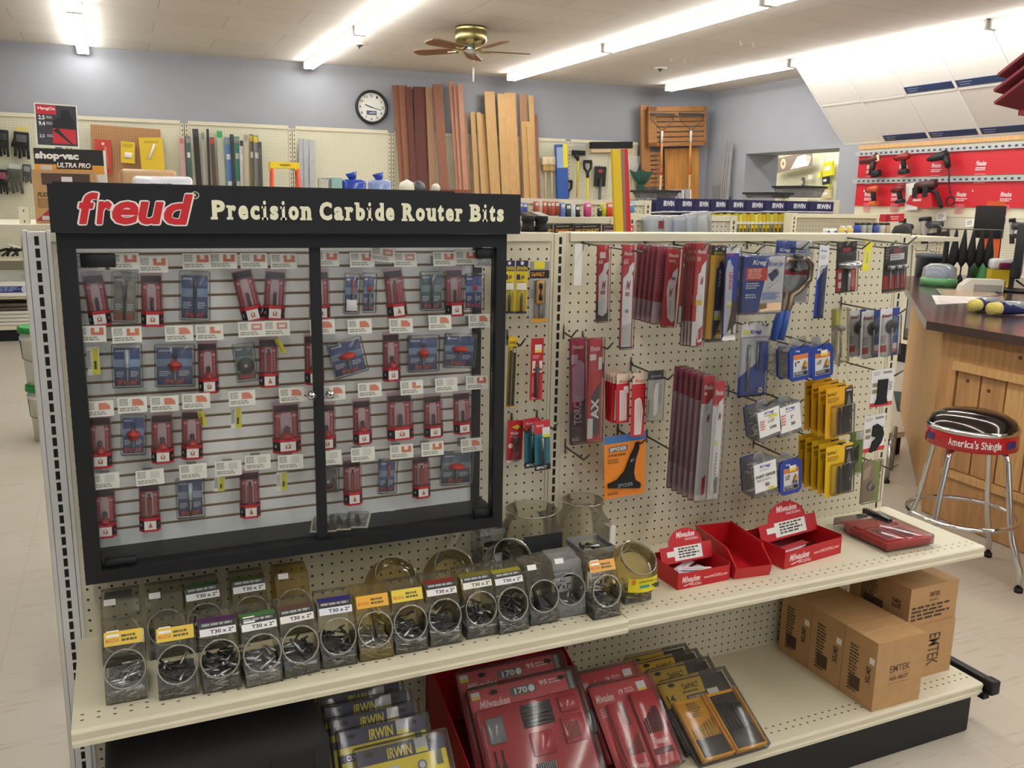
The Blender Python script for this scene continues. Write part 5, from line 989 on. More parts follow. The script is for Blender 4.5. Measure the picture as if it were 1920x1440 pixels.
fishbowl((3.6, -11.0, ZS), 2.7, 'jar_y', 'yellowed fishbowl jar with bright yellow label at the right end of the jars', 60, 33, True, 7)
# big clear tubs at the back
def tub(q, R, h, lab, glass='jar', mouth=.8):
    o = thing('clear_tub', lab, 'jar', q, (0, 0, 0), 'large clear plastic tubs behind the jars')
    def sq(p):
        x, y, z = p; r = math.hypot(x, y)
        if r < 1e-6: return p
        a = math.atan2(y, x); k = 1 if z > h * .8 else (abs(math.cos(a)) ** 5 + abs(math.sin(a)) ** 5) ** (-1 / 5)
        return (x * k, y * k, z)
    MB().lathe([(0, 0), (R * .95, 0), (R, h * .06), (R, h * .7), (R * mouth * 1.03, h * .84), (R * mouth, h * .88), (R * mouth, h)], glass, n=28, fn=sq).build('tub_body', o)
    MB().lathe([(R * mouth, h), (R * mouth + .12, h), (R * mouth + .14, h - .12), (R * mouth, h - .14)], 'jar_rim', n=28).build('mouth_rim', o)
    return o
t = tub((-4.2, -3.4, ZS), 2.9, 7.9, 'large clear tub with wide round mouth, behind the twelfth front jar', mouth=.92)
MB().box(-2.2, 2.2, -2.95, -2.9, 4.3, 6.1, '#26282a').build('label', t)
tag(rods(20, 3.6, 3.6, .3, 3.6, 1.5, .14, 'dark_metal', 77).build('bits', t), None, None, None, 'stuff')
t = tub((1.9, -3.4, ZS), 2.7, 8.2, 'large clear tub with screw neck, behind the square tub of black bits', mouth=.8)
MB().box(2.0, 2.72, -2.5, -1.2, 2.8, 5.6, 'paper').build('label', t)
def sqtub(q, w, d, h, lab, dark, txt, fill):
    o = thing('square_tub', lab, 'tub', q, (0, 0, 0), 'square plastic tubs of bit holders')
    m = MB(); k = .88
    lo = [(-w / 2 * k, 0), (w / 2 * k, 0), (w / 2 * k, d * k), (-w / 2 * k, d * k)]; hi = [(-w / 2, -d * .06), (w / 2, -d * .06), (w / 2, d), (-w / 2, d)]
    m.add([(x, y, 0) for x, y in lo] + [(x, y, h) for x, y in hi], [(3, 2, 1, 0)] + [(i, (i + 1) % 4, 4 + (i + 1) % 4, 4 + i) for i in range(4)], 'jar_w'); m.build('tub_body', o)
    r = MB()
    for a, b in (((-w / 2 - .1, w / 2 + .1), (-d * .06 - .15, -d * .06 + .02)), ((-w / 2 - .1, w / 2 + .1), (d - .02, d + .1)), ((-w / 2 - .12, -w / 2 + .02), (-d * .06, d)), ((w / 2 - .02, w / 2 + .12), (-d * .06, d))): r.box(*a, *b, h - .55, h, 'jar_w')
    r.build('rim', o)
    lb = MB(); lb.T = Matrix.Translation((0, -.08 - d * .03, 0)) @ Matrix.Rotation(math.atan2(d * .06, h), 4, 'X')
    lb.box(-w * .42, w * .42, -.02, 0, h * .05, h * .8, '#8c7f2c'); lb.rect(-w * .36, w * .42, h * .58, h * .8, -.03, '#1a1a1c'); lb.text('Magnetic Bit Holders', -w * .34, w * .25, h * .66, h * .72, -.04, '#d8d8d8', .01); lb.rect(-w * .36, w * .42, h * .2, h * .58, -.03, '#e8e8e8'); lb.text(txt, -w * .28, w * .36, h * .28, h * .42, -.04, '#222228', .03); lb.text('Bits/Boxes', -w * .2, w * .15, h * .46, h * .52, -.04, '#3a3a90', .01)
    lb.build('label', o)
    if fill:
        mm = rods(26, w * .8, d * .8, .3, h * .92, 1.6, .17, 'black', int(w * 100))
        tag(mm.build('bits', o), None, None, None, 'stuff')
    return o
q = at(1098, 1052, ZS); sqtub((.2, -9.9, ZS), 3.5, 3.4, 5.4, 'white square tub of black bit holders marked 1/4 x 6, among the jars', 0, '1/4" x 6"', 1)
sqtub((-8.6, -3.2, ZS), 2.6, 2.6, 6.2, 'small square tub with black label beside the lower right corner of the display case', 1, '1/4" x 2"', 1)
sqtub((-3.4, -8.9, ZS), 2.8, 2.0, 4.2, 'low square tub with white label, just behind the twelfth front jar', 1, '1/4" x 3"', 0)

# ---------------------------------------------------------------- red counter-top boxes
def redbox(qL, qR, depth, fh, archh, lab, fillname, seed):
    w = (Vector(qR) - Vector(qL)).length; a = math.atan2(qR[1] - qL[1], qR[0] - qL[0])
    o = thing('red_display_box', lab, 'display box', (qL[0], qL[1], ZS), (0, 0, a), 'red card display boxes on the middle shelf')
    t = .07; m = MB()
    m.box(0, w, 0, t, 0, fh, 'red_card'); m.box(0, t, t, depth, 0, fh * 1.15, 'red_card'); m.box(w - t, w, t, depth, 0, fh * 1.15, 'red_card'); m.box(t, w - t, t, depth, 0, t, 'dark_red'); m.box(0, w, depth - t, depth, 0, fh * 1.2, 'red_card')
    m.text('Milwaukee', w * .08, w * .42, fh * .38, fh * .78, -.01, '#f2dede', .02, .25); m.text('HACKZALL', w * .24, w * .46, fh * .12, fh * .3, -.01, '#f0cccc', .02); m.text('www.HACKZALL.com', w * .5, w * .95, fh * .42, fh * .6, -.01, '#f0cccc', .02); m.poly([(w * .1, fh * .2), (w * .3, fh * .36), (w * .28, fh * .3), (w * .14, fh * .16)], -.01, '#f2dede')
    m.build('tray', o)
    # header card leaning back, arched top
    hd_ = MB(); hd_.T = Matrix.Translation((0, depth * .55, fh * .9)) @ Matrix.Rotation(R_(-20), 4, 'X')
    ah = archh; pts = [(0, 0), (w, 0), (w, ah * .5)] + [(w / 2 + w * .33 * math.cos(R_(k)), ah * .5 + ah * .5 * math.sin(R_(k))) for k in range(0, 181, 12)] + [(0, ah * .5)]
    hd_.prism(pts, 0, .06, 'y', 'red_card')
    hd_.text('Milwaukee', w * .34, w * .7, ah * .72, ah * .9, -.01, '#f2dede', .02, .25); hd_.text('HACKZALL', w * .5, w * .76, ah * .62, ah * .69, -.01, '#f0cccc', .02)
    hd_.rect(w * .26, w * .8, ah * .06, ah * .46, -.01, 'paper'); hd_.rect(w * .12, w * .27, ah * .2, ah * .36, -.011, 'paper'); hd_.lines(w * .34, w * .76, ah * .42, ah * .1, 4, -.016, '#4a4a4a')
    hd_.build('header_card', o)
    rr = random.Random(seed)
    return o, w
qa = at(1270, 1107, ZS); qb = at(1367, 1087, ZS)
rb, w = redbox(qa, qb, 5.2, 1.75, 3.6, 'smaller red display box with arched header, filled with white blade sleeves', '', 1)
for k in range(9):
    s_ = MB(); s_.T = Matrix.Translation((w / 2 + random.uniform(-.8, .8), 2.2 + random.uniform(-.7, .9), .3 + k * .11)) @ Matrix.Rotation(random.uniform(-.5, .5), 4, 'Z') @ Matrix.Rotation(random.uniform(-.1, .1), 4, 'X')
    s_.box(-1.9, 1.9, -.45, .45, 0, .06, '#e4e0e6'); s_.box(-1.4, .9, -.2, .1, .061, .07, '#c9a8b4' if k % 2 else '#b8b4bc')
    o = s_.build('blade_sleeve'); o.matrix_world = Matrix.Translation((qa.x * I, qa.y * I, (ZS + ZF) * I)) @ Matrix.Rotation(rb.rotation_euler.z, 4, 'Z')
    tag(o, 'white blade sleeve lying in the smaller red display box', 'blade sleeve', 'white blade sleeves in the smaller red box')
qa = at(1470, 1068, ZS); qb = at(1576, 1037, ZS)
rb2, w = redbox(qa, qb, 6.2, 2.0, 4.1, 'larger red display box with wide arched header, nearly empty', '', 2)
for k in range(3):
    s_ = MB(); s_.T = Matrix.Translation((w / 2 + .6 * k - .8, 2.4 + .5 * k, .25 + k * .15)) @ Matrix.Rotation(.35 - .2 * k, 4, 'Z') @ Matrix.Rotation(R_(-4), 4, 'Y')
    s_.box(-2.2, 2.2, -.5, .5, 0, .06, ('#c9c4bc', '#dcd6d8', '#b83a42')[k])
    o = s_.build('blade_sleeve'); o.matrix_world = Matrix.Translation((qa.x * I, qa.y * I, (ZS + ZF) * I)) @ Matrix.Rotation(rb2.rotation_euler.z, 4, 'Z')
    tag(o, ('grey', 'pale', 'red')[k] + ' blade sleeve lying in the larger red display box', 'blade sleeve', 'loose sleeves in the larger red box')
# plastic bin between them
q0 = at(1409, 1082, ZS); bn = thing('plastic_bin', 'open red plastic parts bin between the two red card boxes', 'bin', (q0.x, q0.y, ZS), (0, 0, R_(-6)))
m = MB(); bw, bd, bh = 4.5, 8.3, 3.1
for x in (-bw / 2, bw / 2 - .12): m.prism([(0, 0), (-.25, .9), (-.25, 1.5), (1.7, 2.9), (bd, bh), (bd, 0)], x, x + .12, 'x', 'red_plastic')
m.box(-bw / 2, bw / 2, 0, bd, 0, .12, 'red_plastic'); m.box(-bw / 2, bw / 2, bd - .12, bd, 0, bh, 'red_plastic'); m.prism([(0, 0), (-.3, 1.3), (-.2, 1.3), (.1, 0)], -bw / 2, bw / 2, 'x', 'red_plastic')
m.build('bin_body', bn)
r = MB()
for x in (-bw / 2 - .15, bw / 2): r.add([(x, 1.7, 2.8), (x + .15, 1.7, 2.8), (x + .15, bd, bh - .1), (x, bd, bh - .1), (x, 1.7, 3.05), (x + .15, 1.7, 3.05), (x + .15, bd, bh + .12), (x, bd, bh + .12)], [(0, 1, 2, 3), (4, 5, 6, 7), (0, 1, 5, 4), (2, 3, 7, 6), (1, 2, 6, 5), (0, 3, 7, 4)], 'red_plastic')
for z in (1.0, 1.5, 2.0): r.box(-bw / 2 - .06, -bw / 2, 2, bd - 1.5, z, z + .12, 'red_plastic')
r.build('rim', bn)
o = MB().rbox(-.5, .9, .3, 1.2, .13, .4, .06, 'paper', 1).build('price_slip', None, (q0.x, q0.y, ZS), (0, 0, R_(-6))); tag(o, 'small white slip lying in the red plastic bin', 'paper slip')
# clamshell pack lying at the right end
qa = [at(u, v, ZS) for u, v in ((1547, 991), (1654, 1041), (1750, 1026), (1657, 965))]
ca = sum(qa, Vector()) / 4; ang = math.atan2(qa[1].y - qa[0].y, qa[1].x - qa[0].x) + math.pi / 2
pk = thing('tray_pack', 'red plastic tray in a clear clamshell lying flat at the right end of the shelf', 'tool pack', (ca.x, ca.y, ZS), (0, 0, ang - R_(2)))
m = MB(); m.prism([(-3.4, -4.4), (3.4, -4.4), (3.6, 1.2), (2.2, 3.2), (-2.6, 3.4), (-3.6, 1.4)], .15, .95, 'z', 'red_plastic')
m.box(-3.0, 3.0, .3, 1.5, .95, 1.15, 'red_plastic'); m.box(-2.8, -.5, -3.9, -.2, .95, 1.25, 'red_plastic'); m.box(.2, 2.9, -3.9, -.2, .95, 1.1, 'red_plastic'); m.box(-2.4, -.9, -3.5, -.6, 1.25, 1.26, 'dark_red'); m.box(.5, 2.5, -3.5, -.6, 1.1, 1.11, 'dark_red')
m.build('tray', pk)
s_ = MB(); s_.box(-4.2, 4.2, -5.6, 5.2, .02, .06, 'glass'); s_.rbox(-3.8, 3.8, -4.7, 4.2, .1, 1.45, .3, 'blister', 2); s_.build('clear_shell', pk)
k_ = MB(); k_.rbox(1.6, 2.4, .6, 5.0, 1.0, 1.7, .15, 'black_gloss', 2); k_.rbox(-.4, 1.0, 3.3, 3.9, 1.0, 1.5, .12, 'black_gloss', 2); k_.build('black_handle', pk)
tag(MB().box(1.0, 2.4, 4.2, 5.2, .1, .16, 'paper').build('white_card', pk))

# ================================================================ goods on the base deck
ZD = -52 + .01
def emtek(loc, w, d, h, rot, lab, kind):
    o = thing('cardboard_box', lab, 'cardboard box', loc, (0, 0, rot), 'brown cardboard boxes on the base deck')
    m = MB(); m.box(0, w, 0, d, 0, h, 'cardboard'); m.box(.02, w - .02, d * .47, d * .53, h, h + .02, '#b8946a/r') if kind != 2 else None
    ik = '#4f3a28/r'
    if kind == 0:
        m.text('EMTEK', w * .3, w * .72, h * .52, h * .62, -.01, ik, .012); m.text('ASSA ABLOY', w * .3, w * .7, h * .4, h * .46, -.01, ik, .03); m.rect(w * .28, w * .74, h * .485, h * .49, -.01, ik); m.rect(w * .28, w * .74, h * .35, h * .355, -.01, ik)
    elif kind == 1: m.text('EMTEK', w * .5, w * .72, h * .2, h * .8, -.01, ik, .012, 0, True, 'dn'); m.lines(w * .28, w * .4, h * .8, h * .2, 9, -.01, ik)
    else: m.text('EMTEK', w * .4, w * .62, h * .7, h * .82, -.01, ik, .03); m.text('ASSA ABLOY', w * .4, w * .6, h * .58, h * .64, -.01, ik, .02); m.lines(w * .05, w * .9, h * .5, h * .1, 4, -.01, ik)
    # left side print
    T = Matrix.Rotation(R_(-90), 4, 'Z'); m.T = T
    m.text('EMTEK', -d * .28, -d * .14, h * .35, h * .6, -.01, ik, .03, 0, True, 'dn'); m.lines(-d * .8, -d * .5, h * .8, h * .1, 14, -.01, ik, 3); m.rect(-d * .75, -d * .42, h * .16, h * .36, -.011, ik)
    m.build('carton', o)
    if kind == 0: s_ = MB(); s_.T = T; s_.rect(-d * .2, -d * .05, h * .66, h * .75, -.02, 'paper'); s_.build('price_sticker', o)
    return o
emtek((32.5, -17.1, ZD), 7.3, 4.9, 8.4, R_(-.4), 'brown cardboard carton, foremost of the row of three', 0)
emtek((32.5, -12.1, ZD), 7.3, 5.2, 8.4, 0, 'brown cardboard carton, middle of the row of three', 0)
emtek((32.5, -6.8, ZD), 7.3, 5.2, 8.2, 0, 'brown cardboard carton, rearmost of the row of three, by the pegboard', 0)
emtek((40.4, -13.8, ZD), 8.4, 9.5, 7.0, 0, 'brown cardboard carton with sideways print, lower one of the stack of two', 1)
emtek((40.9, -13.6, ZD + 7.02), 8.0, 9.2, 4.9, R_(.5), 'brown cardboard carton with fine print, upper one of the stack of two', 2)
# flat cased bit sets leaning against each other
def leanset(name, lab, cat, tl, tr, y, h, group, ydeg=None):
    """a case standing on the deck and leaning back: top corners by pixel on the plane y, foot on the deck"""
    TL, TR = at(*tl, G(-y)), at(*tr, G(-y)); w = (TR - TL).length
    th = math.acos(max(.05, min(1, (TL.z - ZD) / h)))
    foot = Vector(((TL.x + TR.x) / 2, y - h * math.sin(th), ZD + .12))
    return thing(name, lab, cat, foot, (-th, 0, 0), group), w, h
# yellow-and-blue drill sets, five of them one behind another
IRP = [((658, 1410), (833, 1357), -12.6), ((626, 1373), (798, 1327), -10.9), ((612, 1349), (780, 1308), -9.3), ((601, 1325), (766, 1286), -7.7), ((593, 1308), (752, 1272), -6.1)]
for k, (a_, b_, y_) in enumerate(IRP):
    hh = 10.2
    o, w, hh = leanset('drill_set_case', 'clear drill set case with dark blue and yellow card, %s' % ['foremost of five on the deck', 'second of five', 'third of five', 'fourth of five', 'rearmost of five, mostly hidden'][k], 'drill bit set', a_, b_, y_, hh, 'clear drill set cases leaning on the base deck')
    c = MB(); c.box(-w / 2 + .3, w / 2 - .3, -.1, 0, .2, hh - .25, '#d8c51c')
    c.pr(w - .6, hh - .45, [('r', 0, 0, 1, .14, '#1f2448'), ('t', 'IRWIN', .34, .03, .62, .125, '#dcc92a', .03, .06), ('r', .66, .0, .8, .13, '#c9c9d0'), ('r', .66, .09, .8, .13, '#cfc43a'), ('r', .0, .2, .34, .27, '#1f2448'), ('t', 'COBALT', .06, .215, .3, .258, '#d0d0d8', .02), ('r', .34, .19, .44, .26, '#c9c9cc'), ('c', .7, .24, .055, '#6a6a6a'), ('c', .7, .24, .035, '#b8b8b8'), ('r', .86, .14, .94, .27, '#4a4a40'), ('r', .03, .33, .97, .97, '#2c2a28')], -.105, None, hh - .25)
    for s in (-1, 1): c.disc(s * w * .33, hh - .75, .42, -.19, 'black_soft', 12, .2)
    c.build('backing_card', o)
    MB().rbox(-w / 2, w / 2, -1.15, .1, 0, hh, .25, 'blister', 2).build('clear_case', o)
    d_ = MB()
    for j in range(11): d_.tube([(-w * .34 + j * .55, -.5, .8), (-w * .34 + j * .55, -.5, 5.2 - .22 * j)], .1 + .008 * j, 'brass' if k == 0 else 'dark_metal', 6)
    d_.build('drill_bits', o)
# the red carton with the 95 piece sets
rc = thing('red_display_carton', 'tall red card display carton holding the large red tool sets', 'display carton', (-7.1, -.6, ZD))
m = MB(); W_, D_, H_ = 15.4, 16.6, 8.2
for x in (-W_ / 2, W_ / 2 - .1): m.prism([(0, H_), (0, 0), (-D_, 0), (-D_, 1.5)], x, x + .1, 'x', 'red_card')
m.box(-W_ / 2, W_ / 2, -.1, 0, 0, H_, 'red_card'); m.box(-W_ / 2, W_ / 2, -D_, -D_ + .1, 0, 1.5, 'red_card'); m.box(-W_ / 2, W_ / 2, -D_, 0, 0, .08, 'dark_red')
m.build('carton', rc)
KTP = [((870, 1298), (1073, 1252), -8.8), ((849, 1265), (1048, 1228), -6.2)]
for k, (a_, b_, y_) in enumerate(KTP):
    o, w, hh = leanset('tool_set_case', ['large red tool set in glossy clear case, front one of two in the red carton', 'large red tool set in glossy clear case, rear one in the red carton'][k], 'tool set', a_, b_, y_, 11.4, 'red tool sets in the red carton')
    c = MB(); c.box(-w / 2 + .25, w / 2 - .25, -.1, 0, .2, hh - .2, '#b82634')
    c.pr(w - .5, hh - .4, [('t', 'Milwaukee', .08, .1, .36, .17, '#e8c4c8', .02, .25), ('r', .38, .045, .62, .12, '#4a4e54'), ('t', '170', .42, .055, .54, .11, '#e4e4e6', .03), ('c', .58, .082, .03, '#e4e4e6'), ('t', '95', .66, .035, .74, .08, '#f0d0d0', .03), ('l', .75, .04, .9, .09, 2, '#e8b8bc'), ('r', .93, 0, 1, .2, '#3a3c42'), ('r', .02, .02, .1, .07, '#d8d8de'), ('r', .02, .055, .1, .085, '#d0c840')] + [('c', .96, .03 + .04 * j, .022, '#77777a') for j in range(4)], -.105, None, hh - .2)
    for s in (-.26, .36): c.disc(s * w, hh - .75, .4, -.3, 'black_soft', 12, .22)
    c.build('backing_card', o)
    t = MB(); t.rbox(-w / 2 + .5, w / 2 - .5, -1.0, -.1, .5, hh - 2.2, .2, '#9e1f2c/g', 2)
    t.rbox(-w * .42, -w * .27, -1.25, -.9, hh - 5.6, hh - 3.2, .1, '#77777c/g', 1)
    for j in range(6): t.tube([(-w * .1, -1.15, hh - 2.9 - .36 * j), (w * .17, -1.15, hh - 2.9 - .36 * j)], .17, 'dark_metal', 8)
    t.rbox(w * .24, w * .41, -1.3, -.9, hh - 4.2, hh - 2.7, .1, '#a52633/g', 1); t.rbox(w * .22, w * .42, -1.3, -.9, hh - 7.2, hh - 4.6, .1, '#a52633/g', 1); t.rbox(-w * .08, w * .12, -1.3, -.9, hh - 7.6, hh - 5.4, .1, '#a52633/g', 1)
    for j in range(5): t.box(w * .25 + j * .28, w * .25 + j * .28 + .2, -1.36, -1.3, hh - 6.8, hh - 5.2, '#7a1a24/g')
    for j in range(2): t.lathe([(0, 0), (.2, 0), (.28, .5), (.2, 1), (.1, 1.2), (.08, 2.4), (0, 2.4)], 'black_gloss', (-w * .4 + j * .75, -1.1, hh - 8.6), 10)
    for j in range(9): t.box(-w * .08 + j * .22, -w * .08 + j * .22 + .15, -1.3, -1.0, hh - 9.2, hh - 8.2, 'dark_metal')
    t.build('moulded_tray', o)
    MB().rbox(-w / 2, w / 2, -1.5, .1, 0, hh, .3, 'blister', 2).build('clear_case', o)
    h_ = MB(); h_.rbox(w / 2 - .15, w / 2 + .35, -1.2, -.3, hh - 6.9, hh - 4.5, .2, 'black_gloss', 2); h_.build('latch', o)
# red drill sets
def milset(lab, a, b, y):
    o, w, h = leanset('drill_set_case', lab, 'drill bit set', a, b, y, 9.6, 'red drill sets on the base deck')
    o.location.x -= w / 2 * I
    m = MB(); m.box(.15, w - .15, -.08, 0, .1, h - .1, '#b82230')
    m.pr(w - .3, h - .2, [('t', 'Milwaukee', .06, .1, .36, .19, '#ecd0d0', .02, .25), ('t', '19', .46, .09, .53, .15, '#f2dada', .03), ('l', .56, .09, .76, .15, 2, '#e8b0b0'), ('r', .78, .05, .93, .17, '#dcdce0'), ('r', .78, .13, .93, .17, '#d8c840'), ('l', .06, .26, .2, .36, 4, '#e0a0a0')], -.09, .15, h - .1)
    m.build('backing_card', o)
    t = MB(); t.rbox(w * .16, w * .52, -.9, -.08, .3, h * .76, .15, '#a81f2c/g', 2); t.rbox(w * .56, w * .95, -.9, -.08, .3, h * .82, .15, '#a81f2c/g', 2)
    for k in range(8): t.tube([(w * .22 + k * w * .034, -.95, h * .2), (w * .22 + k * w * .034, -.95, h * (.26 + .02 * k))], .07, '#6a1a22', 5); t.tube([(w * .62 + k * w * .036, -.95, h * .36), (w * .62 + k * w * .036, -.95, h * (.5 + .025 * min(k, 5)))], .08, 'black_gloss', 5)
    t.rbox(w * .34, w * .42, -1.0, -.85, h * .5, h * .72, .05, '#5a1218', 1); t.rbox(w * .6, w * .9, -1.0, -.85, h * .14, h * .2, .05, '#5a1218', 1)
    t.text('Milwaukee', w * .24, w * .46, h * .06, h * .12, -.92, '#e0a0a6', .02, .25); t.text('Milwaukee', w * .62, w * .88, h * .24, h * .31, -.92, '#e8b4b8', .02, .25)
    t.build('moulded_case', o)
    MB().rbox(0, w, -1.2, .08, 0, h, .2, 'blister', 2).build('clear_case', o)
milset('red drill set in a clear case, in front on the base deck', (1098, 1292), (1211, 1268), -9.6)
milset('flat red drill set behind the front red one, only its top edge showing', (1076, 1268), (1186, 1246), -7.2)
def dwset(lab, a, b, y, full):
    o, w, h = leanset('drill_set_case', lab, 'drill bit set', a, b, y, 9.6, 'yellow drill sets on the base deck')
    o.location.x -= w / 2 * I
    m = MB(); m.box(.1, w - .1, -.06, 0, .1, h - .1, '#2a2420')
    m.pr(w - .2, h - .2, [('p', [(0, 0), (.66, 0), (.62, .2), (0, .3)], '#d2a91c'), ('t', 'DeWALT', .34, .05, .58, .12, '#1c1810', .03), ('t', '14', .05, .15, .16, .24, '#1c1810', .03), ('l', .3, .14, .55, .18, 1, '#6a5410'), ('r', .32, .2, .62, .27, '#18181a'), ('t', 'GOLD FERROUS', .34, .215, .58, .255, '#e0e0e0', .02), ('r', .64, .18, .8, .26, '#dcdcd8'), ('r', .74, .04, .94, .14, '#14110f')], -.07, .1, h - .1)
    m.disc(w * .2, h - .45, .42, -.18, 'black_soft', 12, .22); m.build('backing_card', o)
    if full:
        t = MB()
        for x0, x1 in ((.06, .5), (.53, .97)):
            X0_, X1_ = x0 * w, x1 * w
            t.rbox(X0_, X1_, -.5, -.06, .3, h * .74, .15, '#d99a22', 2); t.rbox(X0_ + .25, X1_ - .25, -.56, -.45, .55, h * .7, .05, '#c98f1e' if x0 < .3 else '#2a2826', 1)
            for y_ in (X0_, X1_ - .18): t.rbox(y_, y_ + .18, -1.0, -.06, .3, h * .74, .06, '#d99a22', 1)
            t.rbox(X0_, X1_, -1.0, -.06, .3, .5, .06, '#d99a22', 1)
            t.rbox(X0_ + .3, X1_ - .3, -.9, -.4, .5, h * .26, .05, '#2c2c2c', 1)
            n_ = 8 if x0 < .3 else 7
            for k in range(n_): t.tube([(X0_ + .5 + k * (X1_ - X0_ - 1) / (n_ - 1), -.75, h * .24), (X0_ + .5 + k * (X1_ - X0_ - 1) / (n_ - 1), -.75, h * (.36 + .015 * k if x0 < .3 else .6 - .01 * k))], .06 if x0 < .3 else .13, 'brass' if x0 < .3 else 'black', 6)
        t.lines(w * .22, w * .4, h * .68, h * .5, 6, -.58, '#6a4a10')
        t.build('open_case', o)
    MB().rbox(0, w, -1.1, .06, 0, h, .2, 'blister', 2).build('clear_case', o)
dwset('yellow and black drill set in a clear case, front one of four', (1228, 1288), (1352, 1262), -9.8, True)
dwset('yellow and black drill set, second of four', (1204, 1266), (1322, 1243), -7.8, False)
dwset('yellow and black drill set, third of four', (1184, 1250), (1300, 1229), -5.9, False)
dwset('yellow and black drill set, rearmost of four', (1166, 1240), (1280, 1220), -4.1, False)
# black tool bag at the left end
bg = thing('tool_bag', 'large black fabric tool bag on the base deck under the left end of the shelf', 'bag', (-36.2, -8.6, ZD))
m = MB(); m.rbox(-9.5, 8.0, -7.6, 6.5, 0, 12.2, 1.6, 'black_soft', 3)
for x in (-6, -2, 3, 6.5): m.box(x - .05, x + .05, -7.65, -7.6, .5, 11, '#26262a/r')
m.build('bag_body', bg)
MB().tube([(1.5, -7.8, 2), (2, -8.2, 6.5), (4, -8.5, 8), (6, -8.2, 6.5), (6.5, -7.8, 2)], .55, '#1e1e20/r', 8).build('handle', bg)
tag(MB().box(-6.5, -4.4, -7.75, -7.65, 9, 11.2, '#4a4844').build('white_tag', bg), 'pale cloth tag')
# ================================================================ the back wall: pegboard bays and what hangs there
peg('peg_wall', '#dad7bd', ox=.5, oy=.5, rad=.13, hole='#6a6452')
peg('peg_brown', '#a5764a', ox=.5, oy=.5, rad=.13, hole='#d8c09a')
peg('peg_far', '#e2dfc0', ox=.5, oy=.5, rad=.1, pitch=1.0, hole='#b8b394')
def bx(name, lab, cat, parts, loc, rot=(0, 0, 0), group=None):
    """one-mesh thing from (kind, args...) shapes"""
    m = MB()
    for f, *a in parts: getattr(m, f)(*a)
    return tag(m.build(name, None, loc, rot), lab, cat, group)
RZB = WB.rz
TOPZ = 36.2
for k, s0 in enumerate((-144, -96, -48, 0, 48, 96, 144)):
    q = bwp(s0); bay = thing('pegboard_bay', 'cream pegboard wall bay, %s' % ['at the far left edge', 'behind the dark gloves', 'behind the long packaged strips', 'behind the shiny metal flashing', 'behind the reddish boards', 'behind the pale boards', 'behind the shovels and the push broom'][k], 'shelving', q, (0, 0, RZB), 'pegboard bays along the back wall')
    W_ = 44 if k == 6 else 48
    MB().box(1.7, W_ - 1.7, -2.2, -1.9, -58.4, TOPZ, 'peg_wall').build('pegboard', bay)
    u_ = MB()
    for xx in (-.9, .9): 
        u_.box(xx - .75, xx + .75, -2.7, -.3, -58.4, TOPZ + .4, 'cream')
        for j in range(46): u_.rect(xx - .2, xx + .2, TOPZ - 1.2 - 2 * j, TOPZ - .1 - 2 * j, -2.72, '#4a4638')
    u_.build('upright', bay)
    MB().box(1.7, W_ - 1.7, -2.8, -1.8, TOPZ, TOPZ + 1.6, 'cream').build('top_rail', bay)
    if k not in (4, 5): MB().box(1.8, W_ - 1.8, -18, -2.8, -53.5, -52, 'cream').box(1.8, W_ - 1.8, -17, -16.5, -58.4, -53.5, 'black_metal').build('base_deck', bay)
def bpl(d): return B(d)
def hung(name, lab, cat, tb, pl, fn, group=None, yaw=0, ext=None):
    T, rot, w, h = hangpos(tb, pl)
    if ext is not None:
        h = (T.z - ext) / max(.2, math.cos(rot[1]))
    o = MB(); fn(o, w, h); ob = o.build(name, None, T, (rot[0], rot[1], rot[2] + yaw)); return tag(ob, lab, cat, group)
# lumber leaning on the wall
BD = [(741, 160, 752, 353, 11, 'board_red', 'reddish brown board, leftmost of the leaning boards'), (755, 160, 763, 353, 16, 'board_red', 'second reddish board from the left, behind the first'), (766, 163, 772, 353, 11, 'board_dark', 'dark brown narrow board, third from the left'),
      (787, 163, 788, 355, 24, 'board_dark', 'wide dark red board, fourth from the left'), (804, 165, 808, 356, 13, 'board_brown', 'brown board leaning just right of the wide dark red one'), (820, 158, 829, 357, 17, 'board_red', 'broad brown board, sixth from the left'), (846, 153, 856, 360, 10, 'board_pink', 'tallest pinkish board of the leaning boards'),
      (853, 162, 860, 360, 7, 'board_pink', 'thin pinkish strip right of the tallest board'), (862, 158, 869, 360, 9, 'board_pink', 'pale pink board edge, third of the pink group'), (871, 212, 875, 360, 8, 'board_brown', 'short brown board right of the pink group'),
      (886, 210, 890, 362, 9, 'board_tan', 'short tan board, first of the pale group'), (897, 211, 902, 362, 8, 'board_tan', 'short thin tan board, second of the pale group'), (905, 214, 910, 363, 11, 'board_tan', 'short tan board beside the tall wide tan one'), (917, 172, 924, 363, 19, 'board_tan', 'tall wide tan board, biggest of the pale group'),
      (939, 176, 943, 365, 14, 'board_tan', 'tall tan board right of the wide one'), (955, 174, 960, 366, 21, 'pine', 'tall knotty pine board'), (980, 177, 981, 367, 14, 'board_brown', 'brown board right of the knotty pine one'), (995, 179, 997, 368, 9, 'board_tan', 'narrow tan board at the right of the pale group'),
      (985, 228, 986, 368, 16, 'board_tan', 'shorter tan board in front of the brown one'), (993, 237, 996, 368, 12, 'board_tan', 'shortest tan board near the right end'), (1003, 215, 1005, 369, 7, 'board_red', 'thin red strip, rightmost of the leaning boards')]
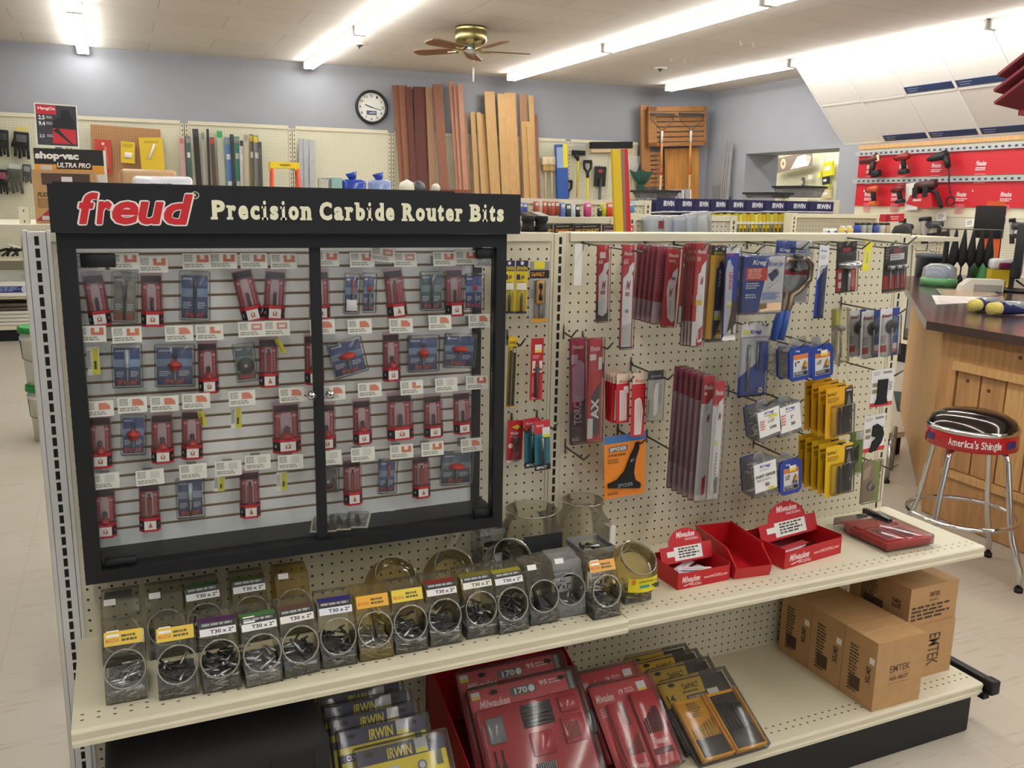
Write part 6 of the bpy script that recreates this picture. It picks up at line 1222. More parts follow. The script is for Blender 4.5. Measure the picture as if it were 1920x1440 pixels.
for k, (u, v, u2, v2, w, mt, lab) in enumerate(BD):
    dd = 3.6 + 1.0 * (3 if k == 18 else 4 if k == 19 else k % 3)
    T, rot, W, h = hangpos((u, v, u2, v2, w), B(dd)); h = (T.z + 58.3) / math.cos(rot[1])
    al = -math.asin(9 / h)
    M_ = Matrix.Rotation(rot[2], 3, 'Z') @ Matrix.Rotation(rot[1], 3, 'Y') @ Matrix.Rotation(al, 3, 'X')
    o = MB().box(-W / 2, W / 2, -.4, .4, -h * 1.0, 0, mt).build('lumber_board', None, T, M_.to_euler()); tag(o, lab, 'board', 'boards leaning on the back wall')
# long packaged strips
ST = [(340, 258, 345, 340, 8, '#c9a09c', 'pinkish'), (352, 256, 357, 342, 9, '#3f5a56', 'dark teal'), (366, 242, 373, 344, 11, '#1a1816', 'wide black'), (380, 248, 384, 345, 6, '#b9b6ae', 'pale grey'), (389, 242, 393, 345, 5, '#2a2622', 'thin black'), (397, 258, 402, 345, 8, '#4a3a34', 'red-topped dark'),
      (411, 244, 417, 346, 12, '#b8bca8', 'green-topped clear'), (426, 258, 432, 347, 11, '#4a78b4', 'blue'), (434, 252, 439, 347, 7, '#26282c', 'dark grey'), (443, 256, 448, 347, 11, '#3a8a76', 'green'), (452, 262, 455, 347, 8, '#c9c6c4', 'white and grey'), (461, 252, 463, 347, 8, '#b0a48c', 'beige'), (471, 252, 474, 347, 8, '#6a6452', 'yellow-topped grey'), (479, 254, 485, 347, 10, '#77777a', 'yellow-topped silver'), (487, 266, 490, 348, 6, '#4a4a44', 'short dark')]
for k, (u, v, u2, v2, w, c, nm) in enumerate(ST):
    T, rot, W, h = hangpos((u, v, u2, v2, w), B(5 + (k % 3) * 1.2)); h *= 1.15
    m = MB(); m.box(-W / 2, W / 2, -.6, 0, -h, 0, c); m.pr(W, h, [('r', .1, .02, .9, .12, {'red-topped dark': '#b8402c', 'green-topped clear': '#2f9a52', 'yellow-topped grey': '#cdbb2a', 'yellow-topped silver': '#cdbb2a', 'pinkish': '#c86a6a'}.get(nm, '#8f928e' if k % 2 else '#3a3c40')), ('r', .2, .3, .8, .4, '#d8d8d4' if k in (1, 7, 9, 10, 12, 13) else c), ('r', .15, .8, .85, .92, '#e2e2e0' if k in (7, 9) else c)], -.62)
    o = m.build('packaged_strip', None, T, rot); tag(o, '%s long packaged strip hanging on the back wall, %s from the left' % (nm, ['first', 'second', 'third', 'fourth', 'fifth', 'sixth', 'seventh', 'eighth', 'ninth', 'tenth', 'eleventh', 'twelfth', 'thirteenth', 'fourteenth', 'fifteenth'][k]), 'packaged strip', 'long packaged strips on the back wall')
# step ladder
q = at(534, 304, B(38)); ld = thing('step_ladder', 'yellow-topped step ladder with orange-red rails standing by the back wall', 'ladder', (q.x, q.y, -58.5), (0, 0, RZB))
zt = q.z + 58.5; lw = (at(561, 312, B(38)) - at(506, 312, B(38))).length / 2
m = MB(); m.prism([(-lw, zt), (lw, zt), (lw, zt - 3.6), (lw * .8, zt - 3.6), (lw * .62, zt - 2.6), (-lw * .62, zt - 2.6), (-lw * .8, zt - 3.6), (-lw, zt - 3.6)], -.5, 6, 'y', '#e2c51c'); m.prism([(lw * .4 * math.cos(R_(a)), zt - 1.3 + .5 * math.sin(R_(a))) for a in range(0, 360, 20)], -.56, -.5, 'y', '#8a7a20'); m.build('top_cap', ld)
for s_ in (-1, 1): MB().tube([(s_ * (lw - .8), 0, zt - 2.8), (s_ * (lw + 2), -12, 0)], .85, '#cf4a22', 4).build('rail', ld); MB().tube([(s_ * (lw - .8), 5, zt - 2.8), (s_ * (lw + 1), 14, 0)], .7, '#cf4a22', 4).build('rear_leg', ld)
for j in range(5): MB().box(-lw - .3 * j, lw + .3 * j, -3.5 - 2.2 * j, -.5 - 2.2 * j, zt - 14 - 12 * j, zt - 13 - 12 * j, 'galv').build('step', ld)
for k, (u, w) in enumerate(((564, 8), (573, 9), (585, 12))):
    hung('metal_flashing', ('left', 'middle', 'right')[k] + ' one of three upright galvanised metal flashing lengths', 'flashing', (u, 260 + k, u + 1, 350, w), B(6), lambda m, w, h: (m.box(-w / 2, w / 2, -.5, 0, -h, 0, 'galv'), m.box(-w / 2, -w / 2 + .3, -1.2, -.5, -h, 0, 'galv')), 'metal flashing lengths', 0, -51.9)
# brown hardboard sample panel and the packs on it
hung('hardboard_panel', 'brown perforated hardboard sheet standing against the back wall at the left', 'hardboard sheet', (236, 238, 240, 345, 130), B(6), lambda m, w, h: m.box(-w / 2, w / 2, -.3, 0, -h, 0, 'peg_brown'), None, 0, -40)
hung('hanging_pack', 'red hanging pack with a brown strap at the left of the brown hardboard', 'package', (193, 262, 195, 325, 30), B(9), lambda m, w, h: (m.box(-w / 2, w / 2, -.6, 0, -h, 0, '#b8342c'), m.tube([(w * .1, -.8, -h * .2), (w * .3, -.9, -h * .9)], .5, '#a5744a', 6), m.disc(0, -h * .12, .6, -.62, '#e0c8b8')))
hung('hanging_pack', 'small yellow hanging pack with white fitting on the brown hardboard', 'package', (240, 266, 240, 306, 26), B(9), lambda m, w, h: (m.box(-w / 2, w / 2, -.6, 0, -h, 0, '#d8b81e'), m.rbox(-w * .25, w * .3, -1.4, -.5, -h * .75, -h * .5, .3, 'white', 2), m.lines(-w * .4, w * .4, -h * .1, -h * .3, 3, -.62, '#9a8212')))
hung('hanging_pack', 'large yellow card with a white tube, right side of the brown hardboard', 'package', (282, 258, 288, 320, 44), B(9), lambda m, w, h: (m.box(-w / 2, w / 2, -.5, 0, -h, 0, '#d6b524'), m.tube([(-w * .15, -.9, -h * .65), (w * .15, -.9, -h * .2)], .5, 'white', 8), m.rect(-w * .3, w * .3, -h * .17, -h * .1, -.52, '#b8981a')))
# gloves at the far left
def glove(lab, tb, c1, c2, card):
    T, rot, w, h = hangpos(tb, B(5)); o = thing('work_glove', lab, 'glove', T, rot, 'work gloves hanging on the back wall')
    m = MB(); m.rbox(-w * .42, w * .42, -1, .1, -h * .66, -h * .12, .5, c1, 2)
    for j in range(4): m.tube([(-w * .32 + j * w * .21, -.5, -h * .6), (-w * .36 + j * w * .24, -.5, -h * (.9 + .06 * (j % 2)))], [w * .1, w * .085], c1, 8)
    m.tube([(-w * .35, -.5, -h * .35), (-w * .52, -.5, -h * .6)], [w * .1, w * .08], c1, 8); m.build('glove_body', o)
    k_ = MB(); k_.rbox(-w * .3, w * .28, -1.3, -.9, -h * .45, -h * .22, .15, c2, 2); 
    k_.build('knuckle_patch', o)
    if card: MB().box(-w * .3, w * .35, -.3, .0, -h * .2, h * .04, card).build('hang_card', o)
glove('black and grey work glove with yellow card, upper right of the four', (40, 240, 42, 300, 34), '#191919/r', '#55555a/r', '#d8c878'); glove('black work glove cut by the left picture edge, upper row', (4, 236, 6, 296, 28), '#1c1b1b/r', '#3a3a3c/r', None)
glove('olive grey work glove with white label, lower row', (28, 310, 30, 365, 36), '#55564a/r', '#4a4a44/r', '#c9c9c4'); glove('black work glove at the left edge, lower row', (4, 311, 6, 366, 24), '#17171a/r', '#8a4a5a/r', None)
glove('dark patterned glove pack beside the shop vacuum box', (50, 303, 52, 345, 20), '#4a4a4c/r', '#8a8a8c/r', None)
# shelves at the far left with boxes, and the buckets
q = at(0, 484, B(15)); sh = thing('wall_shelf', 'cream wall shelf at the left with dark tools on it', 'shelf', bwp(-144, 0, q.z), (0, 0, RZB)); MB().box(0, 52, -15, -2.8, -1.2, 0, 'cream').box(8, 14, -15.1, -15, -1.1, -.1, '#d8d24a').build('shelf_board', sh)
z1 = q.z; q = at(0, 556, B(15)); z2 = q.z
sh = thing('wall_shelf', 'lower cream wall shelf at the left edge', 'shelf', bwp(-144, 0, z2), (0, 0, RZB)); MB().box(0, 52, -15, -2.8, -1.2, 0, 'cream').build('shelf_board', sh)
for k, (u, v) in enumerate(((14, 480), (33, 479))):
    q = at(u, v, B(8)); o = thing('clamp_tool', ['black clamp tool on the left wall shelf, nearer the edge of the picture', 'black clamp tool with a pale bar on the left wall shelf'][k], 'tool', (q.x, q.y, z1 + .02))
    MB().tube([(-4, 0, .4), (-3, 0, 2.6), (0, 0, 3.4), (3, 0, 2.8), (4, 0, .5)], .6, 'black_soft', 6).tube([(-2, -1, .5), (2, 1, 4)], .5, '#2a2c2a/r', 6).build('clamp_body', o)
    if k: MB().tube([(-3.5, 0, 5.4), (1.5, 0, 3.8)], .45, 'paper', 6).build('pale_bar', o)
q = at(28, 553, B(10)); ob = thing('open_carton', 'white open-topped carton with blue print on the lower left wall shelf', 'carton', (q.x, q.y, z2 + .02), (0, 0, RZB))
m = MB(); bw, bh = 9, 10.5
m.prism([(-bw, 0), (bw, 0), (bw, bh * .6), (-bw, bh * .6)], -6, -5.8, 'y', 'paper'); m.prism([(-6, 0), (5, 0), (5, bh), (-3, bh), (-6, bh * .6)], -bw, -bw + .2, 'x', 'paper'); m.prism([(-6, 0), (5, 0), (5, bh), (-3, bh), (-6, bh * .6)], bw - .2, bw, 'x', 'paper'); m.box(-bw, bw, 5, 5.2, 0, bh, 'paper'); m.box(-bw, bw, -6, 5, 0, .1, 'paper')
m.rect(-bw + .5, bw - .3, 1.6, 4.4, -6.02, '#2a3a78'); m.lines(-bw + 1, 3, 4, 2, 3, -6.04, '#8a9ac8'); m.disc(5, 3, 1.5, -6.05, '#c9d0e4'); m.build('carton', ob)
q = at(20, 600, B(9)); o = thing('floor_mat_stack', 'stack of folded mats and white sheets low at the left edge', 'stack', (q.x, q.y, -52 + .02), (0, 0, RZB))
for j in range(6): MB().rbox(-16, 12, -7, 5, j * 1.6, j * 1.6 + 1.5, .5, '#d2cec4' if j < 4 else '#4a4234', 2).build('folded_mat', o)
def bucket(loc, lab, r, h, red):
    o = thing('bucket', lab, 'bucket', loc, (0, 0, 0), 'white buckets with green lids')
    MB().lathe([(0, 0), (r * .88, 0), (r * .97, h * .8), (r * 1.03, h * .8), (r * 1.03, h * .86), (r * .98, h * .86), (r, h)], 'white', n=28).build('pail', o)
    MB().lathe([(0, h + .1), (r * .9, h + .1), (r * .9, h + .5), (r * 1.06, h + .5), (r * 1.08, h - .9), (r * .98, h - 1.0)], '#1f8a3c', n=28).build('lid', o)
    lb = MB(); n = 8; a0, a1 = R_(-100), R_(-20)
    for k in range(n):
        t0, t1 = a0 + (a1 - a0) * k / n, a0 + (a1 - a0) * (k + 1) / n; rr_ = r * .975
        lb.add([(rr_ * math.cos(t0), rr_ * math.sin(t0), h * .15), (rr_ * math.cos(t1), rr_ * math.sin(t1), h * .15), (rr_ * math.cos(t1), rr_ * math.sin(t1), h * .62), (rr_ * math.cos(t0), rr_ * math.sin(t0), h * .62)], [(0, 1, 2, 3)], ('#c0404a' if k > 4 else '#e6e2de' if k > 2 else '#2f7a3c') if red else ('#3f7a4c' if k in (3, 4) else '#dcdad4'), True)
    lb.build('label', o)
    MB().tube([(-r, 0, h * .8), (-r * .9, -r * .6, h * .5), (0, -r * 1.08, h * .34)], .12, 'wire', 6).build('handle', o)
q = at(84, 822, -58.5)
bucket((q.x + 3, q.y, -58.5), 'white bucket with green lid and red-green label, the lower of the two stacked', 6, 14, True); bucket((q.x + 2.4, q.y + .6, -58.5 + 14.6), 'white bucket with green lid stacked on the other bucket', 6, 14.4, False)
# tools on the right half of the back wall
P3 = B(4)
def handle(m, x, z0, z1, r, c): m.tube([(x, -.6, z0), (x, -.6, z1)], r, c, 8)
o = hung('push_broom', 'wide black push broom head hanging bristles down on the back wall', 'broom', (1145, 268, 1145, 286, 76), P3, lambda m, w, h: (m.box(-w / 2, w / 2, -2, .8, -h * .98, -h * .6, '#c9b08a'), m.box(-w / 2, w / 2, -2.4, 1, -h * .6, h * .1, 'black_soft'), m.tube([(w * .05, -1, -h * .9), (-w * .02, -4, -34)], .5, '#c9b08a', 8)))
for k, (u, lab) in enumerate(((1022, 'bundle of straw brushes with wooden blocks, left one'), (1034, 'straw brush with wooden block, right of the other brush'))):
    hung('scrub_brush', lab, 'brush', (u, 294, u, 320, 15), B(5 + k), lambda m, w, h: (m.rbox(-w / 2, w / 2, -2, 1, -h * .6, 0, .6, '#d8c6a2', 2), m.box(-w * .35, w * .5, -1.5, .8, -h, -h * .5, '#b89a5a/r'), m.tube([(0, -.5, -h), (.3, -.5, -h - 22)], .45, '#d2b884', 8)))
hung('boxed_pole', 'tall blue and yellow boxed pole set standing left of the snow tools', 'box', (1049, 271, 1052, 370, 20), B(7), lambda m, w, h: (m.box(-w / 2, w / 2, -3, 0, -h, 0, '#26509c'), m.box(w * .1, w / 2 + .02, -3.04, 0, -h * .16, 0.02, '#dccb2a'), m.box(-w * .5, w * .1, -3.03, -2.9, -h * .16, -h * .02, '#88a0c0')), None, 0, -40)
hung('snow_brush', 'yellow-handled snow brush with black head and clear scraper on top', 'snow brush', (1085, 269, 1081, 370, 24), P3, lambda m, w, h: (m.prism([(-w * .4, -h * .13), (w * .5, -h * .13), (w * .6, 0), (-w * .3, 0)], -.3, 0, 'y', 'jar_w'), m.box(-w * .5, w * .5, -1, .3, -h * .22, -h * .13, 'black_soft'), m.tube([(-w * .2, -.5, -h * .2), (0, -.5, -h * .32)], [1.6, .7], 'black', 8), m.tube([(0, -.5, -h * .32), (0, -.5, -h * .7)], .6, '#dccb2a', 8), m.tube([(0, -.5, -h * .7), (0, -.5, -h)], .5, '#c9a04a', 8)))
def dhandle(m, w, h, shaft):
    m.tube([(-w * .45, -.5, -.8), (-w * .4, -.5, -4), (0, -.5, -6.4), (w * .4, -.5, -4), (w * .45, -.5, -.8)], .75, 'black', 8); m.tube([(-w * .5, -.5, -.5), (w * .5, -.5, -.5)], .8, 'black', 8); m.tube([(0, -.5, -6.2), (0, -.5, -9)], .9, 'black', 8); m.tube([(0, -.5, -9), (0, -.5, -h)], .6, shaft, 8)
hung('shovel', 'shovel with black D-handle and yellow shaft hanging handle up', 'shovel', (1101, 301, 1101, 372, 15), P3, lambda m, w, h: dhandle(m, w, h + 14, '#dccb2a'))
hung('shovel', 'shovel with black D-handle, shorter one beside the blue box', 'shovel', (1065, 338, 1064, 372, 14), P3, lambda m, w, h: dhandle(m, w, h + 14, 'dark_metal'))
hung('roofing_shovel', 'black toothed roofing shovel hanging blade up', 'shovel', (1126, 311, 1124, 350, 22), P3, lambda m, w, h: (m.prism([(-w / 2, -h), (w * .45, -h * .98), (w / 2, -h * .04)] + [(w / 2 - (w / 9) * (j + .5), 0 if j % 2 else -h * .06) for j in range(9)] + [(-w / 2, -h * .04)], -.4, 0, 'y', 'black'), m.tube([(0, -.8, -h * .6), (0, -.8, -h - 26)], [.9, .7], 'dark_metal', 8), m.disc(0, -h * .25, w * .22, -.42, '#8a2a30', 14, 1)))
hung('leaf_rake', 'white-tined fan rake hanging behind the levels', 'rake', (1185, 293, 1186, 318, 34), P3, lambda m, w, h: [m.tube([(-w / 2 + w * j / 13, -.5, 0), (-w * .1 + w * .2 * j / 13, -.5, -h * 1.6)], .14, '#d8d8d4', 5) for j in range(14)] + [m.tube([(0, -.5, -h * 1.5), (0, -.5, -h * 1.5 - 30)], .5, '#c9b08a', 8)])
hung('leaf_rake', 'silver-tined fan rake beside the slatted bench', 'rake', (1218, 302, 1217, 320, 30), P3, lambda m, w, h: [m.tube([(-w / 2 + w * j / 11, -.5, 0), (-w * .1 + w * .2 * j / 11, -.5, -h * 2.4)], .14, 'silver', 5) for j in range(12)] + [m.tube([(0, -.5, -h * 2.3), (0, -.5, -h * 2.3 - 30)], .5, '#c9b08a', 8)])
hung('hand_rake', 'dark green plastic rake head hanging tines up', 'rake', (1202, 318, 1201, 362, 44), B(8), lambda m, w, h: (m.prism([(-w * .5, 0), (-w * .28, -h * .12), (0, -h * .02 + .2), (w * .28, -h * .12), (w * .5, -h * .04), (w * .3, -h * .45), (w * .12, -h * .65), (w * .1, -h * .92), (-w * .1, -h * .92), (-w * .12, -h * .65), (-w * .3, -h * .45)], -.8, 0, 'y', '#1c4a3c'), m.box(-w * .22, w * .22, -.9, .1, -h, -h * .92, 'black'), [m.tube([(-w * .08 + w * .16 * j / 2, -.9, -h * .6), (-w * .35 + w * .7 * j / 2, -.9, -h * .12)], .5, '#173c30', 6) for j in range(3)]))
# slatted bench, plywood sheet and bow rakes
T, rot, w, h = hangpos((1219, 197, 1222, 350, 40), B(5)); sb = thing('slatted_bench', 'tall slatted wooden bench panel hanging in the corner of the back wall', 'bench', T, rot)
MB().box(-w / 2, -w * .1, -1.5, 0, -h, 0, 'oak').build('frame_stile', sb)
for j in range(8): MB().box(-w * .1, w / 2, -1.3, -.2, -h + j * h * .055, -h + j * h * .055 + h * .04, 'oak').build('slat', sb)
T, rot, w, h = hangpos((1268, 200, 1268, 274, 108), B(8)); sb = thing('slatted_bench', 'wide slatted wooden bench top hanging in front of the tall one', 'bench', T, rot)
for a, b, c, d in ((-w / 2, -w * .36, -h, 0), (w * .46, w / 2, -h, 0), (-w / 2, w / 2, -h * .12, 0), (-w / 2, w / 2, -h, -h * .9)): MB().box(a, b, -1.6, 0, c, d, 'oak').build('frame_rail', sb)
for j in range(6): MB().box(-w * .36, w * .46, -1.4, -.2, -h * .88 + j * h * .128, -h * .88 + j * h * .128 + h * .1, 'oak').build('slat', sb)
princ('ply', '#bb8240', .55, var=.28, vscale=5, stretch=(5, 5, .5))
hung('plywood_sheet', 'grained plywood sheet standing below the slatted bench top', 'plywood', (1278, 278, 1278, 372, 64), B(4), lambda m, w, h: m.box(-w / 2, w / 2, -.6, 0, -h, 0, 'ply'), None, 0, -58.3)
for k, (u, u2) in enumerate(((1242, 1237), (1296, 1291))):
    hung('bow_rake', ('left', 'right')[k] + ' one of two bow rakes with orange-collared wooden handles', 'rake', (u, 211, u2, 372, 46), B(11), lambda m, w, h: (m.box(-w / 2, w / 2, -.8, 0, -1.4, -.4, 'dark_metal'), [m.tube([(-w / 2 + .4 + j * (w - .8) / 13, -.4, -1), (-w / 2 + .4 + j * (w - .8) / 13, -2.6, -1.6)], .16, 'dark_metal', 5) for j in range(14)], m.tube([(-w / 2 + .3, -.4, -1), (-w * .45, -.4, -4), (-w * .12, -.4, -8), (0, -.4, -10)], .22, 'dark_metal', 6), m.tube([(w / 2 - .3, -.4, -1), (w * .45, -.4, -4), (w * .12, -.4, -8), (0, -.4, -10)], .22, 'dark_metal', 6), m.tube([(0, -.4, -9.6), (0, -.4, -16)], .7, '#d8d4c4', 8), m.tube([(0, -.4, -16), (0, -.4, -29)], .6, '#c98a4a', 8), m.tube([(0, -.4, -29), (0, -.4, -33)], .66, '#c8552a', 8), m.tube([(0, -.4, -33), (0, -.4, -h)], .62, '#cfa668', 8)), 'bow rakes', 0, -58.3)
# steel lengths leaning in the corner
for k in range(4):
    hung('steel_angle', 'bright steel length leaning on the right-hand wall, %s from the left' % ORD[k], 'steel bar', (1362 + k * 3.4, 265 + (k % 2) * 4, 1353 + k * 3.6, 372, 2), RW(4), lambda m, w, h: m.box(-w / 2, w / 2, -.6, .6, -h, 0, 'galv'), 'steel lengths leaning in the corner', 0, -58.3)
hung('grey_panel', 'small dark grey electrical panel low on the right-hand wall', 'panel', (1354, 346, 1354, 372, 32), RW(1.2), lambda m, w, h: m.box(-w / 2, w / 2, -1, 1, -h, 0, '#7d8188'))
# ================================================================ through the opening
FW = PL((409, 0, 0), R_(-90))
hung('wall_poster', 'printed picture panel above the pegboard in the back room', 'picture', (1489, 290, 1489, 318, 66), PL((396, 0, 0), R_(-90)), lambda m, w, h: (m.box(-w / 2, w / 2, -.4, 0, -h, 0, '#8a7a6e'), m.poly([(-w * .1, -h * .95), (w * .1, -h * .2), (w * .3, -h * .15), (w * .48, -h * .4), (w * .4, -h * .95)], -.42, '#d8d2d4'), m.disc(-w * .3, -h * .45, w * .08, -.44, '#e2cdb0', 18, h * .36), m.disc(-w * .3, -h * .45, w * .03, -.46, '#8a6a4a', 12, h * .12), m.disc(w * .4, -h * .45, w * .05, -.44, '#c9b4a0', 14, h * .2), m.poly([(w * .05, -h * .9), (w * .4, -h * .65), (w * .45, -h * .75), (w * .1, -h * .98)], -.45, '#efe4dc')))
peg('peg_room', '#e3e0c2', 'y', 'z', ox=.5, oy=.5, rad=.1, hole='#b8b394')
pb = thing('back_room_shelving', 'cream pegboard shelving in the back room beyond the opening', 'shelving', (404, 0, 0)); MB().box(0, .4, 170, 525, -58, 40, 'peg_room').build('pegboard', pb)
for y in (348, 396, 444): MB().box(-.8, .2, y - 1.2, y + 1.2, -58, 40, 'cream').build('upright', pb)
for k, (u, v, w, hpx, c, lab) in enumerate(((1556, 304, 17, 26, '#c9c22a', 'yellow boxed product hanging at the right of the back room'), (1551, 332, 10, 14, '#26282a', 'black product below the yellow box in the back room'), (1553, 346, 13, 8, '#a8a83a', 'small yellow-green pack in the back room'), (1551, 356, 16, 16, '#c9b48a', 'tan box in the back room'), (1540, 322, 5, 12, '#dccf3a', 'small yellow tag pack in the back room'), (1522, 328, 5, 8, '#e6e2d4', 'white tag in the back room'), (1468, 352, 10, 18, '#c4dcd8', 'pale blue pack in the back room'), (1508, 333, 3, 20, '#5a5a58', 'dark narrow tool in the back room'))):
    hung('boxed_product', lab, 'package', (u, v, u, v + hpx, w), PL((401, 0, 0), R_(-90)), lambda m, w, h: m.box(-w / 2, w / 2, -2, 0, -h, 0, c).rect(-w * .3, w * .3, -h * .6, -h * .3, -2.05, '#e2e2dc'), 'goods in the back room')
# ================================================================ right-hand wall: red tool display
RR = lambda u, v, d=3: at(u, v, RW(d))
peg('peg_side', '#d5d0bc', 'y', 'z', ox=.5, oy=.5, rad=.13, hole='#6a6452')
yA, yB = 228, 40
rd = thing('red_tool_display', 'red tool display boards with two slotted rails on the right-hand wall', 'display board', (270, 0, 0))
zs_ = [RR(1621, v).z for v in (292.5, 333, 343, 386)]
zst = RR(1618, 273, 3).z; zsb = RR(1618, 280, 3).z
MB().box(-3, -.4, yB, yA, zsb, zst, 'pine').build('wood_batten', rd)
MB().box(-2.2, -.4, yB, yA, zs_[3] - 4, zsb, '#ddd8be').build('backer', rd)
MB().box(-2.9, -2.2, yB, yA - .5, zs_[1], zs_[0], '#bf1d2b').build('red_panel', rd); MB().box(-2.9, -2.2, yB, yA - .5, zs_[3], zs_[2], '#bf1d2b').build('red_panel', rd)
for v in (289, 340):
    z = RR(1616, v).z; m = MB(); m.box(-3.8, -2.2, yB, yA + 1, z - 1.0, z + 1.0, 'galv')
    for j in range(66): m.add([(-3.82, yA - 2 - j * 2.8, z - .4), (-3.82, yA - 2 - j * 2.8 - 1.2, z - .4), (-3.82, yA - 2 - j * 2.8 - 1.2, z + .4), (-3.82, yA - 2 - j * 2.8, z + .4)], [(0, 1, 2, 3)], '#3a3a3c')
    m.build('slotted_rail', rd)
for k, (u, v) in enumerate(((1625, 313), (1686, 312), (1747, 310), (1830, 306), (1621, 364), (1672, 364), (1793, 364), (1876, 364))):
    q = RR(u, v, 2.95); m = MB(); m.text('Milwaukee', 0, 4.6, -1, .9, 0, '#f0dcdc', .02, .25); m.lines(0, 5.5, -1.6, -3, 2, 0, '#f0d4d4', k); m.lines(0, 5, -4, -8, 5, 0, '#d8808a', k); m.text(str(k % 4 + 1), -.4, .3, -11, -10, 0, '#f0dcdc', .02)
    o = m.build('panel_print', rd, (q.x - 270, q.y, q.z), (0, 0, R_(-90)))
RP = RW(6)
def drill(lab, tb, c, batt, name='cordless_drill'):
    T, rot, w, h = hangpos(tb, RP); o = thing(name, lab, 'power tool', T, rot, 'power tools on the red display')
    MB().tube([(-w * .5, -1, -h * .12), (-w * .36, -1, -h * .12), (-w * .33, -1, -h * .13), (w * .3, -1, -h * .13), (w * .48, -1, -h * .15)], [.5, .8, 1.35, 1.6, 1.2], c, 10).build('motor_body', o)
    MB().tube([(-w * .5, -1, -h * .12), (-w * .34, -1, -h * .12)], [.7, 1.1], 'black', 10).build('chuck', o)
    MB().tube([(w * .08, -1, -h * .2), (w * .16, -1, -h * .8)], [1.1, 1.0], 'black_soft', 8).build('grip', o)
    if batt: MB().rbox(-w * .12, w * .42, -2.4, .4, -h, -h * .78, .3, batt, 2).build('battery', o)
    return o
drill('dark red cordless drill, second from the left on the upper row of the red display', (1694, 290, 1694, 327, 27), '#8a1a20', 'black')
drill('orange and black cordless drill, leftmost on the lower row', (1638, 351, 1638, 386, 22), '#b8502a', '#c8602a'); drill('dark red cordless driver, second on the lower row', (1686, 351, 1688, 382, 23), '#6a1a20', 'black')
T, rot, w, h = hangpos((1638, 292, 1642, 333, 38), RP); o = thing('angle_drill', 'bulky tilted red and black power tool at the left end of the upper row', 'power tool', T, rot, 'power tools on the red display')
MB().tube([(-w * .5, -1.5, -h * .12), (0, -1.5, -h * .22), (w * .3, -1.5, -h * .16)], [1.2, 1.6, 1.8], '#5a1a1c', 10).build('motor_body', o); MB().tube([(w * .1, -1.5, -h * .3), (-w * .1, -1.5, -h * .85)], [1.3, 1.1], 'black', 8).build('grip', o); MB().rbox(-w * .05, w * .3, -2.6, .3, -h, -h * .72, .4, 'black', 2).build('battery', o); MB().box(w * .22, w * .42, -2.2, -2.0, -h * .36, -h * .08, '#d8c8a0').build('price_tag', o)
T, rot, w, h = hangpos((1761, 290, 1764, 320, 38), RP); o = thing('corded_drill', 'black corded drill on the upper row with its cord hanging down', 'power tool', T, rot, 'power tools on the red display')
MB().tube([(-w * .5, -1, -h * .1), (-w * .3, -1, -h * .12), (w * .4, -1, -h * .2)], [.6, 1.4, 2.0], 'black', 10).build('motor_body', o); MB().tube([(w * .38, -1, -h * .25), (w * .44, -1, -h * .98)], [1.4, 1.1], 'black', 8).build('grip', o)
MB().tube([(w * .44, -1, -h)] + [(w * .44 + .3 * math.sin(k), -1.2, -h - 1.7 * k) for k in range(1, 8)] + [(w * .44 + 2 * math.cos(k * .8), -1.6, -h - 13.5 + 1.8 * math.sin(k * .8)) for k in range(14)], .3, 'black', 6).build('power_cord', o)
T, rot, w, h = hangpos((1741, 343, 1739, 393, 54), RW(7)); o = thing('tool_bag', 'red fabric tool bag with black straps hanging on the lower row of the red display', 'bag', T, rot)
MB().prism([(-w * .52, -h * .74), (-w * .38, -h * .42), (w * .3, -h * .4), (w * .36, -h * .62), (w * .4, -h * .95), (w * .1, -h * .98)], -4, 0, 'y', '#b01c26').text('Milwaukee', -w * .28, w * .02, -h * .68, -h * .56, -4.05, '#f0dede', .02, .25).build('bag_body', o)
MB().tube([(-w * .3, -2, -h * .1), (w * .35, -2, -h * .08)], [1.6, 1.9], '#4a2a28', 8).build('saw_body', o)
for x in (-w * .22, w * .14): MB().box(x - 1.2, x + 1.2, -4.2, -.2, -h * .55, -h * .15, 'black_soft').build('strap', o)
MB().tube([(w * .2, -2, -h * .3), (w * .42, -2.5, -h * .4), (w * .55, -2.5, -h * .75), (w * .62, -2.5, -h)], .8, 'black_soft', 6).build('shoulder_strap', o)
hung('paper_sheet', 'white paper sheet hanging behind the red tool bag', 'paper', (1711, 343, 1708, 394, 24), RW(4.2), lambda m, w, h: m.box(-w / 2, w / 2, -.05, 0, -h, 0, 'paper'))
# pegboard wall below
sw = thing('side_wall_shelving', 'cream pegboard run below the red tool display', 'shelving', (270, 0, 0))
MB().box(-2, -1.6, yB, yA + 1, -58.4, zs_[3] - 4, 'peg_side').build('pegboard', sw)
for y in (yA, 180, 132, 84):
    m = MB(); m.box(-2.6, -1.6, y - 1.6, y + 1.6, -58.4, zs_[3] - 4, 'cream')
    for j in range(26):
        for dy_ in (-.8, .8): m.add([(-2.62, y + dy_ - .2, -2 * j - 6), (-2.62, y + dy_ + .2, -2 * j - 6), (-2.62, y + dy_ + .2, -2 * j - 4.9), (-2.62, y + dy_ - .2, -2 * j - 4.9)], [(0, 1, 2, 3)], '#4a4638')
    m.build('upright', sw)
z = at(1712, 632, RW(16)).z; MB().box(-16, -2, yB, yA, -50.5, -49.2, 'cream').build('base_deck', sw); MB().box(-15, -14.5, yB, yA, -58.4, -50.5, 'black_metal').build('kick_plate', sw)
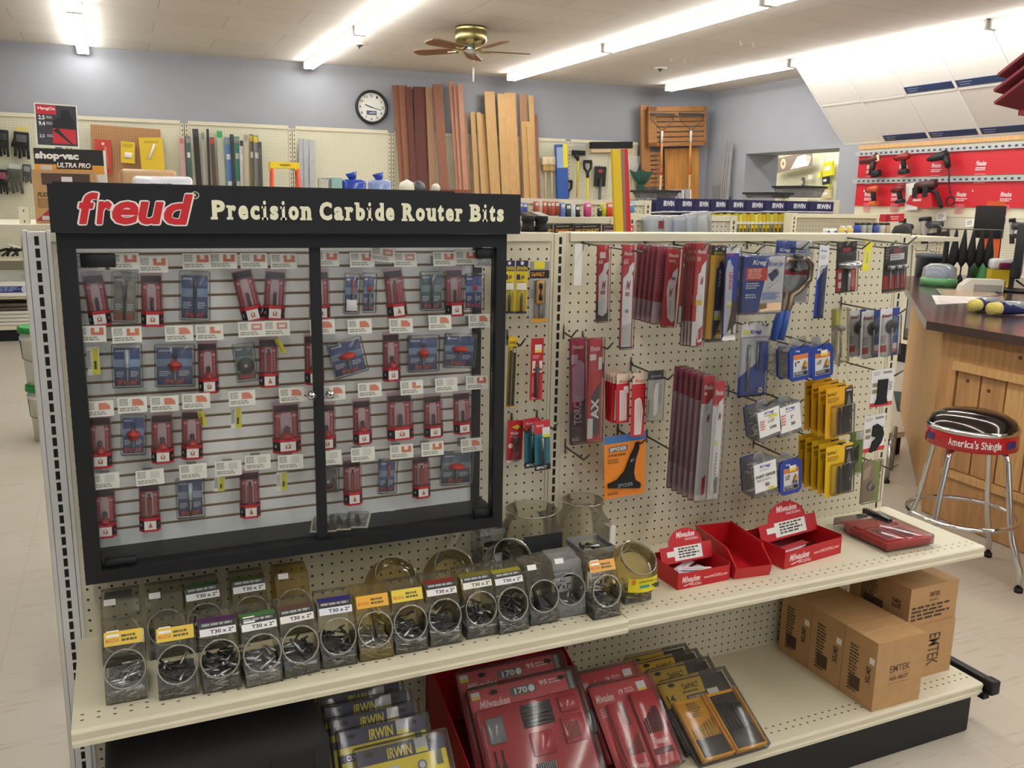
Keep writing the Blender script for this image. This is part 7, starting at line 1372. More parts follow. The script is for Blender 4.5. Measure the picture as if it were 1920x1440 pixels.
def nailgun(lab, tb):
    T, rot, w, h = hangpos(tb, RW(6)); o = thing('nail_gun', lab, 'power tool', T, rot, 'nail guns on the side wall pegboard')
    MB().lathe([(0, 0), (w * .17, 0), (w * .18, -h * .1), (w * .15, -h * .12), (w * .15, -h * .45), (w * .1, -h * .62), (w * .08, -h * .7), (0, -h * .7)], 'silver', (-w * .3, -2, 0), 16).build('cylinder', o)
    MB().lathe([(0, .1), (w * .17, .1), (w * .19, -.3), (w * .18, -h * .14), (0, -h * .14)], 'black', (-w * .3, -2, 0), 16).build('cap', o)
    MB().tube([(-w * .2, -2, -h * .3), (w * .3, -2, -h * .34)], [1.6, 1.2], '#3a3c40', 8).build('grip', o); MB().box(-w * .4, w * .5, -2.4, -1.2, -h * .8, -h * .62, 'black').build('magazine', o); MB().tube([(w * .2, -2, -h * .4), (w * .2, -2, -h * .65)], .8, 'black', 6).box(-w * .42, -w * .25, -2.6, -1.2, -h, -h * .6, 'black').build('nose', o)
nailgun('silver and black nail gun in the middle of the side wall pegboard', (1757, 406, 1757, 455, 52)); nailgun('partly hidden nail gun just beyond the right end of the shelving unit', (1708, 410, 1706, 458, 30)); nailgun('nail gun at the right edge behind the monitor', (1914, 409, 1914, 456, 30))
for k, (u, v, w, h_) in enumerate(((1765, 399, 18, 15), (1819, 411, 16, 14), (1868, 431, 14, 14), (1742, 480, 19, 14))):
    hung('price_card', 'small white price card on the side wall pegboard, %s from the left' % ['second', 'third', 'fourth', 'first'][k], 'price card', (u, v, u, v + h_, w), RW(4), lambda m, w, h: m.box(-w / 2, w / 2, -.2, 0, -h, 0, 'paper').lines(-w * .3, w * .3, -h * .2, -h * .8, 3, -.22, '#8a8a88'), 'white price cards on the side wall')
for k, (u, v) in enumerate(((1738, 470), (1750, 455), (1765, 472), (1775, 455), (1876, 424), (1883, 423), (1706, 367), (1716, 368))):
    if k < 6: q = RR(u, v, 2); tag(MB().tube([(0, 0, 3), (0, -.3, 0), (0, -6, 0), (0, -7, 1)], .2, 'wire', 5).build('peg_hook', None, q, (0, 0, R_(-90))), 'bare wire hook on the side wall pegboard', 'hook', 'bare hooks on the side wall pegboard')
q = at(1717, 632, RW(12)); o = thing('boxed_tool', 'tall dark-framed box with grey picture standing on the side wall deck', 'box', (q.x, q.y, -49.1), (0, 0, R_(-90))); h_ = at(1722, 540, RW(12)).z + 49.1
m = MB(); m.box(-4.6, 4.6, -2, 0, 0, h_, '#1c1b1a'); m.rect(-4, 4, .8, h_ - .8, -2.02, '#8d8a86'); m.disc(.6, h_ * .4, 2.2, -2.05, '#4a4846', 18); m.disc(.6, h_ * .4, .8, -2.07, '#c9c6c2', 12); m.poly([(-4, .8), (4, .8), (4, 4), (-4, 5)], -2.04, '#55524e'); m.build('carton', o)
# maroon louvred shutter hanging at the right edge
q = at(1904, 165, PL((150, 0, 0), R_(-90))); ls_ = thing('shingle_sample', 'dark red slatted sample hanging at the upper right edge', 'sample', q, (0, 0, 0))
for k in range(3): m = MB(); m.T = Matrix.Translation((0, 0, 3.4 - 3.1 * k)) @ Matrix.Rotation(R_(-32), 4, 'X') @ Matrix.Rotation(R_(8), 4, 'Y'); m.box(-4, 6, -22, 2.0 + .6 * (k == 1), -.35, .35, '#7d2c36/r'); m.build('slat', ls_)
MB().box(2, 5, -21, 0, -6, -4.8, '#8f3434/r').build('rail', ls_)
MB().tube([(1, -8, 3), (1, -8, ZC - q.z)], .2, 'wire', 6).build('hanging_wire', ls_)
# ================================================================ aisle units between
def unit(name, lab, x0, x1, y, ztop, mat='peg_back', rail='cream', end=None):
    o = thing(name, lab, 'shelving', (0, y, 0))
    MB().box(x0, x1, 0, .3, -58.4, ztop - 1, mat).build('pegboard', o); MB().box(x0, x1, -.4, 2, ztop - 1, ztop, rail).build('top_rail', o)
    for x in (x0, x1):
        m = MB(); m.box(x - .8, x + .8, -.6, 2.2, -58.4, ztop + .1, rail)
        for j in range(10): m.rect(x - .2, x + .2, ztop - 1.6 - j, ztop - .9 - j, -.62, '#3a372c')
        m.build('upright', o)
    MB().box(x0, x1, -16, 0, -53.5, -52, 'cream').build('base_deck', o); MB().box(x0, x1, -15, -14.6, -58.4, -53.5, 'black_metal').build('kick_plate', o)
    return o
Y2, Y3, Y4, Y5 = 50, 78, 112, 92
x2 = at(1150, 408, PL((0, Y2, 0), 0)).x
z2_ = at(1060, 407, PL((0, Y2, 0), 0)).z
unit('shelving_unit', 'cream aisle shelving unit just behind, seen over the display case and hung with black packs', -50, x2, Y2, z2_)
P2 = PL((0, Y2 - 2, 0), 0)
for k, (u, v, w, h_, t1, c) in enumerate(((968, 421, 14, 18, 'STANLEY', '#d8b83a'), (1024, 421, 22, 18, 'STANLEY', '#d8b83a'), (1056, 420, 36, 20, 'DeWALT', '#e08a2a'), (1083, 421, 14, 18, 'STANLEY', '#d8b83a'), (1106, 420, 38, 20, 'STANLEY', '#d8b83a'), (1141, 421, 24, 18, 'LaCrosse', '#e0b0b0'))):
    hung('black_card_pack', ('black card pack with %s lettering, %s from the left over the top rail' % ('orange' if 'De' in t1 else 'pink' if 'La' in t1 else 'yellow', ORD[k])), 'package', (u, v, u, v + h_ + 12, w), PL((0, Y2 - 2 - .25 * (k % 2), 0), 0), lambda m, w, h: m.box(-w / 2, w / 2, -.3, 0, -h, 0, '#1c1b1a' if 'La' not in t1 else '#3a2426').text(t1, -w * .42, w * .42, -h * .45, -h * .28, -.32, c, .03).lines(-w * .4, w * .3, -h * .1, -h * .2, 1, -.32, '#8a8a86'), 'black card packs on the unit behind')
# pair of black cylinders on top of the main unit
q = at(1002, 437, G(-1)); o = thing('binocular_sockets', 'pair of short black rubber cylinders standing on top of the shelving unit', 'sockets', (q.x, 1.0, .87))
for x in (-.75, .75): MB().lathe([(0, 0), (.72, 0), (.72, .5), (.6, .6), (.6, 1.0), (.72, 1.1), (.72, 1.6), (0, 1.6)], 'black_soft', (x, 0, 0), 14).build('cylinder', o)
# taller unit behind with small packs
z3_ = at(1100, 374, PL((0, Y3, 0), 0)).z; xa = at(960, 374, PL((0, Y3, 0), 0)).x; xb = at(1213, 372, PL((0, Y3, 0), 0)).x
unit('shelving_unit', 'cream shelving unit hung with small coloured packs, left of the blue headers', -48, xb, Y3, z3_, 'peg_wall')
P4 = PL((0, Y3 - 3, 0), 0)
for k, (u, v, w, h_, c, nm) in enumerate(((972, 380, 13, 24, '#3a56a0', 'blue'), (981, 381, 10, 22, '#2f4a8c', 'dark blue'), (1003, 377, 9, 28, '#a04a34', 'red'), (1010, 377, 8, 28, '#b8a08a', 'tan'), (1018, 377, 9, 28, '#a8442e', 'brick red'), (1026, 378, 8, 26, '#8a4a3a', 'brown'), (1033, 378, 9, 26, '#b05038', 'rusty red'), (1041, 378, 10, 26, '#8f3a2c', 'deep red'), (1052, 380, 10, 30, '#5a78b4', 'pale blue'), (1062, 382, 11, 30, '#26282e', 'black'), (1071, 383, 10, 30, '#b0bcc8', 'silver grey'), (1079, 385, 10, 26, '#1c1e24', 'glossy black'), (1099, 380, 12, 26, '#c0407a', 'pink'), (1121, 390, 5, 16, '#2a2a2a', 'small black'), (1129, 381, 9, 24, '#b4bc2a', 'lime yellow'), (1140, 380, 14, 26, '#c8402a', 'orange red'), (1180, 379, 12, 20, '#4a90b8', 'light blue'))):
    hung('hanging_pack', '%s small pack hanging on the unit left of the dark blue headers' % nm, 'package', (u, v, u, v + h_, w), P4, lambda m, w, h: m.rbox(-w / 2, w / 2, -1, 0, -h, 0, .2, c, 1).rect(-w * .3, w * .3, -h * .3, -h * .1, -1.02, '#d8d4cc'), 'small hanging packs on the unit behind')
for k, (u, lab) in enumerate(((984, 'black display tray under the small packs at the left'), (1000, 'grey sloping tray beside the black tray'))):
    hung('display_tray', lab, 'tray', (u, 397, u, 405, 22), PL((0, Y3 - 8, 0), 0), lambda m, w, h: m.prism([(0, 0), (-5, -h), (0, -h)], -w / 2, w / 2, 'x', ('black_gloss', '#9a968c')[k]))
# levels in front
P5 = PL((0, 38, 0), 0)
for k, (u, u2, w, c, lab, v0) in enumerate(((1152, 1158, 15, '#d8b81c', 'yellow level standing upright among the packs', 281), (1163, 1167, 8, '#8a6a5a', 'brown level edge between the yellow and the red one', 282), (1168, 1175, 10, '#c01c24', 'red level standing upright beside the yellow one', 280))):
    hung('spirit_level', lab, 'level', (u, v0, u2, 436, w), PL((0, 38 + .7 * k, 0), 0), lambda m, w, h: (m.box(-w / 2, w / 2, -.6, .0, -h, 0, c), m.rbox(-w * .3, w * .3, -.66, -.5, -h * .3, -h * .26, .05, '#c8d84a', 1)), 'spirit levels standing upright', 0, -51.9)
# bag row on the low unit
z6 = at(1240, 403, PL((0, Y5 - 30, 0), 0)).z; xa = at(1172, 403, PL((0, 62, 0), 0)).x; xb = at(1330, 403, PL((0, 62, 0), 0)).x
unit('shelving_unit', 'low cream pegboard unit hung with clear plastic bags', xa, xb + 4, 60, z6)
P6 = PL((0, 59, 0), 0)
for k, (u, v, w, h_, c, lab) in enumerate(((1218, 404, 32, 40, '#a4acba', 'clear bag of grey goods with a dark red label'), (1240, 405, 20, 38, '#9aa4b4', 'clear bag half hidden behind the red-labelled bag'), (1262, 404, 26, 40, '#5a7ab4', 'clear bag of blue and white goods'), (1285, 400, 26, 44, '#8aa0c4', 'crumpled clear bag with a pale blue content'), (1306, 396, 34, 46, '#c9c8c4', 'largest crumpled clear bag at the right end'))):
    T, rot, w_, hh = hangpos((u, v, u, v + h_, w), P6); o = thing('plastic_bag', lab, 'plastic bag', T, rot, 'clear plastic bags on the low unit')
    MB().rbox(-w_ / 2, w_ / 2, -2.4, .2, -hh, 0, .8, 'bag', 3).build('film', o); MB().rbox(-w_ * .35, w_ * .35, -1.6, -.2, -hh * .95, -hh * .3, .5, c, 2).build('contents', o)
    if k == 0: MB().box(w_ * .1, w_ * .4, -2.5, -2.42, -hh * .6, -hh * .25, '#7a2a34').build('label', o)
hung('red_card', 'small red and white card left of the plastic bags', 'card', (1180, 423, 1180, 437, 14), P6, lambda m, w, h: m.box(-w / 2, w / 2, -.2, 0, -h, 0, '#c8543c').rect(-w * .3, w * .3, -h * .7, -h * .3, -.22, 'paper'))
# dark blue headers
PH = PL((0, Y4 - 10, 0), 0)
hx = [at(u, 372, PH).x for u in (1230, 1268, 1300, 1331, 1363, 1397, 1434, 1473, 1515, 1563)]
zt_, zb_ = at(1400, 375, PH).z, at(1400, 398, PH).z
ir = thing('shelving_unit', 'cream shelving unit under the dark blue header panels', 'shelving', (0, Y4, 0))
MB().box(hx[0] - 2, hx[-1] + 6, 0, .4, -58.4, zt_ - .5, 'navy').build('back_panel', ir); MB().box(hx[-1] + 1, hx[-1] + 9, -3, 1, -58.4, zt_ + .6, 'cream').build('end_post', ir); MB().box(hx[0] - 2, hx[-1] + 6, -16, 0, -53.5, -52, 'cream').build('base_deck', ir)
for k in range(9):
    o = MB().box(.15, hx[k + 1] - hx[k] - .15, -.4, 0, zb_ - zt_, 0, 'navy').text('IRWIN', (hx[k + 1] - hx[k]) * .34, (hx[k + 1] - hx[k]) * .86, (zb_ - zt_) * .62, (zb_ - zt_) * .2, -.42, '#e6e6ee', .04).build('header_panel', None, (hx[k], Y4 - 10, zt_))
    tag(o, 'dark blue header panel with white lettering, %s from the left' % (ORD + ['ninth'])[k], 'header sign', 'dark blue header panels')
    br = MB().box(-.3, .3, 0, 9.7, -1, -.4, 'navy').build('bracket', o, ((hx[k + 1] - hx[k]) / 2, 0, 0))
rr = random.Random(4); PY = PL((0, Y4 - 13, 0), 0)
for k in range(22):
    u = 1336 + k * 7.3; row = k % 2
    if 1495 < u: continue
    c = ['#d2c12a', '#d8b024', '#c9b82e', '#e0d65a'][k % 4]
    hung('yellow_pack', 'small yellow and white carded pack below the dark blue headers', 'package', (u, 400 + row * 2, u, 422, 6.6), PY, lambda m, w, h: m.box(-w / 2, w / 2, -.4, 0, -h, 0, c).rect(-w / 2, w / 2, -h * .98, -h * .68, -.42, '#e8e6d2').rect(-w / 2, w / 2, -h, -h * .93, -.43, '#26262a'), 'yellow packs below the dark blue headers')
    hung('yellow_pack', 'narrow yellow carded pack in the lower row below the dark blue headers', 'package', (u, 422, u, 450, 5.2), PY.off(1), lambda m, w, h: m.box(-w / 2, w / 2, -.4, 0, -h, 0, '#d0b42c' if k % 3 else '#8a8f88').rect(-w * .3, w * .3, -h * .5, -h * .2, -.42, '#4a4838'), 'lower yellow packs below the dark blue headers')
for k, (u0, u1) in enumerate(((1238, 1270), (1276, 1338), (1344, 1412), (1428, 1464), (1473, 1556))):
    a, b = at(u0, 397, PY), at(u1, 397, PY)
    tag(MB().tube([(0, 8, -.6), (0, -1.5, 0), (b.x - a.x, -1.5, 0), (b.x - a.x, 8, -.6)], .2, 'silver', 5).build('display_bar', None, a), 'thin steel display bar below the dark blue headers, %s from the left' % ORD[k], 'bar', 'steel bars below the headers')
# plastic bins on top
def bin_(lab, ub, v0, v1, w, y, c, lid='black'):
    pl = PL((0, y, 0), 0); a, b = at(ub - w / 2, v1, pl), at(ub + w / 2, v1, pl); z1_ = at(ub, v0, pl).z; W_ = b.x - a.x; H_ = z1_ - a.z
    o = thing('lidded_bin', lab, 'bin', ((a.x + b.x) / 2, y, a.z)); m = MB(); k_ = .88
    m.add([(-W_ / 2 * k_, -5, 0), (W_ / 2 * k_, -5, 0), (W_ / 2 * k_, 5, 0), (-W_ / 2 * k_, 5, 0), (-W_ / 2, -6, H_), (W_ / 2, -6, H_), (W_ / 2, 6, H_), (-W_ / 2, 6, H_)], [(3, 2, 1, 0), (0, 1, 5, 4), (1, 2, 6, 5), (2, 3, 7, 6), (3, 0, 4, 7)], c); m.build('bin_body', o)
    MB().box(-W_ / 2 - .6, W_ / 2 + .6, -6.2, 6.2, H_ - .1, H_ + .45, lid).build('lid', o)
    if c == 'jar_w': MB().rbox(-W_ * .36, W_ * .36, -4, 4, .1, H_ * .8, .5, '#8a7a7c', 2).build('contents', o)
for lab, ub, v0, v1, w, y, c in (('clear bin with black lid, right of the middle of the blue headers', 1497, 352, 370, 42, Y4 + 6, 'jar_w'), ('low clear bin with black lid on the blue headers, left of the taller one', 1439, 364, 371, 36, Y4 + 6, 'jar_w'), ('flat clear bin with black lid above the left blue headers', 1228, 360, 371, 40, Y4 + 6, 'jar_w')): bin_(lab, ub, v0, v1, w, y, c)
for k in range(6): hung('boxed_tube', 'small silver-topped tube standing behind the left end of the blue headers', 'tube', (1258 + k * 7, 355 + k % 2, 1258 + k * 7, 372, 5), PL((0, Y4 + 14, 0), 0), lambda m, w, h: m.tube([(0, 0, -h), (0, 0, 0)], w / 2, 'silver' if k % 2 else '#8a8f94', 8), 'small tubes behind the blue headers', 0, -58.3)
# right low unit with cans
z7 = at(1560, 401, PL((0, Y5, 0), 0)).z; xa = at(1487, 402, PL((0, Y5, 0), 0)).x; xb = at(1647, 400, PL((0, Y5, 0), 0)).x
peg('peg_grey', '#a8a08c', ox=.5, oy=.5, rad=.13, hole='#5a5444')
u7 = unit('shelving_unit', 'low cream end unit with dark pegboard behind the bottles and cans', xa, xb, Y5, z7, 'peg_grey')
PC = PL((0, Y5 - 14, 0), 0); zsh = at(1600, 437, PC).z - .6
MB().box(xa - 2, xb + 4, -22, 0, zsh - 1, zsh, 'cream').build('top_shelf', u7)
for k, (u, v, w) in enumerate(((1550, 424, 10), (1563, 424, 10))):
    T, rot, W, h = hangpos((u, v, u, 437, w), PC); tag(MB().lathe([(0, 0), (W / 2, 0), (W / 2, h * .8), (W * .4, h), (0, h)], 'white', n=14).disc(0, h * .5, W * .25, -W * .52, '#4a5aa0').build('white_pot', None, (T.x, T.y, zsh + .01)), ('left', 'right')[k] + ' one of two small white pots on the low end unit', 'pot', 'small white pots')
for k, u in enumerate((1581, 1593)):
    T, rot, W, h = hangpos((u, 419, u, 437, 12), PC); o = thing('glue_bottle', ('left', 'right')[k] + ' yellow glue bottle with white cap on the low end unit', 'bottle', (T.x, T.y, zsh + .01), (0, 0, 0), 'yellow bottles'); MB().lathe([(0, 0), (W / 2, 0), (W / 2, h * .7), (W * .3, h * .8), (0, h * .8)], '#cfb35e', n=14).build('bottle_body', o); MB().lathe([(0, h * .8), (W * .3, h * .8), (W * .28, h), (0, h)], 'white', n=12).build('cap', o)
for k, u in enumerate((1608, 1619, 1630, 1642, 1654, 1664)):
    T, rot, W, h = hangpos((u, 413, u, 437, 10), PC); o = thing('spray_can', '%s from the left of the black-capped spray cans on the low end unit' % ORD[k], 'spray can', (T.x, T.y, zsh + .01), (0, 0, 0), 'black-capped spray cans')
    MB().lathe([(0, 0), (W / 2, 0), (W / 2, h * .78), (W * .36, h * .84), (0, h * .84)], ['#24409a', '#9a9c98', '#8f928e', '#2a3f8a', '#b0aea8', '#a89078'][k], n=14).build('can_body', o); MB().lathe([(0, h * .82), (W * .4, h * .82), (W * .38, h), (0, h)], 'black', n=12).build('cap', o)
hung('red_carton', 'red product carton hanging behind the spray cans', 'carton', (1667, 401, 1666, 415, 34), PL((0, Y5 - 6, 0), 0), lambda m, w, h: m.box(-w / 2, w / 2, -2, 0, -h, 0, '#b81c28').text('Milwaukee', -w * .25, w * .2, -h * .45, -h * .25, -2.02, '#f0d8d8', .02, .25).box(-w / 2 - .02, -w * .3, -2.02, -1.9, -h, 0, '#8a1a22').lines(-w * .2, w * .2, -h * .6, -h * .8, 1, -2.02, '#f0c8a0'))
q = at(1692, 425, PC); o = thing('tool_holster', 'black rounded tool at the right end behind the shelving unit', 'tool', (q.x, q.y, q.z - 1.5)); MB().lathe([(0, -2), (2, -1.4), (2.4, 0), (1.8, 1.6), (0, 2.1)], '#23221f/r', n=14).build('body', o); MB().tube([(-3, 0, -2.5), (-1, 0, -1.5)], .7, '#c8642a', 6).build('orange_strip', o)
# goods on top of the unit behind the display case
PT = PL((0, Y2 - 1, 0), 0); zt2 = z2_
def ontop(lab, name, cat, u, w, v0, fn, y=Y2 + .5):
    pl = PL((0, y, 0), 0); a, b = at(u - w / 2, 350, pl), at(u + w / 2, 350, pl); z = at(u, v0, pl).z
    m = MB(); fn(m, b.x - a.x, z - zt2); tag(m.build(name, None, ((a.x + b.x) / 2, y, zt2 + .02)), lab, cat)
ontop('clear pack with silver bands behind the display header', 'clear_pack', 'package', 608, 20, 334, lambda m, w, h: (m.rbox(-w / 2, w / 2, -1, 1, 0, h, .2, 'jar_w', 1), m.box(-w / 2, w / 2, -1.05, 1.05, h * .5, h * .6, 'silver')))
ontop('pale teal box behind the display header', 'teal_box', 'box', 629, 20, 334, lambda m, w, h: m.box(-w / 2, w / 2, -1, 1, 0, h, '#9cc4bc').rect(-w * .3, w * .1, h * .4, h * .6, -1.02, '#3a5a58'))
for k, (u, w, v) in enumerate(((662, 44, 337), (712, 40, 338))):
    ontop(('blue wrapped bundle with a knot, left of the other bundle', 'blue and clear wrapped bundle with a knot, right one')[k] + ' behind the header', 'wrapped_bundle', 'bundle', u, w, v, lambda m, w, h: (m.rbox(-w / 2, w / 2, -1.2, 1.2, 0, h, .5, '#2f4aa8/g' if k == 0 else '#8a9cc8/g', 2), m.tube([(0, 0, h), (-.3, 0, h + 1.0)], [.5, .9], '#2f4aa8/g', 8), m.rbox(-w * .3, w * .3, -1.3, 0, h * .1, h * .6, .3, '#3450b0/g', 2)))
for k, (u, v, r, c, lab) in enumerate(((763, 348, 1.1, '#e2dec8', 'cream ball-shaped knob peeking over the display header'), (784, 348, 1.0, '#4a4a50', 'dark grey ball-shaped knob peeking over the display header'), (817, 347, .6, '#e2ded4', 'small white knob peeking over the display header'))):
    pl = PL((0, 30, 0), 0); q = at(u, v + 6, pl); o = thing('ball_finial', lab, 'finial', (q.x, q.y, q.z), (0, 0, 0), 'round knobs on the stand behind the header'); MB().lathe([(0, -r * 1.0), (r * .8, -r * .6), (r, 0), (r * .8, r * .7), (0, r * 1.1)], c, n=16).build('knob', o); MB().tube([(0, 0, -r), (0, 0, -58.4 - q.z)], .35, 'wire', 6).build('stem', o)
q0, q1 = at(828, 355, PL((0, 31, 0), 0)), at(874, 356, PL((0, 31, 0), 0)); tag(MB().box(0, q1.x - q0.x, -2, 2, -62, 0, '#8a4a34').build('brown_panel', None, q0), 'thin reddish brown panel edge showing just above the display header', 'panel')
# ================================================================ boxes on top at the left end
ts = thing('top_shelf', 'cream steel shelf behind the display case carrying the vacuum boxes', 'shelf', (0, 0, 0))
MB().box(-54, -14, 2.6, 20, .2, 1.2, 'cream').build('shelf_board', ts); m = MB(); m.box(-49.6, -48.8, 5.5, 6.3, -58.4, 2.6, 'cream'); [m.rect(-49.25, -49.15, z, z + .2, 5.49, '#4a463a') for z in (2.2, 1.3, .4)]; m.build('end_upright', ts)
zq = 1.22
a, b = at(60, 330, PL((0, 7, 0), 0)), at(214, 330, PL((0, 7, 0), 0)); t = at(70, 318, PL((0, 7, 0), 0)).z
o = thing('cardboard_box', 'brown cardboard box with dark window print, half hidden behind the header sign', 'cardboard box', (a.x, 7, zq)); w, h = b.x - a.x - 1.5, t - zq
m = MB(); m.box(0, w, 0, 6, 0, h, 'cardboard'); m.rect(w * .14, w * .9, h * .72, h * .94, -.02, '#4a3428'); m.rect(w * .45, w * .62, h * .75, h * .88, -.03, '#d8d4d0'); m.text('FLEX', w * .06, w * .26, h * .5, h * .58, -.02, '#2a2420', .03, .2); m.lines(w * .05, w * .3, h * .46, h * .28, 5, -.02, '#7a5a3a'); m.poly([(0.02, -.0 + .2), (w * .5, .2), (w * .5, h * .34), (w * .2, h * .25)], -.02, '#9a2430'); m.rect(w * .1, w * .3, h * .06, h * .14, -.03, '#b8b4b0'); m.build('carton', o)
Pv = PL((0, 13.4, 0), 0); a, b = at(64, 300, Pv), at(198, 300, Pv); t0 = at(64, 275, Pv).z; t1 = at(190, 284, Pv).z
o = thing('vacuum_box', 'white, black and orange vacuum cleaner box standing behind the brown box', 'box', (a.x, 13.4, zq)); w = b.x - a.x; h = (t0 + t1) / 2 - zq
m = MB(); m.box(0, w, 0, 6, 0, h, 'white'); H1 = h
m.rect(0, w * .97, H1 - 1.45, H1, -.02, '#161616'); m.rect(0, w * .97, H1 - 2.25, H1 - 1.45, -.02, '#d8962a'); m.text('shop·vac', .1, w * .62, H1 - 1.15, H1 - .3, -.04, '#e8e8e6', .02, 0, True, 'xz', .03); m.rect(w * .3, w * .8, H1 - 1.85, H1 - 1.15, -.035, '#161616'); m.text('ULTRA PRO', w * .31, w * .78, H1 - 1.72, H1 - 1.25, -.05, '#eceae6', .03, .2); m.rect(w * .08, w * .24, H1 - 2.2, H1 - 1.55, -.04, '#c9c6bc'); m.build('carton', o)
Pp = PL((0, 16, 0), 0); T, rot, w, h = hangpos((104, 195, 104, 275, 80), Pp)
o = thing('poster_sign', 'small dark poster of a red and black wet vacuum above the vacuum box', 'poster', (T.x, 20.5 - 4.5, T.z), (0, R_(1.0), 0))
m = MB(); m.box(-w / 2, w / 2, 0, .3, -h, 0, 'white'); m.rect(-w * .47, w * .47, -h * .97, -h * .03, -.02, '#34343a'); m.rect(-w * .46, 0, -h * .25, -h * .04, -.03, '#c02530'); m.text('HangOn', -w * .42, -w * .02, -h * .17, -h * .08, -.05, '#f0e8e8', .03)
m.text('2.5', -w * .42, -w * .27, -h * .38, -h * .28, -.05, '#e2e2e2', .04); m.text('9.4', -w * .42, -w * .27, -h * .52, -h * .42, -.05, '#e2e2e2', .04); m.text('2.5', -w * .42, -w * .3, -h * .8, -h * .72, -.05, '#d2d2d2', .03)
for z in (.33, .47, .76): m.lines(-w * .24, -w * .06, -h * (z - .04), -h * (z + .03), 2, -.05, '#b8b8ba')
m.poly([(-w * .12, -h * .92), (-w * .1, -h * .55), (w * .44, -h * .55), (w * .44, -h * .92)], -.04, '#b82830'); m.poly([(-w * .12, -h * .56), (-w * .06, -h * .38), (w * .1, -h * .3), (w * .12, -h * .14), (w * .3, -h * .12), (w * .36, -h * .32), (w * .44, -h * .4), (w * .44, -h * .58)], -.045, '#17171a'); m.poly([(-w * .1, -h * .62), (w * .05, -h * .72), (w * .3, -h * .92), (w * .36, -h * .92), (w * .1, -h * .66), (w * .02, -h * .55)], -.05, '#1c1c20')
m.build('sign_panel', o); MB().box(-.3, .3, .3, 1, -(T.z - 1.24), -1, 'wire').build('stand', o)
for k, (u0, u1, v, y, c, lab) in enumerate(((226, 332, 318, 11, '#b8946a', 'brown paper parcel lying behind the header sign'), (250, 363, 332, 5.5, 'paper', 'white parcel with grey label lying in front of the brown parcel'))):
    pl = PL((0, y, 0), 0); a, b = at(u0, 340, pl), at(u1, 340, pl); z = at((u0 + u1) / 2, v, pl).z
    m = MB(); m.rbox(0, b.x - a.x, 0, 4, 0, z - zq, .35, c if c != 'paper' else '#e6e5ec/g', 2); m.text('Do it' if 0 else 'PINE', 1.4, 2.8, (z - zq) * .4, (z - zq) * .65, -.02, '#8a6a48' if k == 0 else '#9a9aa4', .03); m.lines(1.4, 4, (z - zq) * .85, (z - zq) * .3, 2, -.015, '#77777f')
    tag(m.build('parcel', None, (a.x, y, zq + .02), (0, R_(-1) * k, 0)), lab, 'parcel')
# ================================================================ counter and stool
princ('pine_panel', '#ab8054', .42, var=.2, vscale=7, stretch=(5, 5, .45)); princ('knot', '#5a3218', .6)
princ('laminate', '#3d2f2c', .18, var=.35, vscale=260)
ct = thing('sales_counter', 'pine-panelled sales counter with dark speckled top and angled corner', 'counter', (0, 0, 0))
ang = R_(45); CF = Vector((110.5, 42.9)); TF = Vector((105.9, 44))
MB().prism([(110.5, 42.9), (187, 119.4), (236, 119.4), (236, -40), (106.4, -40)], -58.4, -19.8, 'z', 'pine_panel').build('carcass', ct)
m = MB(); tp = [(105.9, 44), (197, 135), (240, 135), (236, -40), (101.5, -40)]; m.prism(tp, -19.7, -18, 'z', 'laminate'); m.build('counter_top', ct)
sl_ = (110.5 - 106.4) / (42.9 + 40); fa = math.atan2(42.9 + 40, 110.5 - 106.4)
def front(name, s0, s1, z0, z1, d0, d1, mat):
    """panel on the front face: s runs from the near corner towards the right"""
    m = MB(); m.T = Matrix.Translation((110.5, 42.9, 0)) @ Matrix.Rotation(fa + math.pi, 4, 'Z'); m.box(s0, s1, -d1, -d0, z0, z1, mat); return m.build(name, ct)
front('rail', 0, 83, -25.5, -19.8, .02, .9, 'pine_panel'); front('rail', 0, 83, -58.3, -49, .02, 1.0, 'pine_panel'); front('stile', 0, 4.2, -49, -25.5, .02, .9, 'pine_panel'); front('stile', 38, 42, -49, -25.5, .02, .9, 'pine_panel')
front('moulding', 4, 83, -27.2, -25.5, .02, 1.6, 'pine'); front('moulding', 4, 83, -49, -47.6, .02, 1.5, 'pine')
for s0 in (4.6, 10.2, 15.8, 21.4, 27.0, 32.6): front('plank', s0, s0 + 5.2, -47.4, -27.4, .02, .55, 'pine' if int(s0) % 2 else 'pine_panel')
rr = random.Random(9); m = MB(); m.T = Matrix.Translation((110.5, 42.9, 0)) @ Matrix.Rotation(fa + math.pi, 4, 'Z')
for k in range(16): m.disc(rr.uniform(3, 40), rr.uniform(-56, -22), rr.uniform(.25, .5), -1.03 if False else -.92, 'knot', 10) if False else None
for s0, z in ((18, -22.5), (7, -29), (12, -30), (9, -40), (17, -35), (24, -43), (30, -31), (36, -26.5)): m.disc(s0, z, .45, -1.62 if -27.2 < z < -25.5 else -.93 if z > -25.5 else -.57, 'knot', 10, .38)
m.build('knots', ct)
m = MB(); m.T = Matrix.Translation((110.5, 42.9, 0)) @ Matrix.Rotation(R_(45), 4, 'Z')
for s0 in range(0, 102, 6): m.box(s0 + .15, s0 + 5.85, .0, .5, -58.3, -19.9, 'pine')
m.build('corner_panelling', ct)
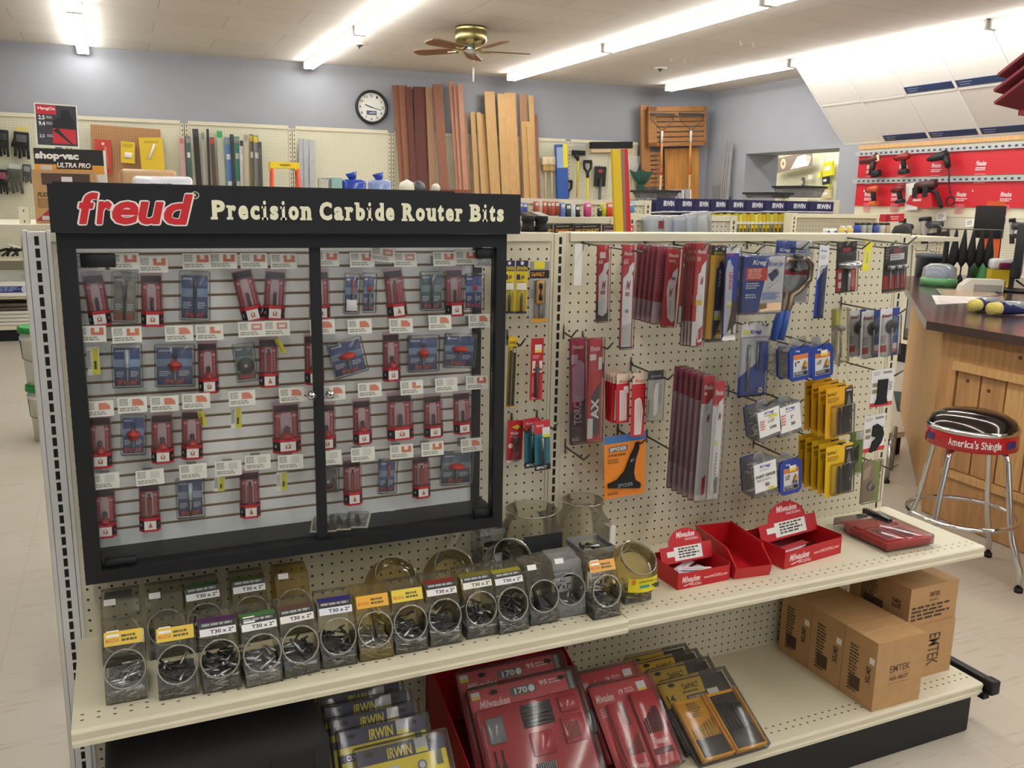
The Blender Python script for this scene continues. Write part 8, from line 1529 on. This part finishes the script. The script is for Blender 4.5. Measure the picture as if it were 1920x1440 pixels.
# stool
SX, SY = 90, 18.6
princ('seat_black', '#4a4341', .1, .85)
st = thing('bar_stool', 'chrome bar stool with padded seat and red lettered band', 'stool', (SX, SY, -58.5))
zs0 = 58.5 - 35.4; zs1 = 58.5 - 29.6
MB().lathe([(0, zs1 + .2), (3, zs1 + .1), (5.2, zs1 - .4), (6.5, zs1 - 1.2), (7.0, zs1 - 2.2)], 'seat_black', n=36).build('seat_cushion', st)
MB().lathe([(7.0, zs1 - 2.2), (7.35, zs1 - 2.4), (7.4, zs1 - 2.8), (7.2, zs1 - 3.0)], 'chrome', n=36).build('seat_trim', st)
MB().lathe([(7.15, zs1 - 2.95), (7.25, zs0 + .1), (6.6, zs0), (0, zs0)], '#c0202c/g', n=36).build('seat_band', st)
va = math.atan2(CAM.y - SY, CAM.x - SX)
lt = MB(); S_ = "America's Shingle"; wd = {'i': .3, 'l': .3, "'": .22, ' ': .3, 'm': .85, 'A': .68, 'S': .62}; tot = sum(wd.get(c, .56) for c in S_); span = R_(66); a0 = va + R_(6) - span / 2
p = 0
for c in S_:
    w_ = wd.get(c, .56); t0 = a0 + span * p / tot; t1 = a0 + span * (p + w_ * .86) / tot; p += w_
    if c == ' ': continue
    vs, fs, asp = textmesh(c, .015, 0); zb = zs0 + .9; hh = 1.25 * (1 if c in "AShl" else .95 if c == 'i' else 1.05 if c == 'g' else .4 if c == "'" else .72)
    if c == 'g': zb -= .33
    if c == "'": zb += .85
    lt.add([(7.27 * math.cos(t0 + (t1 - t0) * x), 7.27 * math.sin(t0 + (t1 - t0) * x), zb + z * hh) for x, z in vs], fs, '#f2e6e6')
for dz in (-60, 56):
    t = va + R_(dz)
    for j in range(6):
        u0, u1 = t + R_(3 * j - 9), t + R_(3 * j - 6); lt.add([(7.265 * math.cos(u0), 7.265 * math.sin(u0), zs0 + .9), (7.265 * math.cos(u1), 7.265 * math.sin(u1), zs0 + .9), (7.265 * math.cos(u1), 7.265 * math.sin(u1), zs0 + 2.1), (7.265 * math.cos(u0), 7.265 * math.sin(u0), zs0 + 2.1)], [(0, 1, 2, 3)], '#2a2f6a')
lt.build('band_lettering', st)
aw = math.atan2(7.5 - SY, 91.9 - SX)
for k in range(4):
    a = aw + k * math.pi / 2; d = Vector((math.cos(a), math.sin(a), 0)); P_ = lambda r, z: (d.x * r, d.y * r, z)
    MB().tube([P_(1, zs0 - .3), P_(5.2, zs0 - .35), P_(6.2, zs0 - .8), P_(6.6, zs0 - 1.9), P_(8.3, 11), P_(9, 8.4), P_(10.8, 3.5), P_(11.0, .6)], .5, 'chrome', 10).build('leg', st)
    f = MB(); f.tube([P_(11.0, .8), P_(11.0, .02)], .68, 'black', 10); f.build('foot_cap', st)
MB().lathe([(8.75 + .42 * math.cos(t), 10.6 + .42 * math.sin(t)) for t in [k * math.pi / 5 for k in range(11)]], 'chrome', n=40).build('foot_ring', st)
# second stool leg / stub seen past the unit
q = at(1661, 905, -58.5); tag(MB().tube([(0, 0, .6), (0.6, .4, 9)], .6, 'steel', 8).tube([(0, 0, .7), (0, 0, .02)], .8, 'black', 8).tube([(.6, .4, 9), (8, 6, 11)], .5, 'steel', 8).tube([(8, 6, 11), (9, 7, .1)], .5, 'steel', 8).build('stand_leg', None, q), 'steel stand with black foot cap on the floor past the end of the unit', 'stand')
q = at(1694, 765, -58.5); tag(MB().rbox(-16, 16, -12, 12, 0, .4, .15, '#1f3a36/r', 1).build('floor_mat', None, (q.x + 14, q.y, -58.5), (0, 0, R_(45))), 'dark green floor mat in front of the side wall', 'mat')
# things on the counter
ZK = -17.98
def oc(u, v): q = at(u, v, ZK); return Vector((q.x, q.y, ZK))
q = oc(1903, 546); mo = thing('monitor', 'black computer monitor seen from behind at the right edge of the counter', 'monitor', q, (0, 0, R_(35)))
MB().rbox(-9.5, 12, -1, 1.2, 4, 19, .5, '#17171a', 2).build('display_back', mo); MB().rbox(-5, 5, -5, 5, 0, .6, .2, 'black', 1).build('base', mo); MB().box(-1.2, 1.2, .5, 1.8, .5, 8, 'black').build('neck', mo)
MB().tube([(-8, -4, .5), (-5, -6, .6), (1, -7, .8), (6, -5, .6)], .3, '#3a3a3c', 6).tube([(0, 0, 3), (-4, -3, 1.2), (-6, -6, .5), (2, -8, .4)], .3, '#2a2a2c', 6).build('cable', mo)
q = oc(1850, 522); po = thing('orange_stand', 'orange upright display stand with a black panel on the counter', 'display stand', q, (0, 0, R_(-40)))
h_ = at(1862, 377, PL((q.x, q.y, 0), R_(-40))).z - ZK
MB().box(-2.6, 2.6, -.5, .5, 0, h_, '#d8581c').build('board', po); MB().rbox(-6, 3, -1.2, -.5, h_ - 12, h_ - 1.5, .2, '#1c1a18/r', 1).build('black_panel', po); MB().box(-5, 5, -4, 4, 0, .5, '#d8581c').build('base', po)
q = oc(1818, 536); du = thing('duster_rack', 'wire rack of black dusters hanging above the counter', 'display rack', q, (0, 0, R_(-45)))
h_ = at(1815, 430, PL((q.x, q.y, 0), R_(-45))).z - ZK
MB().tube([(7, 2, 0), (7, 2, h_), (-9, 0, h_), (-10, 0, h_ + 1)], .22, 'wire', 6).tube([(-5, -2, .1), (8, -2, .1), (8, 4, .1), (-5, 4, .1), (-5, -2, .1)], .22, 'wire', 6).build('wire_frame', du)
for k in range(6):
    x = -7.5 + k * 2.3
    o = thing('duster', 'black duster hanging on the wire rack, %s from the left' % ORD[k], 'duster', q + Vector((x * math.cos(R_(-45)), x * math.sin(R_(-45)), h_)), (0, 0, R_(-45)), 'black dusters on the wire rack')
    MB().lathe([(0, 0), (.3, -.2), (.7, -3), (1.3 if k else .8, -7), (1.2 if k else .7, -9.5), (.3, -11), (0, -11)], 'black_soft', n=12).build('bristles', o)
    if k < 4: MB().lathe([(.25, -10.8), (.22, -13.2), (.8, -14.5), (.9, -17.5), (.3, -18.2), (0, -18.3)], 'black', n=10).build('handle', o)
for k, (u, v) in enumerate(((1822, 524), (1842, 523))):
    q = oc(u, v); o = thing('spray_can', ('left', 'right')[k] + ' spray can with bright orange cap on the counter', 'spray can', q, (0, 0, 0), 'orange-capped cans')
    MB().lathe([(0, 0), (1.45, 0), (1.45, 5.6), (1.2, 6.0), (0, 6)], '#2f4a34' if k == 0 else '#c9c6bc', n=16).rect(-1, 1, 1.2, 4.6, -1.46, '#d8d4c8' if k else '#4a6a3c').build('can_body', o); MB().lathe([(0, 5.9), (1.45, 5.9), (1.45, 8.0), (1.2, 8.3), (0, 8.3)], '#e8562a', n=16).build('cap', o)
q = oc(1836, 546); tag(MB().prism([(-5.5, 0), (5.5, 0), (5.5, 3.4), (-3, 3.4), (-5, 1.6)], -2, 2.4, 'y', '#d2cfc2').box(-2, 5, -2.6, -2, .2, 2.0, '#8f8c84').build('card_terminal', None, q, (0, 0, R_(-35))), 'beige wedge-shaped desk machine on the counter in front of the orange-capped cans', 'desk machine')
q = oc(1869, 540); o = thing('yellow_holder', 'yellow card holder with a colourful bag of goods, left of the monitor', 'holder', q, (0, 0, R_(-35))); MB().box(-2.6, 2.6, -2, 2, 0, 5.4, '#d8b82a').rect(.6, 1.6, .2, 2.2, -2.02, '#8a5a2a').build('box', o); MB().rbox(-2.8, 3.4, -2, 2, 5.4, 8.6, .9, '#e2dcdc/g', 2).rbox(-1, 2.4, -2.3, -.4, 5.6, 7.6, .6, '#7a2a4a/g', 2).build('bag', o)
q = oc(1878, 530); tag(MB().lathe([(3.2, 0), (2.2, 5), (.3, 15), (0, 15)], '#1f6a2a', n=18).build('green_cone', None, q + Vector((3, 8, 0))), 'dark green cone-shaped display behind the monitor', 'cone')
q = oc(1759, 535); o = thing('clear_dome_pack', 'round clear pack with green base and blue gloves at the far left of the counter', 'package', q); MB().lathe([(0, 0), (5.2, 0), (5.2, 2), (4.8, 2.4), (0, 2.4)], '#6aa870/g', n=24).build('green_base', o); MB().lathe([(4.8, 2.4), (4.6, 5.2), (3, 6.4), (0, 6.6)], 'bag', n=24).build('clear_lid', o); MB().rbox(-3, 3, -3, 3, 2.4, 5, 1, '#3a4a9c', 2).build('contents', o)
q = oc(1762, 521); tag(MB().lathe([(0, 0), (5.4, 0), (5.4, 6.2), (5.7, 6.2), (5.7, 7.6), (0, 7.8)], '#3f4650', n=24).build('dark_tub', None, q + Vector((2, 5, 0))), 'dark round tub behind the green-based pack on the counter', 'tub')
def flat(name, lab, cat, pts, c, ink, seed, z):
    P_ = [at(u, v, ZK + z) for u, v in pts]; m = MB(); m.add([tuple(p - P_[0]) for p in P_] + [tuple(p - P_[0] + Vector((0, 0, .06))) for p in P_], [(3, 2, 1, 0), (4, 5, 6, 7), (0, 1, 5, 4), (1, 2, 6, 5), (2, 3, 7, 6), (3, 0, 4, 7)], c)
    rr = random.Random(seed)
    for j in range(5):
        t0, t1, s0, s1 = .1 + .16 * j, .2 + .16 * j, .08, .5 + .4 * rr.random()
        L_ = lambda s, t: (P_[0] + (P_[1] - P_[0]) * s + (P_[3] - P_[0]) * t + (P_[2] - P_[1] - P_[3] + P_[0]) * s * t) - P_[0] + Vector((0, 0, .065))
        m.add([tuple(L_(s, t)) for s, t in ((s0, t0), (s1, t0), (s1, t1 - .04), (s0, t1 - .04))], [(0, 1, 2, 3)], ink)
    tag(m.build(name, None, P_[0]), lab, cat)
flat('paper_sheet', 'white paper sheet lying nearest on the counter', 'paper', ((1755, 571), (1862, 566), (1845, 556), (1747, 554)), 'paper', '#c9a8a4', 1, .0)
flat('laminated_sheet', 'laminated colour sheet lying behind the white paper on the counter', 'paper', ((1765, 554), (1876, 558), (1862, 546), (1754, 541)), '#b8a890/g', '#c8907c', 2, .08)
flat('paper_strip', 'narrow white paper strip near the monitor foot', 'paper', ((1870, 545), (1918, 546), (1916, 541), (1868, 540)), 'paper', '#c9c6c0', 3, .0)
princ('knit_yellow', '#d8c66a', .9, var=.2, vscale=120, bump=.6); princ('knit_navy', '#20245a', .9, var=.3, vscale=90, bump=.6)
for k, (u, v, u2, v2) in enumerate(((1822, 586, 1876, 578), (1855, 592, 1925, 590))):
    a, b = oc(u, v), oc(u2, v2); d = (b - a); Ln = d.length; o = thing('knit_glove_bundle', ('rear', 'front')[k] + ' navy knitted glove bundle with yellow cuff on the counter edge', 'gloves', a, (0, 0, math.atan2(d.y, d.x)), 'knitted glove bundles on the counter')
    MB().tube([(0, 0, 1.5), (2.2, 0, 1.5)], [1.3, 1.45], 'knit_yellow', 14).build('cuff', o); MB().tube([(2.1, 0, 1.5), (5, 0, 1.55), (Ln, 0, 1.3)], [1.42, 1.5, 1.1], 'knit_navy', 14).build('knit_body', o); MB().rbox(3, Ln - 1, -1.3, 1.3, .6, 3.1, .9, 'bag', 2).build('plastic_wrap', o)
SC.view_settings.view_transform = 'Standard'; SC.view_settings.look = 'None'; SC.view_settings.gamma = 1; SC.view_settings.use_curve_mapping = False
SC.view_settings.exposure = 0.14
SC.cycles.max_bounces = 8; SC.cycles.transparent_max_bounces = 24; SC.cycles.diffuse_bounces = 4; SC.cycles.glossy_bounces = 3
SC.cycles.caustics_reflective = False; SC.cycles.caustics_refractive = False; SC.cycles.sample_clamp_indirect = 6
SC.cycles.use_denoising = True
